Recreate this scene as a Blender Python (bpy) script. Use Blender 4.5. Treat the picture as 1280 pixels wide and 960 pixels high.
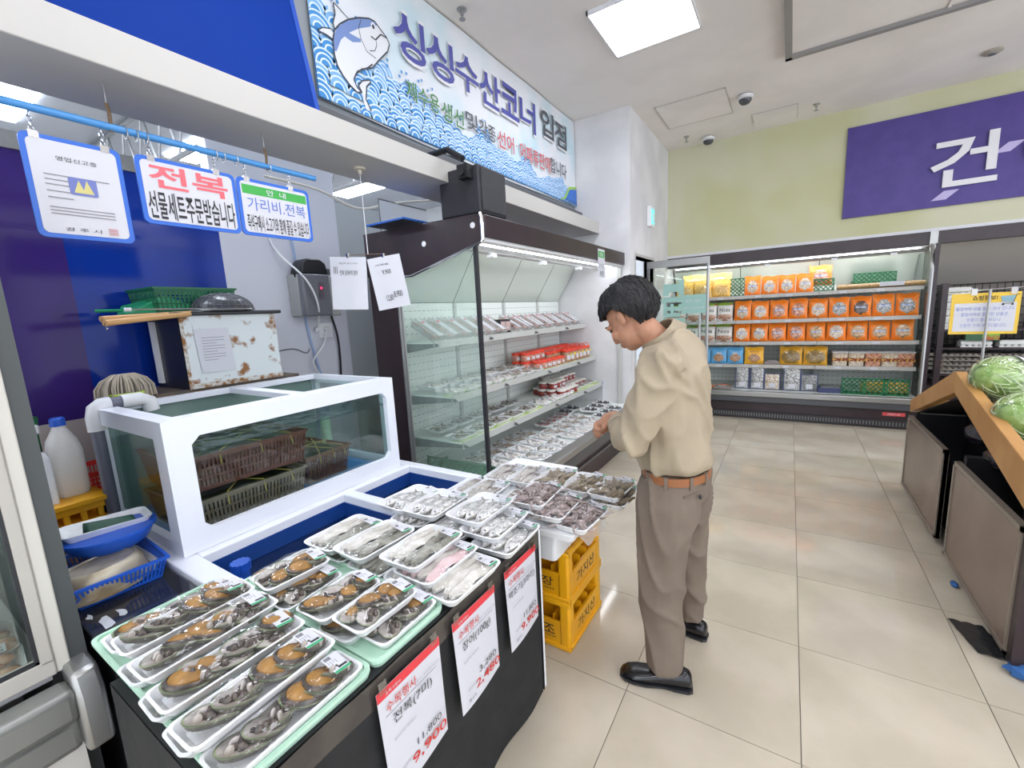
import bpy, bmesh, math, random
from mathutils import Vector, Matrix
R = math.radians
for o in list(bpy.data.objects): bpy.data.objects.remove(o)
sc = bpy.context.scene
COL = sc.collection

# ------------------------------------------------------------------ camera
FPX = 544.2157; YAW, PITCH, ROLL = -0.569597, 0.161527, 0.0508833; CAMH = 1.55
_f = Vector((math.sin(YAW)*math.cos(PITCH), math.cos(YAW)*math.cos(PITCH), -math.sin(PITCH)))
_r0 = Vector((math.cos(YAW), -math.sin(YAW), 0)); _d0 = _f.cross(_r0)
_r = math.cos(ROLL)*_r0 + math.sin(ROLL)*_d0; _d = -math.sin(ROLL)*_r0 + math.cos(ROLL)*_d0
CAM = Vector((0, 0, CAMH))
cd = bpy.data.cameras.new('camera'); cam = bpy.data.objects.new('camera', cd); COL.objects.link(cam)
cd.sensor_width = 36; cd.lens = FPX/1280*36; cd.clip_start = .02
cam.matrix_world = Matrix(((_r.x, -_d.x, -_f.x, CAM.x), (_r.y, -_d.y, -_f.y, CAM.y), (_r.z, -_d.z, -_f.z, CAM.z), (0, 0, 0, 1)))
sc.camera = cam
def px(x, y, ax, v):
    q = _r*(x-640) + _d*(y-480) + _f*FPX
    return CAM + q*((v-CAM[ax])/q[ax])

# ------------------------------------------------------------------ world, exposure
w = bpy.data.worlds.new('world'); sc.world = w; w.use_nodes = True
w.node_tree.nodes['Background'].inputs[0].default_value = (.80, .86, .95, 1)
w.node_tree.nodes['Background'].inputs[1].default_value = 1.7
sc.view_settings.view_transform = 'Standard'; sc.view_settings.look = 'None'
sc.view_settings.exposure = 0.80; sc.view_settings.gamma = 1.0; sc.view_settings.use_curve_mapping = False
PANEL_E, TUBE_E, SKY_E, BATTEN_E = 11.0, 15.0, 16.0, 7.0

# ------------------------------------------------------------------ materials
def lin(c):
    if isinstance(c, str): c = tuple(int(c[i:i+2], 16) for i in (0, 2, 4))
    return tuple(((v/255)/12.92 if v/255 <= .04045 else ((v/255+.055)/1.055)**2.4) for v in c) + (1,)
MATS = {}
def mat(name, c, rough=.5, metal=0, c2=None, ns=20, nd=3, lo=.4, hi=.6, bump=0, bs=60, spec=.5, emit=0, kind='noise', coat=0, sub=0):
    if name in MATS: return MATS[name]
    m = bpy.data.materials.new(name); m.use_nodes = True; nt = m.node_tree; N = nt.nodes; b = N['Principled BSDF']
    b.inputs['Roughness'].default_value = rough; b.inputs['Metallic'].default_value = metal
    b.inputs['Specular IOR Level'].default_value = spec; b.inputs['Base Color'].default_value = lin(c)
    if coat: b.inputs['Coat Weight'].default_value = coat; b.inputs['Coat Roughness'].default_value = .08
    if sub: b.inputs['Subsurface Weight'].default_value = sub; b.inputs['Subsurface Radius'].default_value = (.02, .008, .004)
    if emit: b.inputs['Emission Color'].default_value = lin(c); b.inputs['Emission Strength'].default_value = emit
    tc = N.new('ShaderNodeTexCoord')
    if c2:
        if kind == 'voronoi':
            t = N.new('ShaderNodeTexVoronoi'); t.inputs['Scale'].default_value = ns; out = t.outputs['Color']
            sp = N.new('ShaderNodeSeparateColor'); nt.links.new(out, sp.inputs[0]); out = sp.outputs[0]
        elif kind == 'wave':
            t = N.new('ShaderNodeTexWave'); t.inputs['Scale'].default_value = ns; t.inputs['Distortion'].default_value = 3; t.inputs['Detail'].default_value = 3; out = t.outputs['Fac']
        else:
            t = N.new('ShaderNodeTexNoise'); t.inputs['Scale'].default_value = ns; t.inputs['Detail'].default_value = nd; out = t.outputs['Fac']
        nt.links.new(tc.outputs['Object'], t.inputs['Vector'])
        r = N.new('ShaderNodeValToRGB'); r.color_ramp.elements[0].position = lo; r.color_ramp.elements[1].position = hi
        r.color_ramp.elements[0].color = lin(c); r.color_ramp.elements[1].color = lin(c2)
        nt.links.new(out, r.inputs[0]); nt.links.new(r.outputs[0], b.inputs['Base Color'])
    if bump:
        t = N.new('ShaderNodeTexNoise'); t.inputs['Scale'].default_value = bs; t.inputs['Detail'].default_value = 4
        nt.links.new(tc.outputs['Object'], t.inputs['Vector'])
        bp = N.new('ShaderNodeBump'); bp.inputs['Strength'].default_value = bump; bp.inputs['Distance'].default_value = .01
        nt.links.new(t.outputs['Fac'], bp.inputs['Height']); nt.links.new(bp.outputs[0], b.inputs['Normal'])
    MATS[name] = m; return m
def glass(name, tint=(235, 245, 242), refl=.08, rough=.02, wrinkle=0, ws=30, base=0, basec=(255, 255, 255), gmax=None):
    if name in MATS: return MATS[name]
    m = bpy.data.materials.new(name); m.use_nodes = True; nt = m.node_tree; N = nt.nodes; N.remove(N['Principled BSDF'])
    out = N['Material Output']; tr = N.new('ShaderNodeBsdfTransparent'); tr.inputs[0].default_value = lin(tint)
    gl = N.new('ShaderNodeBsdfGlossy'); gl.inputs['Roughness'].default_value = rough
    lw = N.new('ShaderNodeLayerWeight'); lw.inputs['Blend'].default_value = .25
    mp = N.new('ShaderNodeMapRange'); mp.inputs['To Min'].default_value = refl; mp.inputs['To Max'].default_value = gmax or min(1, refl*4+.3)
    nt.links.new(lw.outputs['Facing'], mp.inputs[0])
    mx = N.new('ShaderNodeMixShader'); nt.links.new(mp.outputs[0], mx.inputs[0]); nt.links.new(tr.outputs[0], mx.inputs[1]); nt.links.new(gl.outputs[0], mx.inputs[2])
    last = mx
    if base:
        df = N.new('ShaderNodeBsdfDiffuse'); df.inputs[0].default_value = lin(basec)
        m2 = N.new('ShaderNodeMixShader'); m2.inputs[0].default_value = base
        nt.links.new(mx.outputs[0], m2.inputs[1]); nt.links.new(df.outputs[0], m2.inputs[2]); last = m2
    if wrinkle:
        tc = N.new('ShaderNodeTexCoord'); t = N.new('ShaderNodeTexNoise'); t.inputs['Scale'].default_value = ws; t.inputs['Detail'].default_value = 2
        nt.links.new(tc.outputs['Object'], t.inputs['Vector'])
        bp = N.new('ShaderNodeBump'); bp.inputs['Strength'].default_value = wrinkle; bp.inputs['Distance'].default_value = .02
        nt.links.new(t.outputs['Fac'], bp.inputs['Height']); nt.links.new(bp.outputs[0], gl.inputs['Normal'])
    nt.links.new(last.outputs[0], out.inputs[0]); MATS[name] = m; return m

WHITE = mat('white_paint', 'dcdcdf', .4)
WALLW = mat('wall_white_paint', 'dcdbdc', .7, c2='cfced0', ns=2)
GREENW = mat('wall_green_paint', 'cac8ac', .75, c2='c0bf95', ns=.9, nd=2, lo=.45, hi=.6)
CEIL = mat('ceiling_paint', 'ebe5e0', .9, c2='e3ddd8', ns=1.5, spec=.2)
TILE = mat('tile_beige', 'c2b8a6', .075, c2='b6ac9a', ns=2.5, nd=6, spec=.5, bump=.02, bs=3)
GROUT = mat('grout_brown', '5f584e', .9)
BLUEW = mat('wall_blue_gloss', '12379c', .1, c2='103290', ns=2, spec=.18)
PURPW = mat('wall_purple_gloss', '402a76', .12, c2='3b276c', ns=2, spec=.18)
CONC = mat('concrete_grey', '9c9a97', .8, c2='8b8a88', ns=4)
BROWN = mat('dark_brown_laminate', '33262a', .35, c2='2d2226', ns=8)
STEEL = mat('brushed_steel', 'a6a6a4', .34, .8)
STEELD = mat('grey_steel', '77787a', .4, .6)
ALU = mat('aluminium_grey', 'b4b2ac', .4, .5)
BLACKR = mat('black_rubber', '25262a', .5)
CHROME = mat('chrome', 'd8d8da', .12, 1)
PLASTW = mat('white_plastic', 'e4e4e6', .35)
PVCW = mat('pvc_white_frame', 'e6e9f2', .3)
FOAM = mat('white_foam', 'e8e9ea', .55, bump=.05, bs=400)
FILM = glass('cling_film', (254, 254, 255), .022, .05, .45, 22, gmax=.22)
GLASS = glass('clear_glass', (244, 250, 247), .04, .01, gmax=.3)
GLASSF = glass('fogged_glass', (246, 251, 248), .03, .03, base=.10, basec=(215, 235, 225), gmax=.25)
GLASST = glass('tank_glass', (240, 247, 245), .03, .01, gmax=.25)
WATER = glass('water_surface', (222, 236, 236), .06, .03, .5, 9, gmax=.45)
PAPER = mat('white_paper', 'c8c8ce', .6)
RED = mat('red_print', 'd23a40', .55)
REDT = mat('red_ink', 'c93630', .55)
INK = mat('black_ink', '26262a', .6)
GREYINK = mat('grey_ink', '8a8a90', .6)
BLUEP = mat('blue_plastic', '1f59c4', .35)
BLUEF = mat('blue_sign_frame', '1f5fc0', .35)
BLUET = mat('blue_tub_lining', '173f86', .3)
YEL = mat('yellow_crate_plastic', 'efae12', .38, c2='e8a410', ns=6)
GRN = mat('green_plastic', '1d6b43', .4)
MINT = mat('mint_plastic', 'b9dcc6', .4)
CLOTH = mat('black_cloth', '131416', .75, c2='1b1c1e', ns=14, bump=.25, bs=12)
BLACK = mat('black_plastic', '1d1d21', .4)
VOID = mat('dark_interior', '17141a', .7)  # near-black; also paints the shade inside the produce stand
WOODM = mat('light_oak', 'bd8c52', .45, c2='b17f47', ns=5, nd=8)
BROWNP = mat('brown_panel', '837064', .25, c2='7a685d', ns=3)
CASEW = mat('case_white_panel', 'dfe3de', .45)
SHELFG = mat('shelf_grey', 'b9bab6', .4)
MIRROR = mat('case_mirror', 'd6ddd4', .28, .45)
GREENB = mat('green_band', '2f9a66', .5)
ORANGE = mat('orange_bag', 'f07a1c', .3, c2='f58a2e', ns=8)
def EM(name, c, e):
    m = bpy.data.materials.new(name); m.use_nodes = True; N = m.node_tree.nodes; N.remove(N['Principled BSDF'])
    em = N.new('ShaderNodeEmission'); em.inputs[0].default_value = lin(c); em.inputs[1].default_value = e
    m.node_tree.links.new(em.outputs[0], N['Material Output'].inputs[0]); return m
PANEL = EM('light_panel_glow', 'f1f5ff', PANEL_E)
TUBE = EM('tube_glow', 'fbfcff', TUBE_E)
TUBEL = EM('tube_glow_soft', 'f6faff', TUBE_E*.6)
SKYL = EM('skylight_glow', 'eaf3ff', SKY_E)

# ------------------------------------------------------------------ mesh helpers
def frame(d):
    d = Vector(d).normalized(); a = Vector((0, 0, 1)) if abs(d.z) < .95 else Vector((1, 0, 0))
    u = d.cross(a).normalized(); return u, u.cross(d).normalized() if False else d.cross(u).normalized()
class MB:
    def __init__(s): s.v = []; s.f = []; s.m = []
    def add(s, vs, fs, mi=0):
        o = len(s.v); s.v += [tuple(p) for p in vs]; s.f += [tuple(i+o for i in f) for f in fs]; s.m += [mi]*len(fs); return s
    def box(s, x0, x1, y0, y1, z0, z1, mi=0):
        return s.add([(x0, y0, z0), (x1, y0, z0), (x1, y1, z0), (x0, y1, z0), (x0, y0, z1), (x1, y0, z1), (x1, y1, z1), (x0, y1, z1)],
                     [(0, 3, 2, 1), (4, 5, 6, 7), (0, 1, 5, 4), (1, 2, 6, 5), (2, 3, 7, 6), (3, 0, 4, 7)], mi)
    def obox(s, c, size, M=None, mi=0):
        M = M or Matrix.Identity(3); h = [q/2 for q in size]; c = Vector(c)
        P = [c + M @ Vector((sx*h[0], sy*h[1], sz*h[2])) for sz in (-1, 1) for sx, sy in ((-1, -1), (1, -1), (1, 1), (-1, 1))]
        return s.add(P, [(0, 3, 2, 1), (4, 5, 6, 7), (0, 1, 5, 4), (1, 2, 6, 5), (2, 3, 7, 6), (3, 0, 4, 7)], mi)
    def quad(s, a, b, c, d, mi=0): return s.add([a, b, c, d], [(0, 1, 2, 3)], mi)
    def loft(s, rings, mi=0, caps=True, closed=True):
        n = len(rings[0]); vs = [p for r in rings for p in r]; fs = []
        for i in range(len(rings)-1):
            for j in range(n if closed else n-1):
                k = (j+1) % n; fs.append((i*n+j, i*n+k, (i+1)*n+k, (i+1)*n+j))
        if caps: fs.append(tuple(range(n))[::-1]); fs.append(tuple(range((len(rings)-1)*n, len(rings)*n)))
        return s.add(vs, fs, mi)
    def tube(s, pts, r, n=8, mi=0, flat=1):
        pts = [Vector(p) for p in pts]; rs = r if isinstance(r, (list, tuple)) else [r]*len(pts); rings = []; u = None
        for i, p in enumerate(pts):
            d = (pts[min(i+1, len(pts)-1)] - pts[max(i-1, 0)]).normalized()
            if u is None: u, v = frame(d)
            else:
                u = (u - d*u.dot(d)).normalized(); v = d.cross(u)
            rings.append([p + (u*math.cos(2*math.pi*k/n) + v*math.sin(2*math.pi*k/n)*flat)*rs[i] for k in range(n)])
        return s.loft(rings, mi)
    def lathe(s, prof, n=20, c=(0, 0, 0), mi=0, M=None, caps=True):
        c = Vector(c); M = M or Matrix.Identity(3)
        return s.loft([[c + M @ Vector((r*math.cos(2*math.pi*k/n), r*math.sin(2*math.pi*k/n), z)) for k in range(n)] for r, z in prof], mi, caps)
    def ell(s, c, r, M=None, nu=10, nv=7, mi=0, fn=None):
        c = Vector(c); M = M or Matrix.Identity(3); rings = []
        for i in range(nv+1):
            th = math.pi*(i/nv)*.998 + .003; ring = []
            for k in range(nu):
                ph = 2*math.pi*k/nu; q = Vector((math.sin(th)*math.cos(ph), math.sin(th)*math.sin(ph), -math.cos(th)))
                if fn: q = q*fn(q)
                ring.append(c + M @ Vector((q.x*r[0], q.y*r[1], q.z*r[2])))
            rings.append(ring)
        return s.loft(rings, mi)
    def prism(s, pts, a, b, mi=0):
        A = [Vector(a)+Vector(p) for p in pts]; B = [Vector(b)+Vector(p) for p in pts]; return s.loft([A, B], mi)
    def grid(s, fn, nu, nv, mi=0):
        return s.add([fn(i/nu, j/nv) for i in range(nu+1) for j in range(nv+1)],
                     [(i*(nv+1)+j, (i+1)*(nv+1)+j, (i+1)*(nv+1)+j+1, i*(nv+1)+j+1) for i in range(nu) for j in range(nv)], mi)
    def mesh(s, name, mats, smooth=False):
        me = bpy.data.meshes.new(name); me.from_pydata(s.v, [], s.f); 
        for m in (mats if isinstance(mats, (list, tuple)) else [mats]): me.materials.append(m)
        me.polygons.foreach_set('material_index', s.m)
        bm = bmesh.new(); bm.from_mesh(me); bmesh.ops.recalc_face_normals(bm, faces=bm.faces); bm.to_mesh(me); bm.free()
        if smooth: me.polygons.foreach_set('use_smooth', [True]*len(me.polygons))
        me.update(); return me
    def build(s, name, mats, parent=None, smooth=False, bevel=0, world=True, seg=2):
        if parent is not None and world:
            L = parent.location
            if parent.parent: L = L + parent.parent.location
            s.v = [(x-L.x, y-L.y, z-L.z) for x, y, z in s.v]
        return link(name, s.mesh(name, mats, smooth), parent, bevel, seg)
def link(name, me, parent=None, bevel=0, seg=2):
    o = bpy.data.objects.new(name, me); COL.objects.link(o); o.parent = parent
    if bevel:
        b = o.modifiers.new('bevel', 'BEVEL'); b.width = bevel; b.segments = seg; b.limit_method = 'ANGLE'; b.angle_limit = R(40)
    if bevel or (me.polygons and me.polygons[0].use_smooth):
        me.polygons.foreach_set('use_smooth', [True]*len(me.polygons))
        try: me.set_sharp_from_angle(angle=R(38))
        except Exception: pass
    return o
def tag(o, label, cat, group=None):
    o['label'] = label; o['category'] = cat
    if group: o['group'] = group
    return o
def thing(name, label, cat, loc=(0, 0, 0), rz=0, group=None):
    o = bpy.data.objects.new(name, None); COL.objects.link(o); o.location = loc; o.rotation_euler = (0, 0, rz); o.empty_display_size = .05
    return tag(o, label, cat, group)
def struct(name, mb, m, parent=None, bevel=0, smooth=False):
    o = mb.build(name, m, parent, smooth, bevel)
    if parent is None: o['kind'] = 'structure'
    return o
def stuff(o): o['kind'] = 'stuff'; return o
def dup(o, loc=None, rot=None, label=None, group=None, parent=None):
    c = o.copy(); COL.objects.link(c)
    if parent is not None: c.parent = parent
    if loc is not None: c.location = loc
    if rot is not None: c.rotation_euler = rot if not isinstance(rot, (int, float)) else (0, 0, rot)
    if label: c['label'] = label
    if group: c['group'] = group
    for ch in o.children: dup(ch, parent=c)
    return c
def rr(w, l, r, z, n=4, cx=0, cy=0):
    out = []
    for qx, qy, a0 in ((1, 1, 0), (-1, 1, 90), (-1, -1, 180), (1, -1, 270)):
        for k in range(n+1):
            a = R(a0 + 90*k/n); out.append(Vector((cx+qx*(w/2-r)+r*math.cos(a), cy+qy*(l/2-r)+r*math.sin(a), z)))
    return out
ORD = ['first', 'second', 'third', 'fourth', 'fifth', 'sixth', 'seventh', 'eighth', 'ninth', 'tenth', 'eleventh', 'twelfth', 'thirteenth', 'fourteenth', 'fifteenth', 'sixteenth']
# text
_tc = {}
def txt(parent, s, c, right, up, w, h, m, bold=0., name='lettering', mirror=False):
    key = (s, bold)
    if key not in _tc:
        t = bpy.data.curves.new('t', 'FONT'); t.body = s; t.size = 1; t.offset = bold; t.resolution_u = 3; t.align_x = 'CENTER'
        ob = bpy.data.objects.new('t', t); COL.objects.link(ob); bpy.context.view_layer.update()
        me = bpy.data.meshes.new_from_object(ob.evaluated_get(bpy.context.evaluated_depsgraph_get()))
        vs = [v.co.copy() for v in me.vertices]; fs = [tuple(p.vertices) for p in me.polygons]
        bpy.data.objects.remove(ob); bpy.data.curves.remove(t); bpy.data.meshes.remove(me)
        x0, x1 = min(v.x for v in vs), max(v.x for v in vs); y0, y1 = min(v.y for v in vs), max(v.y for v in vs)
        _tc[key] = ([((v.x-(x0+x1)/2)/(x1-x0), (v.y-(y0+y1)/2)/(y1-y0)) for v in vs], fs, (x1-x0)/(y1-y0))
    vs, fs, asp = _tc[key]
    if w is None: w = h*asp
    if h is None: h = w/asp
    right = Vector(right).normalized(); up = Vector(up).normalized(); c = Vector(c)
    if mirror: right = -right
    b = MB(); b.add([c + right*(x*w) + up*(y*h) for x, y in vs], fs)
    o = b.build(name, m, parent); return o
XR, XU = Vector((0, 1, 0)), Vector((0, 0, 1))       # reading axes of a face that looks to +X
YR = Vector((1, 0, 0))                               # reading axis of a face that looks to -Y

# ------------------------------------------------------------------ setting
ZC = 3.67; YB = 6.77; YJ = 5.0; XE = -1.54; XBN = -2.2; XW = -3.1
fl = struct('floor', MB().box(-9.2, 5.2, -4.6, YB+1.3, -.06, -.004), GROUT)
tm = MB().box(-.2985, .2985, -.2985, .2985, -.02, 0).mesh('tile', TILE)
rnd = random.Random(3)
ix0 = -4; n = 0
for i in range(-4, 6):
    for j in range(-1, 9):
        x, y = .10+.6*i+.3, 1.53+.6*j+.3
        o = link('tile', tm, fl); o.location = (x, y, rnd.uniform(-.0006, 0)); o.rotation_euler = (rnd.uniform(-.0008, .0008), rnd.uniform(-.0008, .0008), 0)
far = MB()
for i in range(-16, 11):
    for j in range(-13, 11):
        if -4 <= i < 6 and -1 <= j < 9: continue
        x, y = .10+.6*i+.3, 1.53+.6*j+.3
        if x < -8.9 or x > 4.9 or y < -4.3 or y > YB+1: continue
        far.box(x-.2985, x+.2985, y-.2985, y+.2985, -.02, 0)
stuff(far.build('far_tiles', TILE, fl))
struct('ceiling', MB().box(XBN-.1, 5.2, -4.6, YB+.1, ZC, ZC+.1), CEIL)
struct('wall_back', MB().box(XE-.1, 5.1, YB, YB+.1, 2.24, ZC), GREENW)
struct('wall_back_lower', MB().box(XE-.1, 5.1, YB+1.1, YB+1.2, 0, 2.5), WALLW)
# unseen front and right sides left open between columns to admit brightening world light
for k, yy in enumerate((-4.4, -1.4, 1.6, 4.6, YB+.9)): struct('wall_right_column', MB().box(4.9, 5.1, yy, yy+.3, 0, ZC), WALLW)
for k, xx in enumerate((-2.3, .6, 3.4)): struct('wall_front_column', MB().box(xx, xx+.3, -4.5, -4.3, 0, ZC), WALLW)
struct('wall_jog', MB().box(XBN-.5, XE, YJ, YJ+.12, 0, ZC), WALLW)
ex = MB().box(XE-.12, XE, YJ+.12, 5.17, 0, ZC).box(XE-.12, XE, 5.17, 5.98, 2.13, ZC).box(XE-.12, XE, 5.98, YB+1.1, 0, ZC)
struct('wall_exit', ex, WALLW)
struct('trim_1', MB().box(XE-.13, XE+.012, 5.14, 5.17, 0, 2.16).box(XE-.13, XE+.012, 5.98, 6.01, 0, 2.16).box(XE-.13, XE+.012, 5.17, 5.98, 2.13, 2.16), mat('door_trim', 'b5b3b0', .5))
struct('trim_2', MB().box(XE, 5.1, YB-.02, YB, 2.2, 2.24), WHITE)
struct('wall_left_upper', MB().box(XBN-.1, XBN, -4.6, YJ, 2.53, ZC), mat('bulkhead_grey', '8f959a', .6))
# back room behind the counter
pw = struct('wall_left', MB().box(XW-.1, XW, -1.0, .735, 1.12, 2.42), PURPW)
MB().box(XW-.1, XW, .735, 1.47, .0, 2.42).build('blue_panel', BLUEW, pw)
MB().box(XW-.1, XW, 1.47, 2.36, .0, 3.0).build('white_panel', mat('panel_white', 'd3d3dc', .4), pw)
MB().box(XW-.1, XW+.01, -1.0, .735, 0, 1.12).build('lower_panel', mat('panel_low', 'bdb8b3', .6), pw)
MB().box(XW-.1, XW+.015, -1.0, 1.47, 2.42, 2.5).build('top_rail', CONC, pw)
struct('wall_recess', MB().box(XW-.3, XW-.2, 2.3, YJ+.1, 0, 2.55), mat('recess_grey', 'aeb2b4', .5))
struct('wall_far', MB().box(-9.3, -9.2, -6.2, 9, 0, 4.4), mat('far_wall', 'b9bcc0', .7))
struct('wall_far_side', MB().box(-9.3, XBN, 8.9, 9, 0, 4.4), mat('far_wall', 'b9bcc0', .7))
roof = struct('ceiling_back', MB().box(-9.3, XBN-.1, -6.2, 9, 4.3, 4.4), mat('roof_sheet', '90949c', .7))
for yy in (-2.6, -.6, 1.35, 3.4, 6.4):
    MB().box(-8.5, -3.0, yy, yy+.45, 4.27, 4.295).build('skylight', SKYL, roof)
for yy in (.6, 2.6, 4.6):
    t = MB(); t.tube([(-9.2, yy, 3.55), (XBN-.15, yy, 3.55)], .03, 6); t.tube([(-9.2, yy, 4.25), (XBN-.15, yy, 4.25)], .03, 6)
    for k in range(11):
        x = -9+.58*k; t.tube([(x, yy, 3.55), (x+.29, yy, 4.25)], .014, 5); t.tube([(x+.29, yy, 4.25), (x+.58, yy, 3.55)], .014, 5)
    stuff(t.build('roof_truss', STEELD, roof))
for xx in (-3.4, -5.2, -7.0):
    MB().box(xx, xx+.06, -6, 8.8, 4.18, 4.28).build('purlin', STEELD, roof)

# ceiling fittings
def light_panel(x, y, label):
    t = thing('ceiling_light', label, 'ceiling light', (x, y, ZC-.03), 0, 'ceiling light panels')
    s = .335
    MB().box(-s, s, -s, -s+.012, 0, .029).box(-s, s, s-.012, s, 0, .029).box(-s, -s+.012, -s, s, 0, .029).box(s-.012, s, -s, s, 0, .029).build('frame', WHITE, t, world=False)
    MB().box(-s+.012, s-.012, -s+.012, s-.012, .006, .02).build('diffuser', PANEL, t, world=False)
for i, x in enumerate((-1.005, 1.6, 4.2)):
    for j, y in enumerate((3.67, 1.2, -1.3, -3.6)):
        light_panel(x, y, 'square flat light panel set in the ceiling in front of the fish banner' if i == j == 0 else 'square flat ceiling light panel further along the store')
BATT = EM('batten_glow', 'f3f6ff', BATTEN_E)
for i, x in enumerate((2.7, 4.4)):
    for j, y in enumerate((-3.0, -1.0, 1.0, 3.0)):
        t = thing('batten_light', 'long tube batten hanging from the ceiling over the shop aisles', 'ceiling light', (x, y, 3.05), 0, 'tube battens over the aisles')
        MB().tube([(0, -.75, 0), (0, .75, 0)], .02, 10).build('tube', BATT, t, world=False); MB().box(-.03, .03, -.8, .8, .03, .06).build('batten', WHITE, t, world=False)
        for q in (-.6, .6): MB().tube([(0, q, .06), (0, q, ZC-3.05)], .004, 5).build('hanger', STEEL, t, world=False)
t = thing('ceiling_hatch', 'large flush square ceiling hatch beside the pillar', 'ceiling hatch', (-.99, 5.58, ZC-.012))
MB().box(-.34, .34, -.34, .34, .002, .011).build('panel', CEIL, t, world=False)
MB().box(-.35, .35, -.35, -.34, 0, .011).box(-.35, .35, .34, .35, 0, .011).box(-.35, -.34, -.35, .35, 0, .011).box(.34, .35, -.35, .35, 0, .011).build('frame', mat('hatch_line', 'bfbab4', .7), t, world=False)
t = thing('ceiling_hatch', 'small flush ceiling hatch by the green wall', 'ceiling hatch', (-.245, 6.38, ZC-.01))
MB().box(-.22, .22, -.22, .22, .002, .009).build('panel', CEIL, t, world=False)
MB().box(.215, .222, -.22, .22, 0, .009).box(-.23, -.22, -.22, .05, 0, .009).box(-.22, .22, -.225, -.22, 0, .009).build('frame', MATS['hatch_line'], t, world=False)
t = thing('ceiling_frame', 'grey steel frame of the big rectangular ceiling recess', 'ceiling frame', (.8, 4.1, ZC-.05))
MB().box(-.93, -.88, -1.2, .86, 0, .049).box(-.93, 1.5, .81, .86, 0, .049).build('frame', mat('frame_grey', '8d8a88', .5), t, world=False)
MB().box(-.88, 1.5, -1.2, .81, .03, .049).build('panel', CEIL, t, world=False)
MB().box(.1, .12, -1.2, .81, .02, .03).build('joint', CEIL, t, world=False)
for (x, y, lab) in ((-.49, 5.55, 'white dome camera on the ceiling beside the large hatch'), (-.99, 6.55, 'small dark dome camera by the green wall')):
    t = thing('dome_camera', lab, 'security camera', (x, y, ZC-.10))
    MB().lathe([(.05, .099), (.075, .085), (.078, .06), (.06, .05)], 20).build('housing', PLASTW, t, True, world=False)
    MB().lathe([(.062, .05), (.058, .03), (.04, .01), (.005, 0)], 20).build('dome', mat('smoked_dome', '4a4b50', .15), t, True, world=False)
for (x, y, lab) in ((.15, 6.33, 'steel sprinkler head in the ceiling above the dried food case'), (-2.04, 2.78, 'steel sprinkler head in the ceiling above the fish banner'), (-1.22, 6.35, 'small white sprinkler head in the corner by the green wall')):
    t = thing('sprinkler', lab, 'sprinkler', (x, y, ZC-.07))
    MB().lathe([(.035, .069), (.034, .062), (.012, .06), (.012, .03)], 14).build('flange', STEEL, t, True, world=False)
    MB().lathe([(.005, .03), (.005, .008), (.022, .006), (.022, .002), (.003, 0)], 12).build('deflector', STEEL, t, True, world=False)
t = thing('smoke_detector', 'round flush detector in the ceiling above the purple sign', 'detector', (1.45, 6.08, ZC-.025))
MB().lathe([(.07, .024), (.07, .012), (.05, 0), (.005, 0)], 20).build('body', mat('det_grey', 'a39c90', .5), t, True, world=False)
MB().lathe([(.03, 0), (.028, -.006), (.004, -.008)], 16).build('lens', STEELD, t, True, world=False)
# exit sign
t = thing('exit_sign', 'small lit green exit sign box on the white wall', 'exit sign', (XE, 5.76, 2.52))
MB().box(.002, .05, -.09, .09, 0, .24).build('box', PLASTW, t, bevel=.006, world=False)
MB().box(.05, .053, -.07, .07, .03, .21).build('face', mat('exit_glow', '5fc0b8', .4, emit=.8), t, world=False)
fg = MB(); fg.ell((.056, -.01, .165), (.002, .016, .016), nu=8, nv=5)
for a, b in (((.056, -.01, .15), (.056, .01, .10)), ((.056, .01, .10), (.056, -.03, .06)), ((.056, .01, .10), (.056, .04, .07)), ((.056, 0, .135), (.056, .035, .12)), ((.056, -.005, .14), (.056, -.04, .125))): fg.tube([a, b], .006, 5)
stuff(fg.build('running_figure', PLASTW, t, world=False))

# purple wall sign
SGX, SGZ0, SGZ1 = .48, 2.46, 3.46
t = thing('wall_sign', 'big purple sign board with white Korean letters on the green wall', 'sign', (SGX+1.3, YB-.03, SGZ0))
MB().box(SGX, SGX+2.6, YB-.03, YB-.002, SGZ0, SGZ1).build('board', mat('sign_purple', '4a3a86', .5, c2='443480', ns=6), t)
SW = mat('sign_letter_white', 'dedce0', .45)
def blockletters(parent, s, c, w, h, depth=.02):
    o = txt(parent, s, c, YR, XU, w, h, SW, .016, 'letter')
    md = o.modifiers.new('solid', 'SOLIDIFY'); md.thickness = depth; md.offset = 0; return o
a = px(1205, 200, 1, YB-.05); blockletters(t, '건', a, .52, .50)
a2 = Vector((a.x+.68, a.y, a.z)); blockletters(t, '어', a2, .5, .50); blockletters(t, '물', Vector((a.x+1.34, a.y, a.z)), .48, .50)
for qx, qz in ((1181, 244), (1262, 183)):
    p = px(qx, qz, 1, YB-.033); MB().prism([(-.11, 0, -.045), (.01, 0, -.045), (.11, 0, .045), (-.01, 0, .045)], p+Vector((0, -.004, 0)), p+Vector((0, .002, 0))).build('diamond', mat('sign_lilac', 'b9aed8', .5), t)

# ------------------------------------------------------------------ beam, banner, hanging signs
struct('trim_3', MB().box(-2.28, -1.90, -2.5, YJ-.001, 2.40, 2.53), mat('beam_white', 'b9b6b1', .55), bevel=.004)
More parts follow.
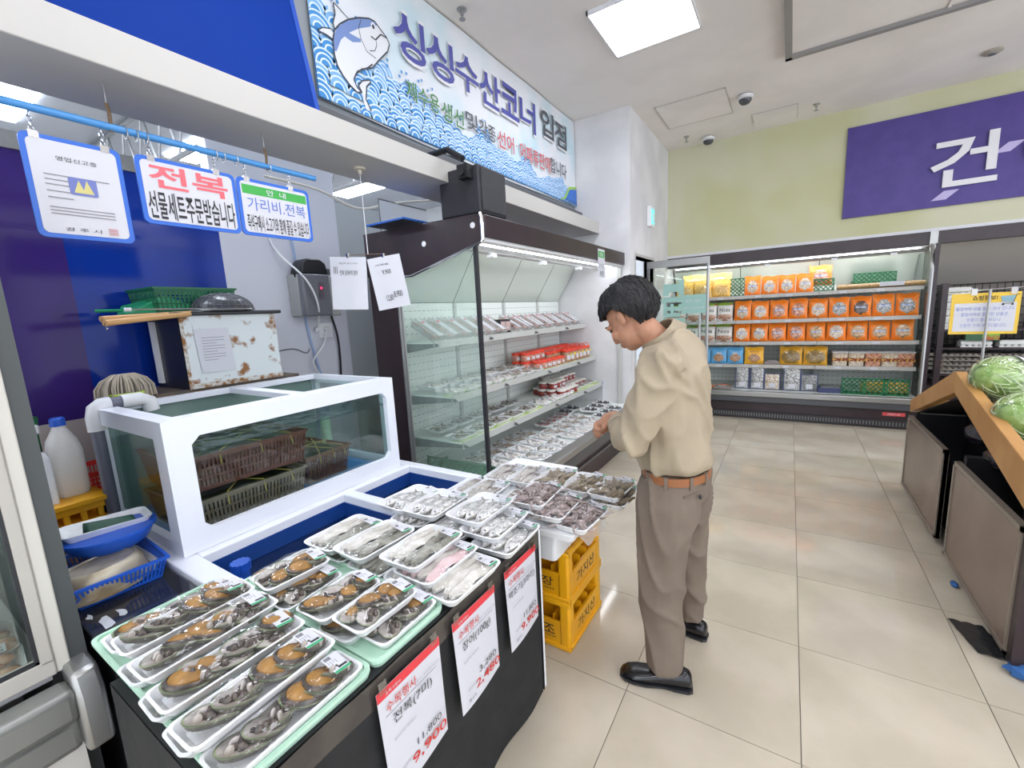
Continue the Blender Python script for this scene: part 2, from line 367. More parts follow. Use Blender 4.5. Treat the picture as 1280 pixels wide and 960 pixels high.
# blue board leaning on the banner wall
t = thing('blue_board', 'plain blue board leaning back on top of the white beam', 'board', (-2.0, 0, 2.535))
MB().add([(-1.95, -1.2, 2.535), (-1.95, 1.46, 2.535), (-2.17, 1.46, 3.6), (-2.17, -1.2, 3.6), (-1.97, -1.2, 2.535), (-1.97, 1.46, 2.535), (-2.19, 1.46, 3.6), (-2.19, -1.2, 3.6)],
         [(0, 1, 2, 3), (7, 6, 5, 4), (0, 4, 5, 1), (1, 5, 6, 2), (2, 6, 7, 3), (3, 7, 4, 0)]).build('panel', mat('board_blue', '0e3284', .7, spec=.1), t)
MB().add([(-1.948, 1.44, 2.535), (-1.948, 1.463, 2.535), (-2.168, 1.463, 3.6), (-2.168, 1.44, 3.6)], [(0, 1, 2, 3)]).build('edge_strip', mat('board_blue_edge', '1a48a6', .5), t)
# banner
XB = XBN+.02; BY0, BY1, BZ0, BZ1 = 1.63, 4.985, 2.74, 3.66
ban = thing('banner', 'fish corner banner with leaping tuna, waves and Korean lettering', 'banner', (XB, 3.3, BZ0))
BP = lambda u, v, k=0: Vector((XB+.0004*k+.001, BY0+(BY1-BY0)*u, BZ0+(BZ1-BZ0)*v))   # u along, v up
bb = MB()
bb.grid(lambda u, v: (XB+.004*math.sin(u*20), BY0+(BY1-BY0)*u, BZ0-.02*math.sin(u*3.1)*(1-v)+(BZ1-BZ0)*v), 40, 4)
bb.build('sheet', mat('banner_white', 'd9dbe0', .6, c2='b7d3dc', ns=2.2, nd=2, lo=.45, hi=.75), ban, True)
BLU = [mat('wave_blue', '3d86c4', .6), mat('wave_pale', 'cfdfee', .6), mat('wave_mid', '7aaad8', .6)]
wv = MB(); rw = random.Random(5); asp = (BY1-BY0)/(BZ1-BZ0)
def disc(u, v, r, k, m, a0=0, a1=360, nn=14):
    c = BP(u, v, k); pts = [c]+[c+XR*(r*math.cos(R(a0+(a1-a0)*i/nn)))+XU*(r*math.sin(R(a0+(a1-a0)*i/nn))) for i in range(nn+1)]
    pts = [Vector((p.x, min(max(p.y, BY0), BY1), max(p.z, BZ0))) for p in pts]
    wv.add(pts, [(0, i, i+1) for i in range(1, nn+1)], m)
def crest(u): return (.46-.18*min(1, max(0, (u-.12)/.12))-.12*min(1, u/.75))+.05*math.sin(u*31)+.03*math.sin(u*57+1)
rows = 6
for q in range(rows):
    u = rw.random()*.02
    while u < 1.0:
        v = crest(u)*(1-q/(rows-1))*.92
        r = .085*(1-.35*u)*rw.uniform(.8, 1.15); k0 = 3+q*6
        for i, (fr, m) in enumerate(((1, 1), (.9, 0 if q % 2 else 2), (.72, 1), (.62, 0 if rw.random() < .6 else 2), (.42, 1), (.32, 0))): disc(u, v, r*fr, k0+i, m, 0, 180)
        u += r*1.25/(BY1-BY0)
for q in range(30):
    u = rw.random()*.5; disc(u, crest(u)+.05+rw.random()*.1, .01, 34, 0, 0, 360, 8)
for i in range(60):
    u0, u1 = i/60, (i+1)/60; wv.add([BP(u0, 0, 2), BP(u1, 0, 2), BP(u1, crest(u1)*.95, 2), BP(u0, crest(u0)*.95, 2)], [(0, 1, 2, 3)], 0)
stuff(wv.build('wave_print', BLU, ban))
sw = [(.86, 0), (.90, .02), (.94, .16), (1, .20), (1, 0)]
MB().add([BP(u, v, 36) for u, v in sw], [tuple(range(5))]).build('corner_swoosh', mat('swoosh_blue', '3a6fc0', .6), ban)
MB().add([BP(u, v, 37) for u, v in ((.86, 0), (.875, 0), (.91, .04), (.945, .17), (1, .21), (1, .235), (.94, .195), (.90, .05))], [(0, 1, 2, 7), (2, 3, 6, 7), (3, 4, 5, 6)]).build('swoosh_line', mat('swoosh_green', '93c052', .6), ban)
# tuna print (plane coordinates taken from the photograph's banner plane)
def bq(x, y, k): p = px(380+x/6.856, y/6.856, 0, XB); return Vector((XB+.0004*k+.001, p.y, p.z))
fishout = [(235, 400), (232, 330), (245, 265), (290, 215), (360, 178), (450, 162), (540, 168), (590, 195), (640, 265), (690, 330), (715, 390), (700, 450), (630, 520), (570, 590), (530, 595), (480, 600), (430, 640), (410, 690), (440, 760), (480, 800), (440, 800), (380, 740), (320, 660), (270, 570), (245, 480)]
def printpoly(name, pts, m, k): return MB().add([bq(x, y, k) for x, y in pts], [tuple(range(len(pts)))]).build(name, m, ban)
DK = mat('fish_line', '3c3f48', .6); FW = mat('fish_white', 'd4d6da', .6); FBL = mat('fish_blue', '6f86b8', .6)
printpoly('fish_body', fishout, FW, 40)
printpoly('fish_back', [(240, 440), (238, 320), (262, 255), (330, 195), (450, 165), (560, 178), (615, 225), (540, 240), (450, 255), (370, 290), (300, 350), (262, 450)], FBL, 41)
printpoly('fin', [(245, 260), (232, 200), (250, 130), (232, 30), (290, 90), (360, 168), (300, 210)], FW, 39)
printpoly('fin', [(235, 350), (180, 310), (100, 270), (140, 245), (210, 255), (240, 290)], FW, 39)
printpoly('tail', [(480, 800), (450, 740), (480, 700), (545, 695), (555, 712), (520, 750), (515, 860), (560, 960), (520, 950), (490, 860)], FW, 41)
printpoly('fin', [(258, 230), (320, 262), (430, 325), (470, 345), (470, 372), (400, 372), (340, 330)], FBL, 42)
ol = MB()
def stroke(pts, w, k):
    P = [bq(x, y, k) for x, y in pts]
    for a, b in zip(P, P[1:]):
        d = (b-a).normalized(); nrm = Vector((0, -d.z, d.y))*w; ol.quad(a-nrm, b-nrm, b+nrm, a+nrm)
stroke(fishout+fishout[:1], .004, 43); stroke([(245, 260), (232, 200), (250, 130), (232, 30), (290, 90), (360, 168)], .003, 43)
stroke([(235, 350), (180, 310), (100, 270), (140, 245), (210, 255), (240, 290)], .003, 43); stroke([(470, 180), (450, 250), (470, 340), (520, 450), (600, 510)], .002, 44)
stroke([(555, 320), (595, 352), (640, 305), (690, 335)], .004, 44); stroke([(545, 445), (590, 445), (605, 400), (600, 360)], .002, 44)
stroke([(410, 690), (440, 620), (530, 590), (570, 560)], .004, 44); stroke([(480, 800), (450, 740), (480, 700), (545, 695), (555, 712), (520, 750), (515, 860), (560, 960)], .004, 44)
stuff(ol.build('fish_outline', DK, ban))
wv = MB(); wvk = []
def pdisc(name, x, y, r, m, k): 
    c = bq(x, y, k); MB().add([c+XR*(r*math.cos(a*.45))+XU*(r*1.2*math.sin(a*.45)) for a in range(14)], [tuple(range(14))]).build(name, m, ban)
pdisc('fish_eye', 577, 240, .020, FW, 44); pdisc('fish_pupil', 575, 240, .010, DK, 45)
def btext(s, xc, yc, x0, x1, h, m, bold, k=46):
    a, b = px(x0, yc-(xc-x0)*0, 0, XB), px(x1, yc, 0, XB); c = px(xc, yc, 0, XB); c.x = XB+.0004*k+.001
    ya, yb = px(x0, yc, 0, XB).y, px(x1, yc, 0, XB).y
    return txt(ban, s, Vector((c.x, (ya+yb)/2, c.z)), XR, XU, yb-ya, h, m, bold)
PUR = mat('banner_purple', '494c96', .6); GRT = mat('banner_green', '3c7a3e', .6); GYT = mat('banner_grey', '4e5258', .6); RDT = mat('banner_red', 'c2575c', .6)
def zline(x, dy): return 0
cols = [('싱', 510, 50, 490, 528, .27), ('싱', 549, 75, 531, 564, .27), ('수', 581, 94, 567, 595, .25), ('산', 611, 114, 597, 623, .26), ('코', 635, 128, 624, 646, .26), ('너', 657, 144, 648, 667, .28), ('입', 683, 157, 674, 690, .25), ('점', 699, 170, 692, 706, .25)]
for k, (s, xc, yc, x0, x1, h) in enumerate(cols):
    btext(s, xc, yc, x0, x1, h*1.15, WHITE, .024, 45); btext(s, xc, yc, x0, x1, h, PUR if k < 6 else GYT, .02, 47)
for s, xc, yc, x0, x1, h, m in (('제수용', 525, 122, 506, 546, .12, GRT), ('생선', 563, 145, 550, 577, .13, GRT), ('및', 587, 153, 580, 595, .13, GYT), ('각종', 607, 165, 597, 617, .13, GYT), ('선어', 630, 178, 620, 640, .14, RDT), ('·', 643, 183, 643, 644, .02, RDT), ('어패류', 659, 194, 648, 671, .15, RDT), ('판매', 679, 204, 672, 686, .15, RDT), ('합니다', 696, 211, 686, 706, .15, GYT)):
    if s != '·': btext(s, xc, yc, x0, x1, h*1.06, WHITE, .024, 45)
    btext(s, xc, yc, x0, x1, h, m, .012, 47)
# track under the banner and the speaker
MB_ = MB().box(-2.16, -2.10, 1.5, YJ-.01, 2.54, 2.66)
tag(MB_.build('banner_rail', mat('rail_grey', '55565a', .5), None), 'dark grey metal rail under the fish banner', 'rail')
sp = thing('loudspeaker', 'black box loudspeaker hung above the seafood case', 'speaker', (-1.79, 2.48, 2.18))
MB().box(-1.98, -1.66, 2.33, 2.64, 2.18, 2.47).build('cabinet', mat('speaker_black', '2b2b30', .6, bump=.1, bs=200), sp, bevel=.012)
MB().box(-1.662, -1.652, 2.35, 2.62, 2.20, 2.45).build('grille', mat('speaker_grille', '333338', .7, bump=.3, bs=500), sp)
MB().tube([(-1.74, 2.25, 2.42), (-1.74, 2.34, 2.42)], .026, 10).box(-1.78, -1.70, 2.27, 2.335, 2.385, 2.465).build('bracket', BLACK, sp)
MB().tube([(-1.78, 2.34, 2.52), (-1.9, 2.34, 2.6), (-2.1, 2.34, 2.6)], .02, 8).build('arm', BLACK, sp)
# blue pole with hanging signs
XP = -2.02
t = thing('hanging_pole', 'light blue tube hung by wires under the white beam', 'pole', (XP, .6, 2.255))
MB().tube([(XP, -.6, 2.255), (XP, 1.44, 2.255)], .0125, 12).build('tube', mat('pole_blue', '4a90cf', .3), t, True)
for yy in (-.3, .66, 1.2):
    MB().tube([(XP, yy, 2.27), (XP, yy, 2.4)], .002, 5).build('wire', STEEL, t)
    MB().tube([(XP, yy, 2.24), (XP+.01, yy, 2.30), (XP, yy, 2.33)], .006, 6).build('hook', mat('hook_rust', '6b5640', .6), t)
for yy in (.70, .73, .76, .99, 1.02, 1.07, 1.21):
    MB().tube([(XP+.017*math.cos(a*.63), yy, 2.247+.02*math.sin(a*.63)) for a in range(11)], .0022, 5).build('ring', STEEL, t)
def hang_sign(name, label, y0, y1, z0, z1, chains):
    t = thing(name, label, 'sign', (XP, (y0+y1)/2, z0))
    def ring(m): return [Vector((0, p.x, p.y)) for p in rr(y1-y0-2*m, z1-z0-2*m, .02-m*.3, 0, 4, (y0+y1)/2, (z0+z1)/2)]
    MB().prism(ring(0), (XP-.004, 0, 0), (XP+.003, 0, 0)).build('backing', BLUEF, t)
    MB().prism(ring(.014), (XP+.003, 0, 0), (XP+.0045, 0, 0)).build('sheet', PAPER, t)
    for yy in chains:
        c = MB()
        for k in range(4): 
            zc = z1+.012+k*(2.25-z1-.012)/4; c.tube([(XP+.006*math.cos(a*.9)*(k % 2), yy+.006*math.cos(a*.9)*(1-k % 2), zc+.010*math.sin(a*.9)) for a in range(8)], .0015, 4)
        stuff(c.build('chain', CHROME, t)); MB().box(XP-.006, XP+.006, yy-.012, yy+.012, z1-.016, z1+.006).build('clip', CHROME, t)
    return t
s1 = hang_sign('hanging_sign', 'framed business certificate hanging from the light blue tube', .425, .67, 1.865, 2.18, (.46, .63))
FX = XP+.006
txt(s1, '영업신고증', (FX, .55, 2.115), XR, XU, .10, .014, INK, .0)
for k, zz in enumerate((2.06, 2.045, 2.03, 2.01, 1.99, 1.96, 1.95, 1.94)):
    MB().box(FX-.001, FX, .465, .465+(.06 if 0 < k < 5 else .16), zz, zz+.003).build('print_line', GREYINK, s1)
MB().prism([Vector((0, p.x, p.y)) for p in rr(.07, .055, .006, 0, 3, .555, 2.035)], (FX-.001, 0, 0), (FX+.0003, 0, 0)).build('emblem', mat('emblem_blue', '6a74b0', .6), s1)
MB().prism([(0, .53, 2.015), (0, .545, 2.055), (0, .555, 2.025), (0, .565, 2.058), (0, .58, 2.015)], (FX, 0, 0), (FX+.0006, 0, 0)).build('emblem_star', mat('emblem_yellow', 'c9c07a', .6), s1)
txt(s1, '경 주 시', (FX, .535, 1.895), XR, XU, .09, .012, INK, .0)
st = MB()
for k in range(4): st.box(FX-.001, FX, .60, .625, 1.888+k*.006, 1.8905+k*.006)
stuff(st.build('red_seal', mat('seal_red', 'c77e80', .6), s1))
s2 = hang_sign('hanging_sign', 'blue framed sign with big red heading over black Korean lettering', .71, 1.05, 1.945, 2.185, (.76, .98))
txt(s2, '전복', (FX, .88, 2.12), XR, XU, .27, .085, mat('red_heading', 'e2636c', .55), .02); txt(s2, '선물세트주문받습니다', (FX, .88, 2.015), XR, XU, .30, .10, INK, .012)
s3 = hang_sign('hanging_sign', 'blue framed notice with a green heading bar', 1.055, 1.39, 1.945, 2.185, (1.10, 1.30))
MB().box(FX-.002, FX-.001, 1.075, 1.372, 2.12, 2.158).build('heading_bar', mat('bar_green', '3aa044', .55), s3)
txt(s3, '안  내', (FX, 1.225, 2.139), XR, XU, .09, .025, PAPER, .012); txt(s3, '가리비.전복', (FX, 1.225, 2.08), XR, XU, .27, .055, mat('ink_blue', '5470c0', .55), .0); txt(s3, '즉석구매시 소고기와 함께 즐길 수 있습니다', (FX, 1.225, 2.0), XR, XU, .29, .07, INK, .01)
# cord with two papers in front of the case end
PB = px(460, 318, 1, 1.78); PT = Vector((PB.x, PB.y, 2.4))
t = thing('paper_hanger', 'thin bar on a white cord hung from the beam', 'hanger', (PB.x, PB.y, PB.z))
MB().lathe([(.035, .0), (.033, -.012), (.012, -.014), (.01, -.035), (.003, -.036)], 16, (PT.x, PT.y, 2.399)).build('ceiling_rose', mat('rose_cream', 'c7beae', .5), t, True)
MB().tube([PT-Vector((0, 0, .03)), PB], .0022, 6).build('cord', PLASTW, t)
DV = Vector((.80, .60, 0)).normalized()
MB().tube([PB-DV*.10, PB+DV*.10], .0025, 6).build('bar', mat('bar_brown', '6e5a4a', .5), t)
def hang_paper(label, c0, tilt, w, h, lines):
    t = thing('hanging_paper', label, 'paper', c0)
    u = (DV*math.cos(tilt)+XU*math.sin(tilt)); v = (XU*math.cos(tilt)-DV*math.sin(tilt)); nn = u.cross(v)
    nn = -nn if nn.dot(CAM-c0) < 0 else nn
    P = lambda a, b: c0+u*(a*w)+v*(b*h-h)+nn*(.006*math.sin(a*5)*(1-b)+.002)
    MB().grid(lambda a, b: P(a-.5, b), 6, 8).build('sheet', PAPER, t, True)
    k = MB().obox(c0+XU*.006, (.012, .012, .024)); k.build('clip', CHROME, t)
    for (a, b, s, ww, hh) in lines: txt(t, s, P(a, b)+nn*.002, u, v, ww, hh, INK, .0)
hang_paper('handwritten white sheet with a folded hem clipped on the bar', PB-DV*.115-XU*.01, -.05, .205, .30, [(0, .88, '원산지 표시 안내', .10, .01), (-.36, .75, '|||', .02, .04), (-.12, .7, '전복 광어', .05, .03), (.12, .7, '우럭 장어', .05, .03)])
hang_paper('tilted white sheet with handwritten columns clipped on the bar', PB+DV*.085-XU*.015, .14, .19, .30, [(-.1, .85, '가격표', .08, .012), (0, .7, '9,900', .05, .03), (-.05, .2, '12,800', .05, .04), (.2, .25, '8,900', .05, .04)])

# ------------------------------------------------------------------ electrical box, sockets, cables on white panel
t = thing('control_box', 'grey electrical control box with a clear cover on the white panel', 'electrical box', (XW, 2.03, 1.6))
MB().box(XW, XW+.13, 1.88, 2.22, 1.60, 1.90).build('housing', mat('box_grey', 'a9aaa8', .5), t, bevel=.01)
MB().box(XW+.13, XW+.19, 1.88, 2.10, 1.60, 1.90).build('cover', mat('cover_smoke', '6f7076', .15), t, bevel=.012)
MB().box(XW+.19, XW+.193, 2.00, 2.04, 1.72, 1.84).build('indicator_strip', mat('strip_dark', '5a545c', .4), t)
MB().lathe([(.008, 0), (.008, .004), (.003, .006)], 10, (XW+.194, 2.02, 1.80), M=Matrix.Rotation(R(90), 3, 'Y')).build('red_lamp', mat('lamp_red', 'e02050', .4, emit=2), t)
t = thing('air_pump', 'black motor housing mounted on top of the control box', 'pump', (XW, 2.0, 1.905))
MB().prism([(0, 1.90, 1.905), (0, 2.12, 1.905), (0, 2.10, 1.985), (0, 2.06, 2.01), (0, 1.95, 2.01), (0, 1.92, 1.98)], (XW+.02, 0, 0), (XW+.16, 0, 0)).build('housing', BLACK, t, bevel=.01)
MB().box(XW+.05, XW+.12, 2.1, 2.16, 1.905, 1.95).build('bracket', STEELD, t)
MB().tube([(XW+.1, 1.9, 1.96), (XW+.12, 1.87, 1.95), (XW+.12, 1.87, 1.90), (XW+.1, 1.89, 1.87)], .006, 6).build('cable', BLACKR, t)
t = thing('wall_socket', 'white double wall socket below the control box with plugs', 'socket', (XW, 2.13, 1.46))
MB().box(XW, XW+.02, 2.08, 2.2, 1.43, 1.55).build('plate', PLASTW, t, bevel=.004)
for yy in (2.05, 2.13): MB().lathe([(.018, 0), (.02, .03), (.008, .045)], 12, (XW+.02, yy, 1.50), M=Matrix.Rotation(R(90), 3, 'Y')).build('plug', PLASTW, t, True)
def cable(label, pts, r, m, n=6):
    P = [Vector(p) for p in pts]; out = []
    for i in range(len(P)-1):
        p0, p1, p2, p3 = P[max(i-1, 0)], P[i], P[i+1], P[min(i+2, len(P)-1)]
        for k in range(6):
            s = k/6; out.append(.5*((2*p1)+(p2-p0)*s+(2*p0-5*p1+4*p2-p3)*s*s+(3*p1-p0-3*p2+p3)*s**3))
    out.append(P[-1]); tag(MB().tube(out, r, n).build('cable', m, None, True), label, 'cable')
X1 = XW+.02
cable('white cable falling across the control box cover', [(X1, 1.76, 2.4), (X1, 1.80, 2.1), (X1+.18, 1.90, 1.86), (X1+.2, 1.96, 1.68), (X1+.05, 2.04, 1.52)], .007, PLASTW)
cable('white looped cable hanging below the socket', [(X1+.03, 2.13, 1.5), (X1+.06, 2.06, 1.38), (X1+.03, 1.98, 1.26), (X1+.03, 2.03, 1.14), (X1+.02, 2.08, 1.08)], .007, PLASTW)
cable('thick black cable running down from the control box', [(X1, 2.20, 1.6), (X1+.02, 2.22, 1.45), (X1+.01, 2.23, 1.25), (X1, 2.22, 1.05)], .009, BLACKR)
cable('thin grey cable along the white panel to the sockets', [(X1, 1.70, 1.36), (X1, 1.85, 1.37), (X1, 1.95, 1.33), (X1, 1.98, 1.36)], .004, STEELD)
cable('pale blue hose running down behind the control box', [(X1, 1.93, 2.35), (X1, 1.95, 2.1), (X1-.005, 1.98, 1.6), (X1, 2.02, 1.3), (X1+.02, 2.05, 1.1)], .009, mat('hose_blue', '9fb2d6', .4))
cable('white cable sagging under the roof truss', [(-2.9, 1.7, 2.5), (-2.8, 2.0, 2.46), (-2.7, 2.25, 2.36), (-2.6, 2.5, 2.42), (-2.5, 2.9, 2.5)], .009, mat('cable_cream', 'cfcabf', .5))

# ------------------------------------------------------------------ baskets, crates helpers
def basket_mesh(w, l, h, m, tap=.02, pitch=.014, rows=1, name='basket', solid=.35):
    b = MB(); 
    def wall(p0, p1, q0, q1):   # bottom edge p0-p1, top edge q0-q1
        p0, p1, q0, q1 = map(Vector, (p0, p1, q0, q1)); n = max(3, int((q1-q0).length/pitch)); P = lambda a, z: (p0.lerp(p1, a)).lerp(q0.lerp(q1, a), z)
        th = .003; nn = (p1-p0).cross(q0-p0).normalized()*th
        def bar(a0, a1, z0, z1):
            A, B, C, D = P(a0, z0), P(a1, z0), P(a1, z1), P(a0, z1); b.add([A, B, C, D, A+nn, B+nn, C+nn, D+nn], [(0, 1, 2, 3), (7, 6, 5, 4), (0, 4, 5, 1), (1, 5, 6, 2), (2, 6, 7, 3), (3, 7, 4, 0)])
        bar(0, 1, .86, 1); bar(0, 1, 0, .12)
        for r_ in range(1, rows): zz = .12+.74*r_/rows; bar(0, 1, zz-.03, zz+.03)
        for k in range(n+1): a = k/n; bar(max(0, a-solid*.5/n), min(1, a+solid*.5/n), .12, .86)
    W, L = w/2, l/2; w2, l2 = W-tap, L-tap
    wall((-w2, -l2, 0), (w2, -l2, 0), (-W, -L, h), (W, -L, h)); wall((w2, l2, 0), (-w2, l2, 0), (W, L, h), (-W, L, h))
    wall((w2, -l2, 0), (w2, l2, 0), (W, -L, h), (W, L, h)); wall((-w2, l2, 0), (-w2, -l2, 0), (-W, L, h), (-W, -L, h))
    b.box(-w2, w2, -l2, l2, 0, .004)
    b.box(-W-.008, W+.008, -L-.008, -L, h-.008, h+.002).box(-W-.008, W+.008, L, L+.008, h-.008, h+.002).box(-W-.008, -W, -L, L, h-.008, h+.002).box(W, W+.008, -L, L, h-.008, h+.002)
    return b.mesh(name, m)
def basket(name, label, w, l, h, m, loc, rz=0, rows=2, pitch=.014, solid=.35, group=None, tap=.02):
    o = link(name, basket_mesh(w, l, h, m, tap, pitch, rows, name, solid)); o.location = loc; o.rotation_euler = (0, 0, rz); return tag(o, label, 'basket', group)

# ------------------------------------------------------------------ near fridge at the frame's left edge
t = thing('glass_door_fridge', 'tall grey glass-fronted display fridge with a metal bumper', 'display fridge', (-2.1, -.8, 0))
FG = mat('fridge_frame_grey', 'b2aea6', .45); FG2 = mat('fridge_frame_light', 'c6c3ba', .45); FD = mat('fridge_post_dark', '45494a', .5)
MB().box(-2.55, -2.48, -1.9, .26, .0, 2.05).box(-2.48, -1.70, -1.9, -1.86, 0, 2.05).box(-2.55, -1.68, -1.9, .26, 2.0, 2.08).build('cabinet', WHITE, t)
MB().box(-2.48, -1.75, .20, .26, 0.0, 2.05).build('end_panel', FD, t)
MB().box(-1.74, -1.70, .235, .272, .62, 2.05).build('dark_post', FD, t)
MB().box(-1.735, -1.69, .205, .235, .62, 2.0).build('outer_frame', FG2, t, bevel=.004)
dr = MB().box(-1.73, -1.685, .178, .205, .66, 1.98).box(-1.73, -1.685, -.55, -.52, .66, 1.98).box(-1.73, -1.685, -.55, .205, .62, .67).box(-1.73, -1.685, -.55, .205, 1.95, 2.0).build('door', FG, t, bevel=.004)
MB().box(-1.70, -1.687, .170, .178, .67, 1.95).box(-1.70, -1.687, -.52, .178, .67, .678).build('gasket', BLACKR, dr)
MB().box(-1.715, -1.708, -.52, .17, .678, 1.95).build('pane', GLASS, dr)
MB().box(-1.69, -1.60, -1.9, .22, .50, .60).box(-1.70, -1.63, -1.9, .22, .40, .50).build('bumper', mat('bumper_grey', '8a8b87', .35, .4), t, bevel=.02)
MB().prism([(-1.72, 0, .40), (-1.59, 0, .40), (-1.59, 0, .57), (-1.62, 0, .63), (-1.72, 0, .64)], (0, .215, 0), (0, .275, 0)).build('bumper_end_cap', STEEL, t, bevel=.012)
MB().box(-1.74, -1.66, -1.9, .22, 0, .40).build('lower_panel', mat('fridge_white', 'cfccc5', .5), t)
MB().box(-2.48, -1.74, -1.86, .20, .58, .62).build('deck', WHITE, t)
MB().box(-2.47, -2.46, -1.86, .2, .62, 2.0).build('back_panel', CASEW, t)
for zz in (1.02, 1.36): MB().box(-2.46, -1.85, -1.86, .2, zz, zz+.02).build('shelf', CASEW, t)
MB().tube([(-1.9, -1.8, 1.97), (-1.9, .15, 1.97)], .015, 8).build('lamp_tube', TUBE, t)

# ------------------------------------------------------------------ black side counter and things on it
t = thing('side_counter', 'wet black worktop between the fridge and the fish tank', 'counter', (-2.0, .42, 0))
CTOP = mat('wet_black_top', '23252d', .12, c2='34363c', ns=7, lo=.5, hi=.8)
MB().box(-2.5, -1.46, .285, .555, .64, .68).build('top', CTOP, t, bevel=.004)
MB().box(-2.45, -1.60, .30, .54, .0, .64).build('body', BLACK, t)
wet = MB(); rw = random.Random(8)
for cx, cy, s in ((-1.72, .33, .05), (-1.74, .37, .03), (-1.60, .42, .012), (-1.8, .31, .02)):
    pts = [Vector((cx+s*(1+.5*rw.uniform(-1, 1))*math.cos(k*.63), cy+.35*s*(1+.5*rw.uniform(-1, 1))*math.sin(k*.63), .681)) for k in range(10)]; wet.add(pts, [tuple(range(10))])
stuff(wet.build('water_puddle', mat('puddle', 'b9bcc2', .08), t))
YCO = thing('storage_crate', 'orange yellow crate standing behind the black counter', 'crate', (-2.72, .44, .62))
b = MB(); 
for z0, z1 in ((0, .05), (.10, .13), (.17, .22)): b.box(-.16, .16, -.13, .13, z0, z1)
for k in range(5):
    b.box(-.155, -.155+.02, -.12+.055*k, -.10+.055*k, 0, .2); b.box(.135, .155, -.12+.055*k, -.10+.055*k, 0, .2); b.box(-.15+.065*k, -.12+.065*k, .105, .125, 0, .2)
b.build('body', YEL, YCO, bevel=.004, world=False); MB().box(-.175, .175, -.145, .145, .20, .225).build('rim', YEL, YCO, bevel=.004, world=False)
blu = thing('blue_bin', 'dark blue plastic bin on the floor under the crates', 'bin', (-2.87, .47, 0))
MB().loft([rr(.34, .40, .04, 0), rr(.40, .46, .05, .60), rr(.42, .48, .05, .60), rr(.42, .48, .05, .618)]).build('tub', mat('bin_blue', '17326f', .4), blu, True, world=False)
MB().loft([rr(.43, .49, .05, .60), rr(.43, .49, .05, .61)]).build('rim', mat('bin_blue', '17326f', .4), blu, world=False)
rb = basket('red_basket', 'red plastic basket behind the grey pipe', .26, .34, .15, mat('red_plastic', 'd8352f', .4), (-2.86, .66, .76), 0, 3)
bs = thing('basket_stand', 'dark blue box under the red basket', 'box', (-2.86, .68, .62)); MB().box(-.12, .12, -.14, .14, 0, .135).build('body', mat('bin_blue', '17326f', .4), bs, world=False, bevel=.01); MB().box(-.125, .125, -.145, .145, .11, .138).build('lid', mat('bin_blue', '17326f', .4), bs, world=False, bevel=.005)
# bottles
def jug(name, label, loc, s, cap):
    t = thing(name, label, 'bottle', loc)
    MB().loft([rr(.10*s, .10*s, .03*s, 0), rr(.115*s, .115*s, .035*s, .02*s), rr(.115*s, .115*s, .035*s, .20*s), rr(.10*s, .10*s, .045*s, .25*s), rr(.05*s, .05*s, .024*s, .30*s), rr(.04*s, .04*s, .019*s, .32*s)]).build('body', mat('milky_plastic', 'd9d6d0', .35), t, True, world=False)
    if cap: MB().lathe([(.026*s, .315*s), (.026*s, .345*s), (.02*s, .352*s), (.002, .352*s)], 14).build('cap', cap, t, True, world=False)
    return t
jug('bleach_bottle', 'milky white jug with a blue cap on the yellow crate', (-2.70, .50, .846), 1.0, BLUEP)
j = thing('foam_carton', 'scuffed white square canister beside the blue capped jug', 'canister', (-2.66, .385, .846)); MB().loft([rr(.12, .11, .015, 0), rr(.12, .11, .015, .20), rr(.10, .09, .02, .22), rr(.06, .06, .02, .225)]).build('body', PLASTW, j, True, world=False); MB().box(-.03, .03, -.03, .03, .225, .24).build('lid', PLASTW, j, world=False, bevel=.004)
j = thing('spray_bottle', 'white spray head bottle behind the jug', 'bottle', (-2.85, .42, .62)); MB().lathe([(.04, 0), (.04, .40), (.015, .46), (.012, .50)], 14).build('body', mat('spray_brown', '8c7f76', .4), j, True, world=False)
MB().box(-.02, .02, -.05, .045, .50, .54).build('spray_head', PLASTW, j, bevel=.006, world=False)
j = thing('brush', 'green plastic handle sticking up behind the bottles', 'brush', (-2.95, .47, .62)); MB().tube([(0, 0, 0), (0, 0, .48), (0, .01, .56), (0, -.01, .57), (0, -.07, .56)], .008, 8).build('handle', GRN, j, True, world=False); MB().box(-.02, .02, -.03, .03, 0, .05).build('head', GRN, j, world=False)
# on the counter: blue slotted basket with trays, bowl and pan
bk = basket('slotted_basket', 'blue slotted tray basket holding a pan and foam trays', .34, .25, .075, BLUEP, (-2.02, .42, .682), R(-3), 2, .012, .5)
def tray_mesh(w, l, h, m=FOAM, name='tray'):
    b = MB(); rc = min(w, l)*.16
    b.loft([rr(w-.035, l-.035, rc*.7, 0), rr(w-.004, l-.004, rc, h), rr(w, l, rc, h+.003), rr(w-.012, l-.012, rc, h+.0035), rr(w-.042, l-.042, rc*.7, .006)]); return b.mesh(name, m, True)
o = link('foam_tray', tray_mesh(.30, .21, .03)); o.location = (-2.03, .435, .69); o.rotation_euler = (0, R(-3), 0); tag(o, 'empty white foam tray lying in the blue slotted basket', 'tray')
PAN = mat('old_aluminium', 'b3ab9a', .38, .45, c2='8d7c62', ns=11, lo=.45, hi=.7)
pn = thing('metal_pan', 'stained upside-down oval metal pan in the blue basket', 'pan', (-1.94, .385, .70), R(10))
MB().lathe([(.135, 0), (.137, .006), (.125, .006), (.12, .03), (.112, .065), (.10, .082), (.09, .086), (.088, .083), (.002, .084)], 30).build('pan_body', PAN, pn, True, world=False)
for o in pn.children: o.scale = (.72, 1.05, 1)
MB().lathe([(.128, .003), (.142, .003), (.142, .007), (.128, .007)], 30).build('pan_rim', PAN, pn, True, world=False); pn.children[-1].scale = (.72, 1.05, 1)
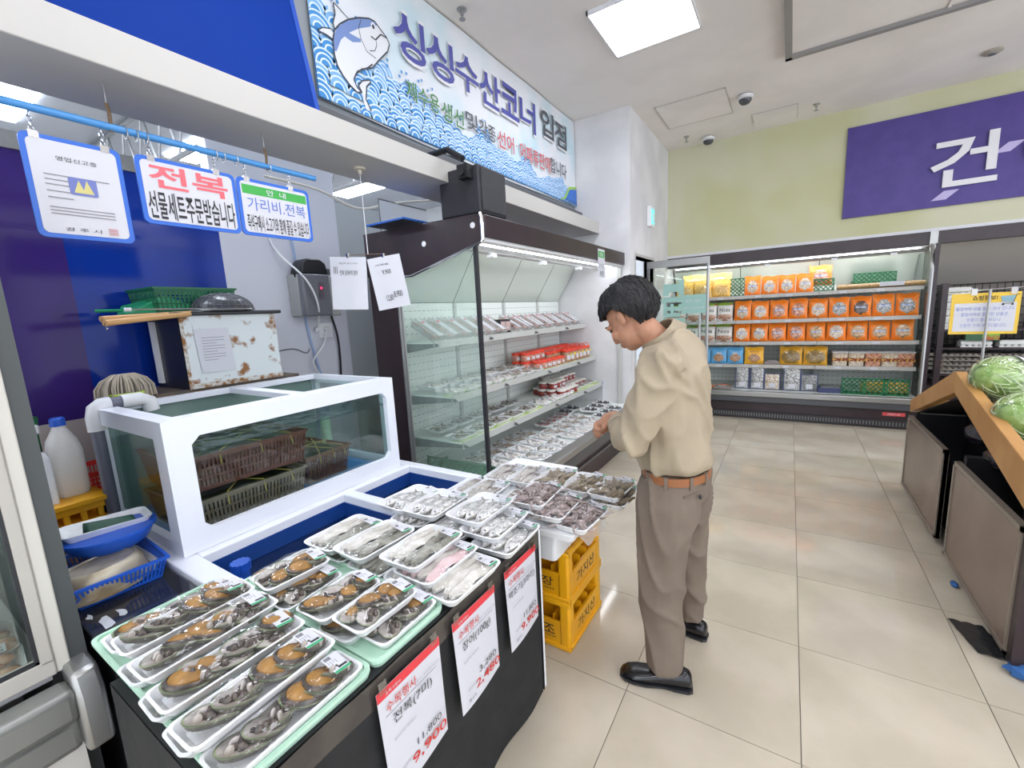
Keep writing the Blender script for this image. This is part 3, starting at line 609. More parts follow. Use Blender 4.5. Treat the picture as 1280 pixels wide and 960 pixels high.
bw = thing('blue_bowl', 'blue plastic colander bowl stacked behind the metal pan', 'bowl', (-2.08, .455, .765))
MB().lathe([(.06, 0), (.105, .03), (.125, .075), (.132, .076), (.132, .070), (.11, .028), (.06, -.004)], 28).build('bowl', BLUEP, bw, True, world=False)
MB().lathe([(.126, .072), (.138, .072), (.138, .079), (.126, .079)], 28).build('rim', BLUEP, bw, True, world=False)
o = link('foam_tray', tray_mesh(.25, .15, .026)); o.location = (-2.10, .455, .838); o.rotation_euler = (0, R(2), R(84)); tag(o, 'white foam tray resting on the blue bowl', 'tray')
o = MB().grid(lambda u, v: (-2.07+.13*(v-.5)*.4+.02*u, .39+.13*u, .866+.03*math.sin(v*3.1)*(1-u*.6)-.03*abs(v-.5)*(1-u)), 10, 8).build('green_glove', mat('glove_green', '234a3c', .5), None, True); tag(o, 'dark green rubber glove folded on the foam tray', 'glove')
sm_ = o.modifiers.new('solid', 'SOLIDIFY'); sm_.thickness = .006

# pvc pipe and mop
t = thing('drain_pipe', 'grey pipe with a white elbow hooked over the tank rim', 'pipe', (-2.6, .60, 0))
PG = mat('pvc_grey', '686a78', .4); PX_, PY_ = -2.56, .59
MB().tube([(PX_, PY_, .2), (PX_, PY_, 1.16)], .024, 12).build('riser', PG, t, True)
MB().tube([(PX_, PY_, 1.13), (PX_, PY_, 1.19), (PX_, PY_+.008, 1.225), (PX_, PY_+.03, 1.24), (PX_, PY_+.06, 1.24)], .032, 14).build('elbow', PLASTW, t, True)
MB().tube([(PX_, PY_+.06, 1.24), (PX_, PY_+.10, 1.24)], .026, 12).build('coupling', PG, t, True)
MB().tube([(PX_, PY_+.10, 1.24), (PX_, PY_+.17, 1.24), (PX_, PY_+.20, 1.225), (PX_, PY_+.205, 1.18)], .032, 14).build('elbow', PLASTW, t, True)
mp = thing('mop', 'string mop head with a lime band standing upside down', 'mop', (-2.72, .76, 0))
MB().tube([(-2.72, .76, .02), (-2.72, .76, 1.26)], .012, 8).build('handle', WOODM, mp)
sg = MB(); rw = random.Random(2)
for k in range(190):
    a = rw.uniform(0, 6.28); q = rw.uniform(.35, 1); x, y = math.cos(a)*.06*q, math.sin(a)*.11*q
    sg.tube([(-2.72+x*.2, .76+y*.4, 1.352), (-2.72+x*.8, .76+y*.85, 1.34-.015*q), (-2.72+x*1.05, .76+y*1.08, 1.29), (-2.72+x*1.1, .76+y*1.12+rw.uniform(-.006, .006), 1.19-.03*rw.random())], .0034, 5)
stuff(sg.build('strings', mat('mop_cotton', 'b3a897', .9), mp, True))
MB().lathe([(.075, 0), (.08, .008), (.075, .016)], 20, (-2.72, .76, 1.25), caps=False).build('lime_band', mat('lime', 'b7d052', .6), mp)

# ------------------------------------------------------------------ sink base and tank
SY0, SY1, SX0, SX1, SZ = .56, 1.78, -2.64, -1.36, .70
t = thing('sink_base', 'white framed seafood sink with two dark blue basins', 'sink', (-2.0, 1.17, 0))
MB().box(SX0, SX1, SY0, SY0+.08, .60, SZ).box(SX0, SX1, SY1-.06, SY1, .60, SZ).box(-1.905, -1.845, SY0+.08, SY1-.06, .60, SZ).box(SX0, SX0+.05, SY0+.08, SY1-.06, .6, SZ).box(SX1-.05, SX1, SY0+.08, SY1-.06, .6, SZ).build('frame', PVCW, t, bevel=.006)
MB().box(-1.845, SX1-.05, 1.27, 1.33, .62, SZ).build('divider', PVCW, t, bevel=.006)
MB().box(SX0, SX1, SY0, SY1, 0, .46).build('body', PVCW, t)
for (y0, y1) in ((SY0+.08, 1.27), (1.33, SY1-.06)):
    MB().box(-1.845, -1.84, y0, y1, .46, .66).box(SX1-.055, SX1-.05, y0, y1, .46, .66).box(-1.845, SX1-.05, y0, y0+.005, .46, .66).box(-1.845, SX1-.05, y1-.005, y1, .46, .66).box(-1.845, SX1-.05, y0, y1, .46, .47).build('basin', BLUET, t)
    MB().box(-1.84, SX1-.055, y0+.005, y1-.005, .585, .59).build('water', WATER, t)
kn = thing('valve_knob', 'blue ribbed plastic knob in the near sink basin', 'knob', (-1.735, .72, .592))
MB().lathe([(.03*(1), 0), (.03, .05)], 8).build('stem', BLUEP, kn, world=False)
MB().loft([[Vector((math.cos(k*math.pi/18)*(.035 if k % 3 else .030), math.sin(k*math.pi/18)*(.035 if k % 3 else .030), z)) for k in range(36)] for z in (.04, .072)]).build('grip', BLUEP, kn, world=False)
# tank
TX0, TX1, TY0, TY1, TZ0, TZ1 = -2.62, -1.885, .60, 1.69, SZ+.002, 1.225
tk = thing('fish_tank', 'white framed live seafood tank with chamfered windows', 'tank', (-2.25, 1.145, TZ0))
def window_frame(pts_out, pts_in, axis, a0, a1):
    b = MB(); n = len(pts_out)
    def P(q, a): return (a, q[0], q[1]) if axis == 0 else (q[0], a, q[1])
    vs = [P(q, a0) for q in pts_out]+[P(q, a0) for q in pts_in]+[P(q, a1) for q in pts_out]+[P(q, a1) for q in pts_in]; fs = []
    for i in range(n):
        j = (i+1) % n; fs += [(i, j, n+j, n+i), (2*n+i, 3*n+i, 3*n+j, 2*n+j), (n+i, n+j, 3*n+j, 3*n+i), (i, 2*n+i, 2*n+j, j)]
    return b.add(vs, fs)
def chamf(y0, y1, z0, z1, c): return [(y0+c, z0), (y1-c, z0), (y1, z0+c), (y1, z1-c), (y1-c, z1), (y0+c, z1), (y0, z1-c), (y0, z0+c)]
def outer(y0, y1, z0, z1, c): return [(y0+c, z0), (y1-c, z0), (y1, z0+c), (y1, z1-c), (y1-c, z1), (y0+c, z1), (y0, z1-c), (y0, z0+c)]
def octo(y0, y1, z0, z1): e = .0005; return outer(y0, y1, z0, z1, e)
window_frame(octo(TY0, TY1, TZ0, TZ1), chamf(TY0+.085, TY1-.055, TZ0+.075, TZ1-.075, .03), 0, TX1-.03, TX1).build('front_frame', PVCW, tk)
window_frame(octo(TX0, TX1-.03, TZ0, TZ1), chamf(TX0+.045, TX1-.09, TZ0+.045, TZ1-.07, .004), 1, TY0, TY0+.03).build('side_frame', PVCW, tk)
window_frame(octo(TX0, TX1-.03, TZ0, TZ1), chamf(TX0+.05, TX1-.09, TZ0+.05, TZ1-.05, .004), 1, TY1-.03, TY1).build('side_frame', PVCW, tk)
MB().box(TX0, TX0+.05, TY0+.03, TY1-.03, TZ1-.03, TZ1).box(TX1-.085, TX1-.03, TY0+.03, TY1-.03, TZ1-.03, TZ1).box(TX0+.05, TX1-.085, 1.15, 1.21, TZ1-.03, TZ1).box(TX0+.05, TX1-.085, TY0+.03, TY0+.07, TZ1-.03, TZ1).build('top_rim', PVCW, tk, bevel=.003)
MB().box(TX1-.035, TX1-.03, TY0+.03, TY1-.03, TZ0, TZ1-.03).build('front_pane', GLASST, tk)
MB().box(TX0+.03, TX1-.035, TY0+.03, TY0+.035, TZ0, TZ1-.03).build('side_pane', GLASST, tk)
MB().box(TX0+.03, TX1-.035, TY1-.035, TY1-.03, TZ0, TZ1-.03).build('side_pane', GLASST, tk)
MB().box(TX0+.005, TX0+.012, TY0+.03, TY1-.03, TZ0, TZ1-.03).build('back_pane', mat('tank_back', '7d948c', .4, c2='6c847e', ns=3), tk)
MB().box(TX0+.012, TX1-.035, TY0+.035, TY1-.035, TZ0, TZ0+.012).build('tank_floor', mat('tank_floor_blue', '3a78b4', .4), tk)
MB().box(TX0+.013, TX1-.036, TY0+.036, TY1-.036, 1.075, 1.08).build('water', WATER, tk)
t = thing('standpipe', 'pale green standpipe inside the fish tank', 'pipe', (-2.3, 1.52, TZ0+.013)); MB().tube([(0, 0, 0), (0, 0, .30)], .028, 14).build('pipe', mat('pipe_palegreen', 'b3cdb4', .4), t, True, world=False); MB().tube([(0, 0, .30), (0, 0, .37)], .034, 14).build('cap', mat('pipe_cap', '6a8296', .4), t, True, world=False)
BRN = mat('basket_brown', '6b3a2c', .5); TAUP = mat('basket_taupe', '7d6a54', .5); DKC = mat('seaweed_dark', '2e3428', .5, c2='40402e', ns=30)
def shell_basket(label, w, l, h, m, loc, rz):
    t = thing('shellfish_basket', label, 'basket', loc, rz); link('basket', basket_mesh(w, l, h, m, .02, .016, 3, 'basket', .55), t)
    MB().grid(lambda u, v: ((u-.5)*(w-.03), (v-.5)*(l-.03), h-.02+.02*math.sin(u*9)*math.cos(v*11)), 8, 10).build('shellfish', DKC, t, True, world=False)
    stuff(t.children[-1])
    tw = MB(); 
    for a, b in (((-.4, -.3), (.5, .1)), ((-.3, .4), (.5, -.2)), ((-.5, 0), (.5, .35)), ((.1, -.5), (.0, .5))): tw.tube([(a[0]*w, a[1]*l, h+.008), ((a[0]+b[0])*w/2, (a[1]+b[1])*l/2, h+.018), (b[0]*w, b[1]*l, h+.006), (b[0]*w*1.05, b[1]*l*1.04, h-.05)], .003, 5)
    stuff(tw.build('straw_ties', mat('straw', 'b09a4c', .6), t, world=False))
shell_basket('taupe shellfish basket under the brown one in the tank', .40, .50, .15, TAUP, (-2.17, .915, TZ0+.013), 0)
shell_basket('red brown shellfish basket on top of the taupe one in the tank', .40, .54, .15, BRN, (-2.18, .93, TZ0+.19), R(-2))
shell_basket('brown shellfish basket alone on the tank floor', .36, .28, .15, mat('basket_brown2', '75503c', .5), (-2.26, 1.36, TZ0+.013), R(4))

# ------------------------------------------------------------------ rusty box on its stand, strainer, green baskets
st = thing('box_stand', 'dark stained stand behind the tank under the rusty box', 'stand', (-2.88, 1.2, 0))
MB().box(-3.08, -2.67, .86, 1.62, 1.195, 1.235).build('top', mat('stand_top', '57504c', .5, c2='6b5b48', ns=12), st)
for x, y in ((-3.05, .9), (-2.70, .9), (-3.05, 1.55), (-2.70, 1.55)): MB().box(x-.02, x+.02, y-.02, y+.02, 0, 1.195).build('leg', STEELD, st)
rx = thing('rusty_cooler', 'white steel cooler box with rust streaks and a black side', 'cooler box', (-2.85, 1.25, 1.236))
RUSTM = mat('rusty_white', 'cfd6d6', .4, c2='8a5a2c', ns=11, nd=6, lo=.575, hi=.66); RUSTE = mat('rust_edge', '8c5f30', .7, c2='c9cac4', ns=30, lo=.4, hi=.6)
MB().box(-2.665, -2.65, 1.01, 1.50, 1.25, 1.62).build('front', RUSTM, rx)
MB().box(-3.04, -2.665, 1.0, 1.50, 1.236, 1.62).build('body', mat('cooler_black', '212227', .35), rx)
MB().box(-2.652, -2.647, 1.0, 1.505, 1.236, 1.262).box(-2.652, -2.648, 1.0, 1.016, 1.26, 1.62).build('rust_edge', RUSTE, rx)
MB().box(-3.0, -2.95, .985, 1.0, 1.26, 1.60).build('side_strip', PLASTW, rx)
MB().box(-3.06, -2.62, .90, 1.53, 1.62, 1.64).build('lid', BLACK, rx, bevel=.006)
pa = thing('notice_sheet', 'printed notice taped on the rusty cooler front', 'paper', (-2.646, 1.16, 1.30))
MB().grid(lambda u, v: (-2.644+.004*(1-v)*math.sin(u*3), 1.055+.17*u+.012*(1-v), 1.315+.235*v), 4, 6).build('sheet', PAPER, pa, True)
for k in range(9): MB().box(-2.6395, -2.639, 1.085, 1.085+(.11 if k % 3 else .07), 1.38+.015*k, 1.383+.015*k).build('print_line', GREYINK, pa)
g1 = basket('green_basket', 'dark green plastic basket on top of the rusty cooler', .30, .40, .13, GRN, (-2.90, 1.14, 1.642), R(3), 3, .022, .4)
g2 = thing('green_dustpan', 'bright green plastic scoop in front of the green basket', 'scoop', (-2.84, 1.0, 1.641))
MB().add([(-.10, -.16, .0), (.06, -.16, 0), (.06, .16, 0), (-.10, .16, 0), (-.12, -.13, .05), (.02, .02, .095), (.02, .14, .04), (-.12, .15, .05)], [(0, 3, 2, 1), (4, 5, 6, 7), (0, 1, 5, 4), (1, 2, 6, 5), (2, 3, 7, 6), (3, 0, 4, 7)]).build('scoop', mat('green_bright', '1f8f5e', .4), g2, bevel=.006, world=False); MB().tube([(-.02, -.16, .02), (-.02, -.26, .02)], .008, 8).build('handle', mat('green_bright', '1f8f5e', .4), g2, world=False)
def strainer(label, bowl, end, r):
    t = thing('strainer', label, 'strainer', bowl); d = (Vector(end)-Vector(bowl)).normalized(); B = Vector(bowl)
    MB().tube([B+d*(r*.9), B+d*(r*1.5)], .010, 8).build('ferrule', STEELD, t); MB().tube([B+d*(r*1.4), Vector(end)], [.012, .014], 10).build('handle', mat('wood_handle', 'c89a63', .5), t, True)
    MB().tube([Vector(end), Vector(end)-Vector((0, 0, .03)), Vector(end)-Vector((0, -.008, .02))], .002, 4).build('hanging_ring', CHROME, t)
    MB().tube([B+Vector((r*math.cos(a*.314), r*math.sin(a*.314)*1.0, .0)) for a in range(21)], .004, 6).build('rim', STEEL, t, True)
    m = MB(); N = 14
    for k in range(N):
        a = math.pi*k/N
        m.tube([B+Vector((r*math.cos(a)*math.cos(q), r*math.sin(a)*math.cos(q), .62*r*math.sin(q))) for q in [math.pi*i/10 for i in range(11)]], .0014, 4)
    for k in range(1, 6): q = k*math.pi/12; m.tube([B+Vector((r*math.cos(a*.314)*math.cos(q), r*math.sin(a*.314)*math.cos(q), .62*r*math.sin(q))) for a in range(21)], .0012, 4)
    stuff(m.build('wire_mesh', STEELD, t))
    MB().lathe([(r*.97*math.cos(q), .60*r*math.sin(q)) for q in [math.pi/2*i/8*.99 for i in range(9)]], 22, B, caps=False).build('gauze', glass('gauze', (150, 150, 155), .05, .3, base=.22, basec=(120, 120, 125)), t, True)
strainer('upturned wire strainer with a wooden handle on the cooler lid', (-2.72, 1.25, 1.648), px(131, 404, 0, -2.46), .155)
strainer('second wooden handled strainer lying under the first', (-2.76, 1.24, 1.645), px(127, 399, 0, -2.50), .13)
t = thing('metal_rod', 'thin metal rod with a plastic tip lying on the cooler lid', 'rod', (-2.62, 1.0, 1.66)); MB().tube([(-2.60, 1.2, 1.653), (-2.60, .80, 1.655)], .004, 6).build('rod', STEEL, t); MB().tube([(-2.60, .80, 1.655), (-2.60, .775, 1.655)], .009, 8).build('tip', PLASTW, t)

# ------------------------------------------------------------------ display table
TT = .72
tb = thing('display_table', 'long display table covered with a black cloth', 'table', (-1.1, .8, 0))
MB().box(-1.345, -.79, .24, 1.355, TT-.03, TT).build('top', CLOTH, tb)
def skirt(u, v, side):
    z = TT*(1-v)+.012*v
    if side == 0:
        y = .245+1.105*u; return (-.786+.006*math.sin(u*23)*v+.004*math.sin(u*7)*v, y, z)
    x = -.785-.555*u; return (x, (.238 if side == 1 else 1.358)+(-1 if side == 1 else 1)*.005*math.sin(u*14)*v, z)
for sd in (0, 1, 2): MB().grid(lambda u, v: skirt(u, v, sd), 40 if sd == 0 else 20, 6).build('cloth_skirt', CLOTH, tb, True)
MB().grid(lambda u, v: (-.782+.002*math.sin(u*30), .25+1.1*u, TT+.002-.07*v), 30, 2).build('tape_band', mat('clear_tape_band', '3d3936', .18, c2='4a4540', ns=10), tb, True)
MB().tube([(-.783, 1.36, TT), (-.783, 1.362, .03)], .004, 6).build('edge_trim', PLASTW, tb)
for x in (-1.32, -.83):
    for y in (.29, 1.31): MB().box(x-.018, x+.018, y-.018, y+.018, 0, TT-.03).build('leg', STEELD, tb)
def board(label, x0, x1, y0, y1):
    t = thing('mint_board', label, 'tray', ((x0+x1)/2, (y0+y1)/2, TT+.001)); w, l = x1-x0, y1-y0
    MB().loft([rr(w-.01, l-.01, .02, 0), rr(w, l, .025, .012)]).build('base', MINT, t, True, world=False)
    b = MB(); b.loft([rr(w, l, .025, .012), rr(w, l, .025, .020), rr(w-.02, l-.02, .02, .020), rr(w-.02, l-.02, .02, .0125)], caps=False); b.build('rim', MINT, t, world=False)
board('pale mint board under the long abalone trays', -1.555, -.795, .255, .575); board('pale mint board under the small abalone trays', -1.46, -.795, .58, .83)

# contents
def jit(r, a): return r.uniform(-a, a)
AB_M = [mat('abalone_shell', '7b7868', .4, c2='55524a', ns=60), mat('abalone_foot', 'a87a36', .4, c2='7c5a2a', ns=38, lo=.3, hi=.7), mat('abalone_mantle', '5e544c', .3, c2='3a3430', ns=70), mat('abalone_pale', 'bab3ac', .25, c2='8e857c', ns=30), mat('abalone_rim', '8a9474', .4, c2='5f6850', ns=50)]
def abalone_mesh(kind, seed):
    r = random.Random(seed); b = MB(); n = 20; a, c = .040, .029
    def ringpts(s, z, fr=0): return [Vector((c*s*math.cos(6.283*k/n)*(1+fr*r.uniform(-1, 1)), a*s*math.sin(6.283*k/n)*(1+.12*math.cos(6.283*k/n))*(1+fr*r.uniform(-1, 1)), z+fr*.04*r.uniform(-.5, 1)*.5)) for k in range(n)]
    b.loft([ringpts(.45, 0), ringpts(.85, .006), ringpts(1.0, .014)], 0)
    b.loft([ringpts(1.0, .014), ringpts(1.02, .0155), ringpts(.93, .0155)], 4, caps=False)
    if kind == 0:
        b.loft([ringpts(.93, .0152), ringpts(.92, .020, .05), ringpts(.80, .0215, .05), ringpts(.76, .019)], 2, caps=False)
        b.loft([ringpts(.79, .017), ringpts(.74, .0235), ringpts(.55, .028), ringpts(.3, .0295), ringpts(.05, .030)], 1)
    else:
        b.loft([ringpts(.93, .0155), ringpts(.70, .0165), ringpts(.35, .014), ringpts(.05, .013)], 3)
        for k in range(16):
            q = r.uniform(0, 6.28); s = r.uniform(.1, .7); b.ell((c*s*math.cos(q)+.008, a*s*math.sin(q), .018), (r.uniform(.003, .007), r.uniform(.005, .010), r.uniform(.004, .009)), nu=7, nv=5, mi=2 if r.random() < .7 else 3)
        if kind == 2: b.ell((-.004, .006, .019), (.016, .022, .010), nu=12, nv=6, mi=1)
    return b.mesh('abalone', AB_M, True)
ABM = [abalone_mesh(k, s) for k, s in ((0, 1), (1, 2), (1, 3), (2, 4), (0, 5))]
EEL_M = [mat('eel_cream', 'dcd8d0', .25, c2='c4bfb4', ns=20), mat('eel_grey', 'a3a196', .25, c2='7c7a6e', ns=25), mat('eel_pink', 'dcc4c4', .25, c2='cfb2b1', ns=20)]
def eel_mesh(mi, seed, L=.20):
    r = random.Random(seed); b = MB(); rings = []; ph = r.random()*6
    for i in range(17):
        s = i/16; y = (s-.5)*L; w = .021*min(1, 4*s+.35, 4*(1-s)+.3)*(1+.12*math.sin(s*9+ph)); x = .008*math.sin(s*6+ph); z = .010+.003*math.sin(s*13+ph)
        rings.append([Vector((x+w*math.cos(q), y, z+.009*math.sin(q)+(.004*math.cos(2*q+s*4)))) for q in [6.283*k/12 for k in range(12)]])
    b.loft(rings, mi); return b.mesh('eel_fillet', EEL_M, True)
EEL = [eel_mesh(0, 1), eel_mesh(1, 2), eel_mesh(2, 3), eel_mesh(0, 7), eel_mesh(1, 9)]
FI_M = [mat('fish_silver', 'd2d1ce', .22, .2, c2='a5a4a0', ns=60, nd=2), mat('fish_belly', 'e2deda', .25, c2='d0c8c2', ns=40), mat('fish_dark', '7a786f', .3, c2='979488', ns=50), mat('fish_eye_black', '16161a', .1)]
def fish_mesh(seed, L=.19, dark=0):
    r = random.Random(seed); b = MB(); prof = [(0, .004, .004), (.04, .012, .010), (.12, .020, .014), (.28, .026, .016), (.45, .024, .015), (.62, .018, .011), (.78, .010, .007), (.86, .007, .004)]
    rings = [[Vector((hw*math.cos(q)+.006*math.sin(s*3.3), (s-.5)*L, hz+hz*math.sin(q))) for q in [6.283*k/12 for k in range(12)]] for s, hw, hz in prof]
    o = len(b.f); b.loft(rings, 0)
    n = len(prof)-1
    for i in range(n):
        for j in range(12):
            b.m[o+i*12+j] = (1 if 4 <= j <= 7 else (2 if (j in (0, 11) or dark) else 0))
    y0 = .36*L; b.add([(.002, y0, .005), (-.004, y0, .005), (-.022, .5*L, .004), (0, .44*L, .004), (.022, .52*L, .004)], [(0, 1, 2, 3), (0, 3, 4)], 2)
    b.add([(.024, -.2*L, .014), (.036, -.05*L, .012), (.02, .18*L, .010)], [(0, 1, 2)], 2); b.add([(-.022, -.02*L, .012), (-.032, .08*L, .009), (-.017, .15*L, .010)], [(0, 1, 2)], 1)
    b.ell((.004, -.43*L, .020), (.004, .004, .003), nu=8, nv=5, mi=3); return b.mesh('fish', FI_M, True)
FISH = [fish_mesh(1), fish_mesh(2, .18), fish_mesh(3, .20)]
OC_M = [mat('octopus_purple', '8f807c', .3, c2='a99a96', ns=45), mat('octopus_dark', '74665f', .3, c2='95867e', ns=45)]
SH_M = [mat('shrimp_brown', '988970', .3, c2='6f6250', ns=50), mat('shrimp_pale', 'b3a892', .3, c2='8a7e6a', ns=50)]
MI_M = [mat('mix_pale', 'bcb6ae', .25, c2='8e877e', ns=50), mat('mix_dark', '6b635c', .3, c2='4b4540', ns=50)]
def octo_mesh(seed, mats=OC_M):
    r = random.Random(seed); b = MB(); b.ell((0, 0, .014), (.020, .026, .014), nu=12, nv=8)
    for k in range(8):
        a = 6.283*k/8+jit(r, .3); pts = []; x, y = 0, 0; h = a
        for i in range(8):
            pts.append((x+.012*math.cos(a), y+.012*math.sin(a), .010+.006*math.sin(i+k))); x += .010*math.cos(h); y += .012*math.sin(h); h += jit(r, .7)+.15
        b.tube(pts, [.007, .0065, .006, .0055, .005, .004, .003, .0015], 6, 0 if k % 2 else 1)
    return b.mesh('octopus', mats, True)
OCT = [octo_mesh(1), octo_mesh(2), octo_mesh(5)]
def shrimp_mesh(seed):
    r = random.Random(seed); b = MB(); pts = []; rs = []
    for i in range(12):
        s = i/11; pts.append((.014*math.sin(s*2.6), (s-.5)*.11, .009+.003*math.sin(s*3))); rs.append((.004+.008*math.sin(min(1, s*1.25)*3.0)**.7)*(1+.14*(i % 2)) if s < .9 else .005)
    b.tube(pts, rs, 8, 0)
    for k in range(6): y = -.03+.012*k; b.tube([(.006, y, .006), (.020, y-.004, .004)], .0018, 4, 1); b.tube([(-.004, y, .006), (-.016, y-.004, .004)], .0018, 4, 1)
    b.tube([(0, -.052, .010), (.012, -.075, .012), (.02, -.09, .010)], .0014, 4, 1); b.add([(0, .05, .008), (.016, .064, .007), (-.004, .068, .007)], [(0, 1, 2)], 1)
    return b.mesh('mantis_shrimp', SH_M, True)
SHR = [shrimp_mesh(1), shrimp_mesh(2)]
SQ_M = [mat('squid_pale', 'c9c4be', .22, c2='a9a39b', ns=40), mat('squid_spot', '8b7f78', .25, c2='a99f97', ns=60)]
def squid_mesh(seed):
    r = random.Random(seed); b = MB(); b.loft([[Vector((w*math.cos(q), y, .010+h*math.sin(q))) for q in [6.283*k/10 for k in range(10)]] for y, w, h in ((-.08, .003, .003), (-.05, .014, .007), (0, .018, .010), (.035, .015, .009), (.045, .009, .006))])
    b.add([(0, -.085, .010), (.028, -.055, .009), (.012, -.035, .010), (-.012, -.035, .010), (-.028, -.055, .009)], [(0, 1, 2, 3, 4)], 1)
    for k in range(6): b.tube([(-.006+.0025*k, .045, .010), (-.010+.005*k+jit(r, .004), .065, .008), (-.014+.006*k+jit(r, .008), .09, .007)], [.003, .0026, .001], 5, 1)
    return b.mesh('squid', SQ_M, True)
SQD = [squid_mesh(1), squid_mesh(4)]
STK = [PAPER, GREENB, INK, GREYINK]
def sticker_mesh(w=.045, l=.032):
    b = MB(); b.box(-w/2, w/2, -l/2, l/2, 0, .0006, 0); b.box(w/2-.007, w/2, -l/2, l/2, .0006, .0009, 1)
    for k in range(9): b.box(-w/2+.004, -w/2+.014, -l/2+.004+k*.0018, -l/2+.005+k*.0018, .0006, .0008, 2)
    for k in range(4): b.box(-w/2+.018, -w/2+.018+.014*(1 if k % 2 else .6), -l/2+.005+k*.006, -l/2+.0065+k*.006, .0006, .0008, 3)
    b.box(w/2-.016, w/2-.010, -l/2+.015, l/2-.003, .0006, .0008, 2); return b.mesh('label_sticker', STK)
STICK = sticker_mesh(.058, .040)
def film_mesh(w, l, h, bulge, seed):
    r = random.Random(seed); k1, k2, p = r.uniform(10, 20), r.uniform(10, 20), r.random()*6; b = MB()
    def P(u, v):
        x, y = (u-.5)*2, (v-.5)*2; e = (1-abs(x)**4)*(1-abs(y)**4); rd = 1-.045*(abs(x)*abs(y))**6*4
        return (x*w/2*rd, y*l/2*rd, h+.004+bulge*e*(1+.18*math.sin(k1*u+p)*math.sin(k2*v+p))-.0)
    b.grid(P, 14, 18); return b.mesh('film', FILM, True)
_tr = {}
def pack_proto(kind, w, l, seed, h=.024):
    key = ('t', w, l)
    if key not in _tr: _tr[key] = tray_mesh(w, l, h)
    t = bpy.data.objects.new('seafood_pack', None); COL.objects.link(t); t.empty_display_size = .03
    link('foam_tray', _tr[key], t); r = random.Random(seed)
    def put(nm, me, x, y, z, rz, rx=0, ry=0, s=1): o = link(nm, me, t); o.location = (x, y, z); o.rotation_euler = (rx, ry, rz); o.scale = (s, s, s); return o
    if kind == 'abalone_long':
        ys = [-.095, -.058, -.018, .022, .062, .10]
        for i, y in enumerate(ys): put('abalone', ABM[[0, 3, 1, 2, 1, 4][(i+seed*2) % 6]], jit(r, .008), y, .012+.004*(i % 2), jit(r, .8), R(r.uniform(-26, -10)), jit(r, .25), r.uniform(1.22, 1.38))
        bulge, lx, ly = .030, .014, .105
    elif kind == 'abalone':
        sp = [(-.022, -.06), (.020, -.045), (-.02, -.005), (.022, .01), (-.018, .05), (.02, .062)]
        for i, (x, y) in enumerate(sp): put('abalone', ABM[[0, 1, 0, 4, 3, 2][(i+seed) % 6]], x, y, .010+.004*(i % 2), jit(r, 1.4), R(r.uniform(-22, 5)), jit(r, .3), r.uniform(1.0, 1.15))
        bulge, lx, ly = .026, .028, .068
    elif kind.startswith('eel'):
        ms = {'eel': (0, 3, 1, 4), 'eel_pale': (3, 0, 3, 0), 'eel_pink': (2, 2, 0, 2)}[kind]
        for i, q in enumerate(ms): put('eel_fillet', EEL[q], (i-(len(ms)-1)/2)*.033, jit(r, .008), .008+.004*(i % 2), jit(r, .06))
        bulge, lx, ly = .012, .045, .085
    elif kind == 'fish':
        for i in range(3): put('fish', FISH[(i+seed) % 3], (i-1)*.044, jit(r, .008), .008, jit(r, .06)+(math.pi if False else 0), 0, R(12))
        bulge, lx, ly = .014, .05, .085
    elif kind == 'octopus':
        for i in range(6): put('octopus', OCT[i % 3], (-.03, .03)[i % 2]+jit(r, .01), (-.065, 0, .065)[i//2]+jit(r, .01), .010+.004*(i % 3), r.uniform(0, 6))
        bulge, lx, ly = .022, .045, .085
    elif kind == 'shrimp':
        for i in range(12): put('mantis_shrimp', SHR[i % 2], -.05+.02*(i % 6)+jit(r, .006), (-.045 if i < 6 else .045)+jit(r, .01), .009+.006*(i % 2), jit(r, .7), 0, 0, r.uniform(.9, 1.1))
        bulge, lx, ly = .020, .045, .085
    elif kind == 'squid':
        for i in range(6): put('squid', SQD[i % 2], -.04+.027*(i % 4)+jit(r, .004), (-.03 if i < 4 else .035)+jit(r, .01), .009+.008*(i//4), jit(r, .25))
        bulge, lx, ly = .016, .045, .085
    link('film', film_mesh(w-.006, l-.006, h, bulge, seed), t)
    e = (1-abs(2*lx/w)**4)*(1-abs(2*ly/l)**4)
    s = put('label_sticker', STICK, lx, ly, h+.0055+bulge*e*1.1, R(90)); s.rotation_euler = (R(-8), R(9), 0)
    return t
PROTO = {}
def pack(kind, w, l, loc, rz, label, group, seed=0, tilt=(0, 0), scale=None):
    key = (kind, w, l, seed)
    if key not in PROTO: o = PROTO[key] = pack_proto(kind, w, l, seed*7+3)
    else: o = dup(PROTO[key])
    o.location = loc; o.rotation_euler = (tilt[0], tilt[1], rz); o.name = 'seafood_pack'; tag(o, label, 'food pack', group)
    return o
Z1 = TT+.0145; 
LW, LL = .108, .305
G = 'abalone trays on the table'
lower = [(-1.435, .415), (-1.265, .40), (-1.105, .39), (-.968, .385), (-.848, .40)]
for i, (x, y) in enumerate(lower):
    pack('abalone_long', LW, LL, (x, y, Z1), R(jit(rnd, 1.5)), 'long abalone tray in the bottom layer, %s in from the black counter' % ORD[i], G, i % 3)
upper = [(-1.335, .412, .037, -2), (-1.19, .402, .046, 1), (-1.055, .392, .042, -1), (-.915, .382, .048, 1)]
for i, (x, y, dz, a) in enumerate(upper):
    pack('abalone_long', LW, LL, (x, y, Z1+dz), R(a), 'long abalone tray on the top layer, %s in from the black counter' % ORD[i], G, (i+1) % 3)
AW, AL = .125, .20
small = [(-1.36, .70, 0, 0), (-1.215, .665, 0, 3), (-1.08, .70, 0, -2), (-.955, .67, 0, 2), (-.862, .71, .0, 0), (-1.27, .665, .043, -6), (-1.02, .655, .045, 2), (-.895, .675, .046, -1)]
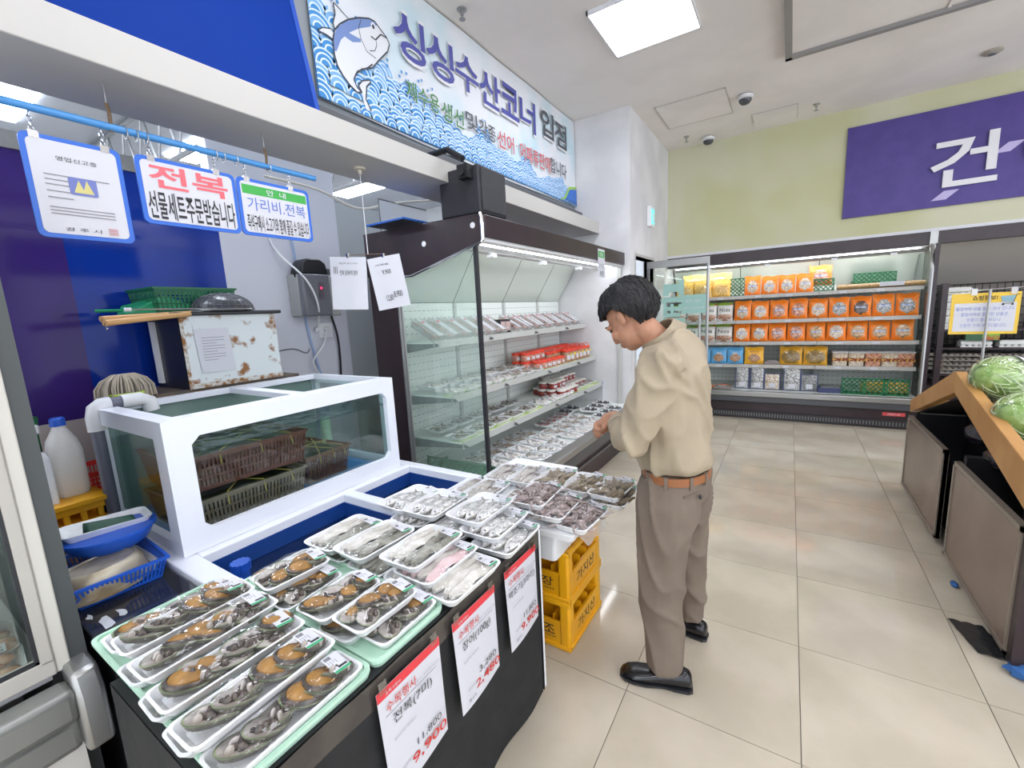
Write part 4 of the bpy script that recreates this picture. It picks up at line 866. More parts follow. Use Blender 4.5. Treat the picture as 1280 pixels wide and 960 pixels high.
for i, (x, y, dz, a) in enumerate(small):
    pack('abalone', AW, AL, (x, y, Z1+dz), R(a), ('small abalone tray in the bottom layer, %s in from the sink' % ORD[i]) if i < 5 else ('small abalone tray stacked on top, %s in from the sink' % ORD[i-5]), G, i % 3)
Z2 = TT+.002; EW, ELn = .165, .25; GE = 'eel trays on the table'
for i, (k, x, y, dz, a) in enumerate((('eel', -1.32, .935, 0, 0), ('eel', -1.14, .935, 0, 0), ('eel', -.975, .945, 0, 0), ('eel_pale', -.832, .94, .012, -1), ('eel', -1.36, .925, .034, 1), ('eel', -1.20, .93, .044, -3), ('eel_pink', -.925, .945, .036, -1), ('eel', -.985, .945, .068, 1))):
    pack(k, EW, ELn, (x, y, Z2+dz), R(a), ['eel fillet tray lying lowest beside the sink', 'eel fillet tray under the middle of the stack', 'eel fillet tray lowest under the three-high stack', 'pale eel fillet tray at the front edge above the middle price paper', 'pale eel fillet tray on top beside the sink basin', 'grey and cream eel fillet tray overlapping the tray by the sink', 'pink eel fillet tray under the topmost eel tray', 'grey eel fillet tray topmost of the eel stack'][i], GE, i % 2)
FWd, FLn = .175, .245; GF = 'whole fish trays on the table'
for i, (x, y, dz, a) in enumerate(((-1.36, 1.26, .036, -2), (-1.20, 1.25, .048, 2), (-.985, 1.265, .065, -1), (-.905, 1.245, .034, 1), (-.845, 1.23, .0, 2), (-1.26, 1.235, .0, 0), (-1.06, 1.235, .0, 0))):
    pack('fish', FWd, FLn, (x, y, Z2+dz), R(a), ['whole fish tray nearest the white sink end', 'whole fish tray overlapping the one by the sink end', 'whole fish tray topmost of the fish stack', 'whole fish tray second highest of the fish stack', 'whole fish tray lowest at the cloth front above the last price paper', 'whole fish tray in the bottom layer beside the sink end', 'whole fish tray in the bottom layer mid table'][i], GF, i % 3)
# foam box and crates beyond the table
CRX, CRY0, CRY1 = -.78, 1.60, 1.985
def crate(label, z0, txt_side):
    t = thing('bottle_crate', label, 'crate', (CRX-.22, (CRY0+CRY1)/2, z0)); H = .243; x0, x1, y0, y1 = CRX-.45, CRX, CRY0, CRY1
    b = MB(); e = .055
    for xx in (x0, x1-e):
        for yy in (y0, y1-e): MB().box(xx, xx+e, yy, yy+e, z0, z0+H).build('corner_post', YEL, t, bevel=.012)
    b = MB().box(x0+.01, x1-.01, y0+.004, y0+.014, z0, z0+.135).box(x0+.01, x1-.01, y1-.014, y1-.004, z0, z0+.135).box(x0+.004, x0+.014, y0+.01, y1-.01, z0, z0+.135).box(x1-.014, x1-.004, y0+.01, y1-.01, z0, z0+.135).box(x0+.01, x1-.01, y0+.01, y1-.01, z0, z0+.012); b.build('lower_wall', YEL, t)
    b = MB(); 
    for zz in (z0, z0+.222): b.box(x0-.004, x1+.004, y0-.004, y0+.014, zz, zz+.022).box(x0-.004, x1+.004, y1-.014, y1+.004, zz, zz+.022).box(x1-.014, x1+.004, y0, y1, zz, zz+.022).box(x0-.004, x0+.014, y0, y1, zz, zz+.022)
    b.build('rim', YEL, t, bevel=.004)
    b = MB(); 
    for k in range(1, 5): b.box(x0+.012, x1-.012, y0+(y1-y0)*k/5-.002, y0+(y1-y0)*k/5+.002, z0+.012, z0+.16)
    for k in range(1, 5): b.box(x0+(x1-x0)*k/5-.002, x0+(x1-x0)*k/5+.002, y0+.012, y1-.012, z0+.012, z0+.16)
    stuff(b.build('divider_grid', YEL, t))
    MB().box(x0+.05, x1-.05, y0-.001, y0+.006, z0+.128, z0+.138).build('ledge', YEL, t); MB().box(x1-.006, x1+.001, y0+.05, y1-.05, z0+.128, z0+.138).build('ledge', YEL, t)
    INKB = mat('crate_ink', '3a3226', .6)
    txt(t, '가지산', (x1-.0034, (y0+y1)/2+.01, z0+.075), XR, XU, .21, .055, INKB, .012); txt(t, txt_side, (x1-.11, y0+.0034, z0+.085), YR, XU, .06, .045, INKB, .012)
    txt(t, '-5034', (x1-.105, y0+.0034, z0+.05), YR, XU, .06, .012, INKB, .0)
    return t
crate('yellow bottle crate standing on the floor, lower of two', 0.001, '조'); crate('yellow bottle crate stacked upper under the foam box', .246, '장')
fb = thing('foam_box', 'white foam fish box on the yellow crates', 'foam box', (-1.06, 1.74, .492))
MB().loft([rr(.52, .36, .02, .0), rr(.54, .38, .02, .09)]).build('box', FOAM, fb, True, world=False); MB().loft([rr(.55, .39, .02, .09), rr(.55, .39, .02, .145), rr(.53, .37, .02, .15)]).build('lid', FOAM, fb, True, world=False); MB().box(.276, .277, -.05, -.02, .06, .12).build('tape', mat('tape', 'd6d6d2', .15), fb, world=False)
fb.location = (-1.06, 1.70, .492)
fb2 = thing('foam_box', 'white foam box lid under the octopus trays', 'foam box', (-.935, 1.70, .644)); MB().loft([rr(.50, .50, .02, .0), rr(.52, .52, .02, .028), rr(.50, .50, .02, .032)]).build('lid', FOAM, fb2, True, world=False); MB().loft([rr(.44, .44, .02, .032), rr(.42, .42, .02, .034)]).build('raised_centre', FOAM, fb2, True, world=False)
fb3 = thing('foam_stack', 'white foam boxes stacked on the floor behind the table', 'foam box', (-1.22, 2.08, 0)); MB().loft([rr(.40, .30, .02, .0), rr(.42, .32, .02, .30)]).build('box', FOAM, fb3, True, world=False); MB().loft([rr(.43, .33, .02, .30), rr(.43, .33, .02, .64)]).build('lid', FOAM, fb3, True, world=False)
Z3 = .679; OW, OL = .16, .24; GO = 'octopus and shrimp trays on the foam boxes'
olist = [('squid', -1.18, 1.56, .030, 2, 'pale squid tray with crumpled film beside the case glass'), ('squid', -1.02, 1.56, .0, -1, 'squid tray under the octopus stack'), ('octopus', -.895, 1.555, .066, 3, 'octopus tray topmost of the octopus stack'), ('octopus', -.80, 1.545, .036, 2, 'octopus tray second highest of the octopus stack'),
         ('octopus', -.695, 1.56, .004, -4, 'octopus tray lowest and jutting out toward the man'), ('squid', -1.10, 1.84, .02, 1, 'white squid tray in the far row beside the case glass'), ('shrimp', -.955, 1.845, .028, 0, 'brown shrimp tray in the far row beside the squid'), ('shrimp', -.80, 1.845, .028, -2, 'brown shrimp tray in the middle of the far row'),
         ('shrimp', -.655, 1.83, .034, -3, 'brown shrimp tray topmost at the end toward the man'), ('shrimp', -.64, 1.82, .004, 1, 'brown shrimp tray underneath at the end toward the man'), ('squid', -1.30, 1.60, .0, 0, 'squid tray lying by the sink end'), ('squid', -1.26, 1.86, .0, 3, 'squid tray lying against the case end glass')]
for i, (k, x, y, dz, a, lab) in enumerate(olist): pack(k, OW, OL, (x, y, Z3+dz), R(a), lab, GO, i % 2)
bgp = MB().grid(lambda u, v: (-.625-.06*(1-u), 1.46+.22*v, .678-.035*u*u-.010*abs(math.sin(v*9))*u), 8, 14).build('plastic_wrap', glass('plastic_sheet', (240, 240, 242), .05, .1, .6, 12, base=.25), None, True); tag(bgp, 'loose clear plastic sheet hanging off the foam box lid', 'plastic sheet')

# price papers on the cloth
def price(label, y0, y1, z0, z1, item, old, new, wsc):
    t = thing('price_paper', label, 'price sign', (-.77, (y0+y1)/2, z0)); X = -.772
    fx = lambda u, v: X+.008*math.sin(u*2.5+1)*(1-v)*1.2+.003
    P = lambda u, v: Vector((fx(u, v)+.0014, y0+(y1-y0)*u+.010*(1-v), z0+(z1-z0)*v))
    MB().grid(lambda u, v: P(u, v)-Vector((.0014, 0, 0)), 8, 8).build('sheet', PAPER, t, True)
    MB().grid(lambda u, v: P(u, 1-.085*v*(1-.35*u if False else 1)), 8, 1).build('red_header', RED, t)
    W = y1-y0; H = z1-z0
    T = lambda s, u, v, w, h, m, b=0.: txt(t, s, P(u, v)+Vector((.003, 0, 0)), XR, XU, w*W, h*H, m, b)
    T('초특가행사', .22, .955, .22, .03, PAPER); T('수목행사', .32, .83, .46, .09, REDT, .004); T('* 진행기간 : 목~금 행사기간 한정', .72, .80, .45, .022, GREYINK)
    T(item, .47+wsc*.0, .68, wsc, .115, INK, .0); T('원산지:국내산', .30, .52, .34, .025, GREYINK)
    MB().box(P(.5, .755).x-.0005, P(.5, .755).x+.0005, y0+.02, y1-.02, P(.5, .755).z, P(.5, .755).z+.0008).build('rule', GREYINK, t)
    T(old, .66, .27, .42, .075, GREYINK if False else mat('price_grey', '55555a', .6), .0); T(new, .64, .15, .60, .105, REDT, .012); T('정상판매가', .25, .21, .2, .025, GREYINK); T('행사가', .22, .09, .16, .035, INK)
    for yy in (y0+.02, y1-.02): MB().box(X+.003, X+.0055, yy-.012, yy+.012, z1-.012, z1+.02).build('tape', glass('tape_clear', (240, 240, 238), .1, .1), t)
price('abalone price paper marked 9,900 nearest the mint boards', .55, .765, .39, .695, '전복(7미)', '11,800', '9,900', .62)
price('eel price paper marked 2,480', .82, 1.03, .385, .69, '장어(100g)', '3,280', '2,480', .66)
price('fish price paper marked 9,900 at the table end by the crates', 1.09, 1.30, .39, .695, '백조기(3마리)', '11,800', '9,900', .84)

# ------------------------------------------------------------------ seafood multideck case (left wall)
CY0, CY1 = 2.24, 4.985
cs = thing('seafood_case', 'dark brown open multideck fridge full of seafood', 'display fridge', (-2.0, (CY0+CY1)/2, 0))
MB().prism([(-2.66, 0, 1.86), (-2.30, 0, 1.83), (-1.64, 0, 1.975), (-1.60, 0, 2.00), (-1.60, 0, 2.13), (-1.64, 0, 2.155), (-2.66, 0, 2.17)], (0, CY0, 0), (0, CY0+.04, 0)).build('canopy_end', BROWN, cs, bevel=.006)
MB().tube([(-1.60, CY0+.0, 1.985), (-1.592, CY0, 2.0), (-1.592, CY0, 2.13), (-1.60, CY0, 2.155)], .012, 8).tube([(-2.60, CY0, 1.84), (-2.2, CY0, 1.835), (-1.60, CY0, 1.985)], .010, 8).build('chrome_trim', CHROME, cs, True)
for x, z in ((-1.66, 2.09), (-2.07, 2.03), (-2.50, 1.97)): MB().lathe([(.018, 0), (.018, .003), (.002, .004)], 14, (x, CY0-.001, z), M=Matrix.Rotation(R(90), 3, 'X')).build('screw_cap', PLASTW, cs)
MB().box(-1.625, -1.60, CY0+.04, CY1, 2.02, 2.155).build('fascia', BROWN, cs, bevel=.006)
MB().box(-2.66, -1.62, CY0+.04, CY1, 2.13, 2.155).build('canopy_top', BROWN, cs)
MB().box(-2.2, -1.625, CY0+.04, CY1, 2.05, 2.07).build('canopy_lining', WHITE, cs)
MB().box(-1.70, -1.625, CY0+.05, CY1-.02, 2.0, 2.05).build('lamp_housing', PLASTW, cs, bevel=.008)
MB().tube([(-1.75, CY0+.08, 2.02), (-1.75, CY1-.05, 2.02)], .018, 10).build('lamp_tube', TUBEL, cs)
MB().tube([(-1.90, CY0+.08, 2.0), (-1.90, CY1-.05, 2.0)], .012, 8).build('rail', STEEL, cs)
for yy in (2.75, 3.55, 4.35): MB().box(-1.93, -1.87, yy, yy+.05, 1.965, 1.99).build('clip', PLASTW, cs)
# end: dark post, glass, black edge
MB().box(-2.64, -2.37, CY0, CY0+.04, .02, 1.86).build('end_post', BROWN, cs)
MB().tube([(-2.36, CY0+.01, .1), (-2.36, CY0+.01, 1.84)], .014, 8).tube([(-2.335, CY0+.01, .1), (-2.335, CY0+.01, 1.84)], .008, 8).build('post_trim', STEEL, cs)
MB().add([(-2.33, CY0+.015, .40), (-1.67, CY0+.015, .40), (-1.66, CY0+.015, 1.96), (-2.33, CY0+.015, 1.84), (-2.33, CY0+.021, .40), (-1.67, CY0+.021, .40), (-1.66, CY0+.021, 1.96), (-2.33, CY0+.021, 1.84)], [(0, 1, 2, 3), (7, 6, 5, 4), (0, 4, 5, 1), (1, 5, 6, 2), (2, 6, 7, 3), (3, 7, 4, 0)]).build('end_glass', GLASSF, cs)
MB().box(-1.675, -1.652, CY0+.006, CY0+.03, .40, 1.975).build('glass_edge', BLACKR, cs)
MB().box(-1.68, -1.64, CY1-.03, CY1, .3, 2.02).build('far_post', SHELFG, cs)
# back panels with slot rows, mirror
pb = [CY0+.04, 2.95, 3.72, 4.42, CY1]
for i in range(4): MB().box(-2.46, -2.445, pb[i]+.004, pb[i+1]-.004, .36, 1.66).build('back_panel', CASEW, cs)
MB().box(-2.66, -2.46, CY0+.04, CY1, .0, 2.13).build('back_body', BROWN, cs)
sl = MB()
for zz in [.44+.058*k for k in range(21)]:
    y = CY0+.08
    while y < CY1-.06: sl.box(-2.4455, -2.4444, y, y+.026, zz, zz+.004); y += .05
stuff(sl.build('slot_rows', mat('slot_dark', '5c605c', .6), cs))
mi = MB()
for i in range(4): MB().add([(-2.445, pb[i]+.004, 1.665), (-2.445, pb[i+1]-.004, 1.665), (-2.20, pb[i+1]-.004, 2.05), (-2.20, pb[i]+.004, 2.05)], [(0, 1, 2, 3)]).build('mirror_panel', MIRROR, cs)
for yy in pb[1:4]: MB().box(-2.445, -2.425, yy-.015, yy+.015, .36, 1.66).build('upright', SHELFG, cs)
# shelves
SHV = [(-2.10, 1.375), (-1.97, .99), (-1.90, .665)]
for X, z in SHV:
    for i in range(4):
        a, b_ = (CY0+.05 if i == 0 else pb[i]), pb[i+1]
        sh = MB().box(-2.44, X, a, b_-.003, z-.012, z).build('shelf', CASEW, cs)
        MB().box(X-.004, X+.006, a, b_-.003, z-.045, z+.006).build('price_rail', SHELFG, sh)
    for i in range(4): MB().prism([(-2.44, 0, z-.012), (-2.44, 0, z-.09), (X+.05, 0, z-.03), (X+.03, 0, z-.012)], (0, pb[i]+.012, 0), (0, pb[i]+.016, 0)).build('bracket', STEELD, cs)
for X, z in SHV[1:]:
    MB().box(X-.10, X+.003, CY0+.06, CY1-.02, z+.0005, z+.004).build('green_mat', mat('mat_green', 'a9c06a', .6, c2='d5dbb8', ns=9), cs)
# deck and base
MB().box(-2.44, -1.50, CY0+.04, CY1, .40, .42).build('deck', CASEW, cs)
MB().box(-1.52, -1.42, CY0, CY1, .38, .44).build('deck_rail', STEEL, cs, bevel=.01)
MB().box(-1.50, -1.44, CY0, CY1, .27, .38).build('bumper', mat('bumper_dark', '55565a', .35, .3), cs, bevel=.015)
MB().box(-2.66, -1.50, CY0, CY1, .0, .30).box(-2.44, -1.52, CY0, CY0+.04, .3, .40).build('base', BROWN, cs)
MB().box(-1.50, -1.485, CY0, CY1, .17, .19).build('kick_rail', STEELD, cs)
# green lattice crate inside behind the glass
def lattice(name, label, w, h, loc, axis='x', m=GRN):
    t = thing(name, label, 'crate', loc); b = MB(); n = int(w/.05)
    def pt(a, z): return (a, 0, z) if axis == 'x' else (0, a, z)
    for k in range(-int(h/.05)-1, n+1):
        for sg in (1, -1):
            a0 = -w/2+k*.05; pts = []
            for s in (0, 1):
                a = a0+(h*s if sg == 1 else h*(1-s)); pts.append((a, h*s))
            (a1, z1), (a2, z2) = pts
            def clip(a, z, oa, oz):
                if a < -w/2: f = (-w/2-a)/(oa-a); return -w/2, z+(oz-z)*f
                if a > w/2: f = (w/2-a)/(oa-a); return w/2, z+(oz-z)*f
                return a, z
            if max(a1, a2) <= -w/2 or min(a1, a2) >= w/2: continue
            c1 = clip(a1, z1, a2, z2); c2 = clip(a2, z2, a1, z1); b.tube([pt(*c1), pt(*c2)], .0055, 4)
    stuff(b.build('lattice_wall', m, t, world=False))
    b = MB()
    for z in (0, h-.012): b.box(*((-w/2, w/2, -.006, .006) if axis == 'x' else (-.006, .006, -w/2, w/2)), z, z+.012)
    for a in (-w/2, w/2-.012): b.box(*((a, a+.012, -.006, .006) if axis == 'x' else (-.006, .006, a, a+.012)), 0, h)
    b.build('frame', m, t, world=False)
    dp = .22; b = MB()
    if axis == 'x': b.box(-w/2, -w/2+.006, .006, dp, 0, .03).box(w/2-.006, w/2, .006, dp, 0, .03).box(-w/2, w/2, 0, dp, 0, .004)
    else: b.box(-dp, -.006, -w/2, -w/2+.006, 0, h).box(-dp, -.006, w/2-.006, w/2, 0, h).box(-dp, 0, -w/2, w/2, 0, .004)
    b.build('body', m, t, world=False); return t
g = lattice('lattice_crate', 'green lattice crate on the seafood case deck behind the end glass', .56, .10, (-1.98, CY0+.06, .422)); 
# --- stock in the case
def mound_proto(name, w, l, mats, seed, n=14, big=1.0, film=True):
    t = bpy.data.objects.new('seafood_tray', None); COL.objects.link(t)
    link('foam_tray', tray_mesh(w, l, .02), t); r = random.Random(seed); b = MB()
    for i in range(n):
        M = Matrix.Rotation(r.uniform(0, 3.1), 3, 'Z') @ Matrix.Rotation(jit(r, .5), 3, 'X')
        b.ell((jit(r, w*.34), jit(r, l*.36), .016+r.random()*.012), (r.uniform(.010, .018)*big, r.uniform(.02, .04)*big, r.uniform(.006, .011)*big), M, 8, 5, r.randrange(len(mats)))
    stuff(link('contents', b.mesh('contents', mats, True), t))
    if film: link('film', film_mesh(w-.006, l-.006, .02, .014, seed), t)
    s = link('label_sticker', STICK, t); s.location = (w*.25, l*.3, .037); s.rotation_euler = (0, 0, R(90))
    return t
REDM = [mat('slice_red', '7c4440', .3, c2='a3605a', ns=40), mat('slice_dark', '4d302e', .3, c2='6a4642', ns=40)]
BLK = [mat('mussel_black', '2c2d30', .25, c2='45464a', ns=50), mat('mussel_grey', '6b6c70', .25, c2='3b3c40', ns=50)]
CLM = [mat('clam_tan', '9c8e7c', .3, c2='6e6254', ns=60), mat('clam_grey', '7d7770', .3, c2='b5afa6', ns=60)]
PALE = [SQ_M[0], FI_M[1]]; PAL2 = [MI_M[0], SQ_M[0]]
CP = {}
def cpack(kind, loc, label, group, rz=0, tilt=(0, 0)):
    spec = {'pale': (.15, .20, PALE, 10, 1.0), 'clam': (.17, .22, CLM, 22, .7), 'mixed': (.16, .21, PAL2+CLM[:1], 16, .9), 'dark': (.16, .20, BLK, 18, .8), 'slice': (.12, .17, REDM, 8, 1.0), 'fish': (.16, .21, [FI_M[0], FI_M[2], FI_M[1]], 8, 1.3)}[kind]
    if kind not in CP: o = CP[kind] = mound_proto(kind, spec[0], spec[1], spec[2], len(CP)+4, spec[3], spec[4])
    else: o = dup(CP[kind])
    o.location = loc; o.rotation_euler = (tilt[0], tilt[1], rz); tag(o, label, 'food pack', group); return o
RW = ('front row', 'back row')
for i in range(9):
    for j in range(2):
        y = 2.38+.17*i
        if y < 3.6: cpack('pale' if i < 5 else 'mixed', (-2.06-.17*j, y, .995+.028*j), ('flat pale clam tray on the middle case shelf, %s, %s from the glass' if i < 5 else 'shellfish tray near the red lidded jars, %s, %s from the end glass') % (RW[j], ORD[i]), 'trays on the middle case shelf', R(90))
for i in range(5):
    for j in range(2): cpack('clam', (-2.0-.19*j, 2.40+.235*i, .67+.035*j), 'big shellfish tray on the lowest case shelf, %s, %s from the end glass' % (RW[j], ORD[i]), 'shellfish trays on the lowest case shelf', R(jit(rnd, 4)))
for i in range(4): cpack('pale', (-1.99, 3.58+.17*i, .67), 'white fish tray before the white lidded jars, %s from the shellfish' % ORD[i], 'white trays by the jars', R(90))
GD = 'trays on the case deck'
for i in range(5):
    cpack('fish', (-1.62, 2.46+.185*i, .424), 'silver fish tray along the case deck front, %s from the end glass' % ORD[i], GD, R(80)); cpack('pale', (-1.80, 2.55+.185*i, .434), 'pale fish tray behind the silver fish on the deck, %s from the end glass' % ORD[i], GD, R(84))
    cpack('mixed', (-1.98, 2.55+.185*i, .44), 'shellfish tray at the back of the deck, %s from the end glass' % ORD[i], GD, R(88))
for i in range(4): cpack('pale', (-1.61, 3.46+.185*i, .424), 'white squid tray on the case deck front, %s from the silver fish' % ORD[i], GD, R(84)); cpack('mixed', (-1.79, 3.48+.185*i, .434), 'mixed shellfish tray behind the squid trays, %s from the silver fish' % ORD[i], GD, R(82))
for i in range(4): cpack('slice', (-1.97, 3.60+.14*i, .45), 'dark red sliced meat tray on the case deck, %s from the shellfish' % ORD[i], GD, R(86), (0, R(8)))
for i in range(5): cpack('dark', (-2.02 if i < 2 else -1.80, 4.18+.19*i-(.2 if i > 1 else 0), .45), 'dark seaweed tray on the case deck, %s past the red slices' % ORD[i], GD, R(88))
for i in range(3): cpack('dark', (-1.61, 4.22+.19*i, .43), 'dark seaweed tray on the deck front, %s past the squid trays' % ORD[i], GD, R(88))
for i in range(4): cpack('mixed', (-2.05, 4.45+.14*i, .67), 'shellfish tray past the white lidded jars, %s from the jars' % ORD[i], 'far trays on the lowest case shelf', R(90))
# lidded meat packs on the top shelf
MEAT = [mat('meat_pink', 'b88480', .3, c2='caa8a0', ns=45), mat('meat_red', '8f5048', .3, c2='b07a6c', ns=50)]
def meat_proto(w, l, mi):
    t = bpy.data.objects.new('meat_pack', None); COL.objects.link(t)
    MB().loft([rr(w-.02, l-.02, .012, 0), rr(w, l, .016, .05), rr(w, l, .016, .053)]).build('box', glass('clear_tub', (240, 240, 240), .08, .05, base=.16), t, True, world=False)
    b = MB(); r = random.Random(mi+3)
    for i in range(9): b.ell((jit(r, w*.25), (i-4)*l*.09, .028), (w*.36, .014, .018), Matrix.Rotation(jit(r, .4), 3, 'Z'), 8, 5, r.randrange(2))
    stuff(b.build('meat', [MEAT[mi], MEAT[0]], t, True, world=False))
    MB().box(-w*.18, w*.18, -l*.49, l*.49, .0535, .0545).build('paper_sleeve', PAPER, t, world=False)
    MB().lathe([(.014, .0546), (.014, .0552), (.002, .0552)], 14, (0, l*.3, 0)).build('red_seal', RED, t, world=False); return t
mp0 = meat_proto(.155, .25, 0); k = 0
for i in range(6):
    o = mp0 if i == 0 else dup(mp0); o.location = (-2.225, 2.37+.165*i, 1.432); o.rotation_euler = (R(0), R(38), 0); tag(o, 'clear meat tub with a white sleeve, %s from the end glass' % ORD[i], 'meat pack', 'meat tubs on the top case shelf')
    o.rotation_euler = (R(0), R(32), R(-90)) if False else (R(30), R(0), R(90))
mp1 = meat_proto(.115, .23, 1)
for i in range(13):
    o = mp1 if i == 0 else dup(mp1); o.location = (-2.22+.02*(i % 2), 3.46+.115*i, 1.432); o.rotation_euler = (R(30), 0, R(90)+jit(rnd, .1)); tag(o, 'red meat tub with a white sleeve, %s past the dark boxes' % ORD[i], 'meat pack', 'red meat tubs on the top case shelf')
for i in range(2):
    t = thing('dark_box', 'small black meat box on the top case shelf', 'box', (-2.20, 3.27+.08*i, 1.378), R(-8), 'black meat boxes'); MB().box(-.05, .05, -.035, .035, 0, .12).build('box', BLACK, t, world=False, bevel=.004); MB().box(.0505, .0512, -.03, .03, .02, .10).build('label', mat('label_pinkgrey', 'b59c98', .5), t, world=False)
# jars
def jar_proto(r, h, lid, lidh, body):
    t = bpy.data.objects.new('jar', None); COL.objects.link(t)
    MB().lathe([(r*.9, 0), (r, .006), (r, h-.006), (r*.9, h)], 18).build('body', body, t, True, world=False)
    MB().lathe([(r*1.02, h), (r*1.04, h+.002), (r*1.04, h+lidh-.003), (r*.98, h+lidh), (.002, h+lidh)], 18).build('lid', lid, t, True, world=False)
    b = MB(); b.grid(lambda u, v: (1.012*r*math.cos(-.6+1.2*u), 1.012*r*math.sin(-.6+1.2*u), h*.25+h*.45*v), 6, 1); b.build('label', PAPER, t, True, world=False); return t
PINKS = mat('salted_pink', 'c58f7e', .3, c2='b0705f', ns=60); REDS = mat('red_paste', '7a2620', .25, c2='8f352b', ns=40); LIDR = mat('red_lid', 'e2432c', .35); LIDW = mat('white_lid', 'ddd9d2', .35)
j1 = jar_proto(.046, .062, LIDR, .02, PINKS); u = 0
def putjars(proto, rows, label, group):
    for x, y0, dy, n, z, rowname in rows:
        for i in range(n):
            o = proto if 'label' not in proto else dup(proto); o.location = (x, y0+dy*i, z); o.rotation_euler = (0, 0, jit(rnd, .4)); tag(o, '%s, %s, %s from the end glass' % (label, rowname, ORD[i]), 'jar', group)
front, back = [], []
putjars(j1, [(-2.04, 3.66, .10, 6, .995, 'front row'), (-2.15, 3.62, .10, 4, .995, 'second row bottom'), (-2.15, 3.62, .10, 4, 1.078, 'second row top'), (-2.25, 3.62, .1, 12, .995, 'back row bottom'), (-2.25, 3.62, .1, 12, 1.078, 'back row top')], 'red lidded jar on the middle case shelf', 'red lidded jars')
j2 = jar_proto(.05, .11, LIDR, .022, mat('salted_tan', 'b08a72', .3, c2='9a6a55', ns=60))
MB().tube([(.048*math.cos(a*.35), 0, .13+.035*math.sin(a*.35)) for a in range(10)], .004, 6).build('handle', LIDR, j2, True, world=False)
MB().box(.0505, .052, .012, .038, .07, .095).build('yellow_tag', mat('tag_yellow', 'e2c92e', .5), j2, world=False)
putjars(j2, [(-2.14, 4.06, .108, 8, .995, 'second row'), (-2.04, 4.30, .108, 6, .995, 'front row')], 'tall red lidded tub with a handle', 'tall red lidded tubs')
j3 = jar_proto(.047, .055, LIDW, .02, REDS)
putjars(j3, [(-1.97, 4.02, .10, 4, .67, 'front row'), (-2.07, 3.98, .10, 9, .67, 'second row bottom'), (-2.17, 3.98, .1, 9, .67, 'third row bottom'), (-2.17, 4.0, .10, 8, .746, 'third row top'), (-2.07, 4.02, .10, 3, .746, 'second row top'), (-2.27, 4.25, .1, 6, .746, 'back row top'), (-2.27, 4.05, .1, 8, .67, 'back row bottom')], 'white lidded paste jar', 'white lidded jars')
# cards on the case
t = thing('shelf_card', 'white notice card with a blue header on the lowest shelf rail', 'sign', (-1.885, 4.16, .50)); a, b_ = px(753, 478, 0, -1.88), px(786, 500, 0, -1.88); y0, y1, z1, z0 = 3.92, 4.40, .70, .47
y0, y1 = px(753, 480, 0, -1.885).y, px(787, 480, 0, -1.885).y; z1, z0 = px(754, 475, 0, -1.885).z, px(756, 499, 0, -1.885).z
MB().box(-1.889, -1.886, y0, y1, z0, z1).build('card', PAPER, t); MB().box(-1.886, -1.8855, y0+.01, y1-.03, z1-.05, z1-.015).build('header', mat('header_blue', '5b9ad4', .5), t); txt(t, '안내', (-1.885, (y0+y1)/2-.02, z1-.032), XR, XU, .07, .022, PAPER, .01)
for k in range(3): MB().box(-1.886, -1.8855, y0+.04, y1-.04, z1-.09-.035*k, z1-.085-.035*k).build('print_line', GREYINK, t)
t = thing('fascia_card', 'small white card with green heading hanging on the case fascia', 'sign', (-1.59, 4.3, 1.95)); p = px(752, 330, 0, -1.594)
MB().box(-1.597, -1.594, p.y-.09, p.y+.09, p.z-.13, p.z+.14).build('card', PAPER, t); MB().box(-1.594, -1.5935, p.y-.08, p.y+.08, p.z+.06, p.z+.12).build('heading', mat('bar_green', '3aa044', .55), t); txt(t, '냉장', (-1.593, p.y, p.z+.09), XR, XU, .1, .04, PAPER, .01); txt(t, '5℃이하', (-1.593, p.y, p.z-.02), XR, XU, .12, .05, GREYINK, 0); txt(t, '보관', (-1.593, p.y, p.z-.09), XR, XU, .1, .05, INK, .01)
t = thing('blue_folder', 'blue framed plate lying on top of the seafood case', 'folder', (-2.25, 2.24, 2.175))
MB().box(-2.45, -2.10, 2.10, 2.36, 2.176, 2.186).build('frame', BLUEF, t); MB().box(-2.44, -2.11, 2.11, 2.35, 2.174, 2.1765).build('sheet', mat('folder_dark', '3c4048', .3), t)
t = thing('white_sheet_panel', 'upright white panel standing behind the seafood case top', 'panel', (-2.6, 2.55, 2.175)); MB().box(-2.60, -2.59, 2.36, 2.86, 2.17, 2.42).build('panel', mat('panel_pale', 'd5d8dc', .25), t); MB().tube([(-2.59, 2.355, 2.17), (-2.59, 2.355, 2.425), (-2.59, 2.86, 2.425)], .005, 5).build('edging', STEELD, t)

# ------------------------------------------------------------------ dried food case (back)
BX0, BX1, BYF = XE+.02, 1.27, 6.45
bc = thing('dried_food_case', 'dark brown open multideck fridge stocked with dried food bags', 'display fridge', ((BX0+BX1)/2, 6.9, 0))
MB().box(BX0, 3.2, 6.68, 6.72, 2.06, 2.2).build('fascia', BROWN, bc, bevel=.006)
MB().box(BX0, BX1, 6.72, 7.5, 2.12, 2.15).build('canopy_lining', WHITE, bc)
MB().box(BX0, BX1, 6.72, 6.80, 2.05, 2.12).build('lamp_housing', PLASTW, bc, bevel=.008)
MB().tube([(BX0+.1, 6.80, 2.045), (BX1-.05, 6.80, 2.045)], .016, 10).build('lamp_tube', TUBE, bc)
MB().tube([(BX0+.1, 6.74, 2.015), (BX1-.02, 6.74, 2.015)], .02, 8).build('rail', STEEL, bc)
for x in (-1.0, -.3, .4, .95): MB().box(x, x+.06, 6.715, 6.725, 1.985, 2.01).build('clip', PLASTW, bc)
BYB = 7.32
pbx = [BX0, -.62, .30, BX1]
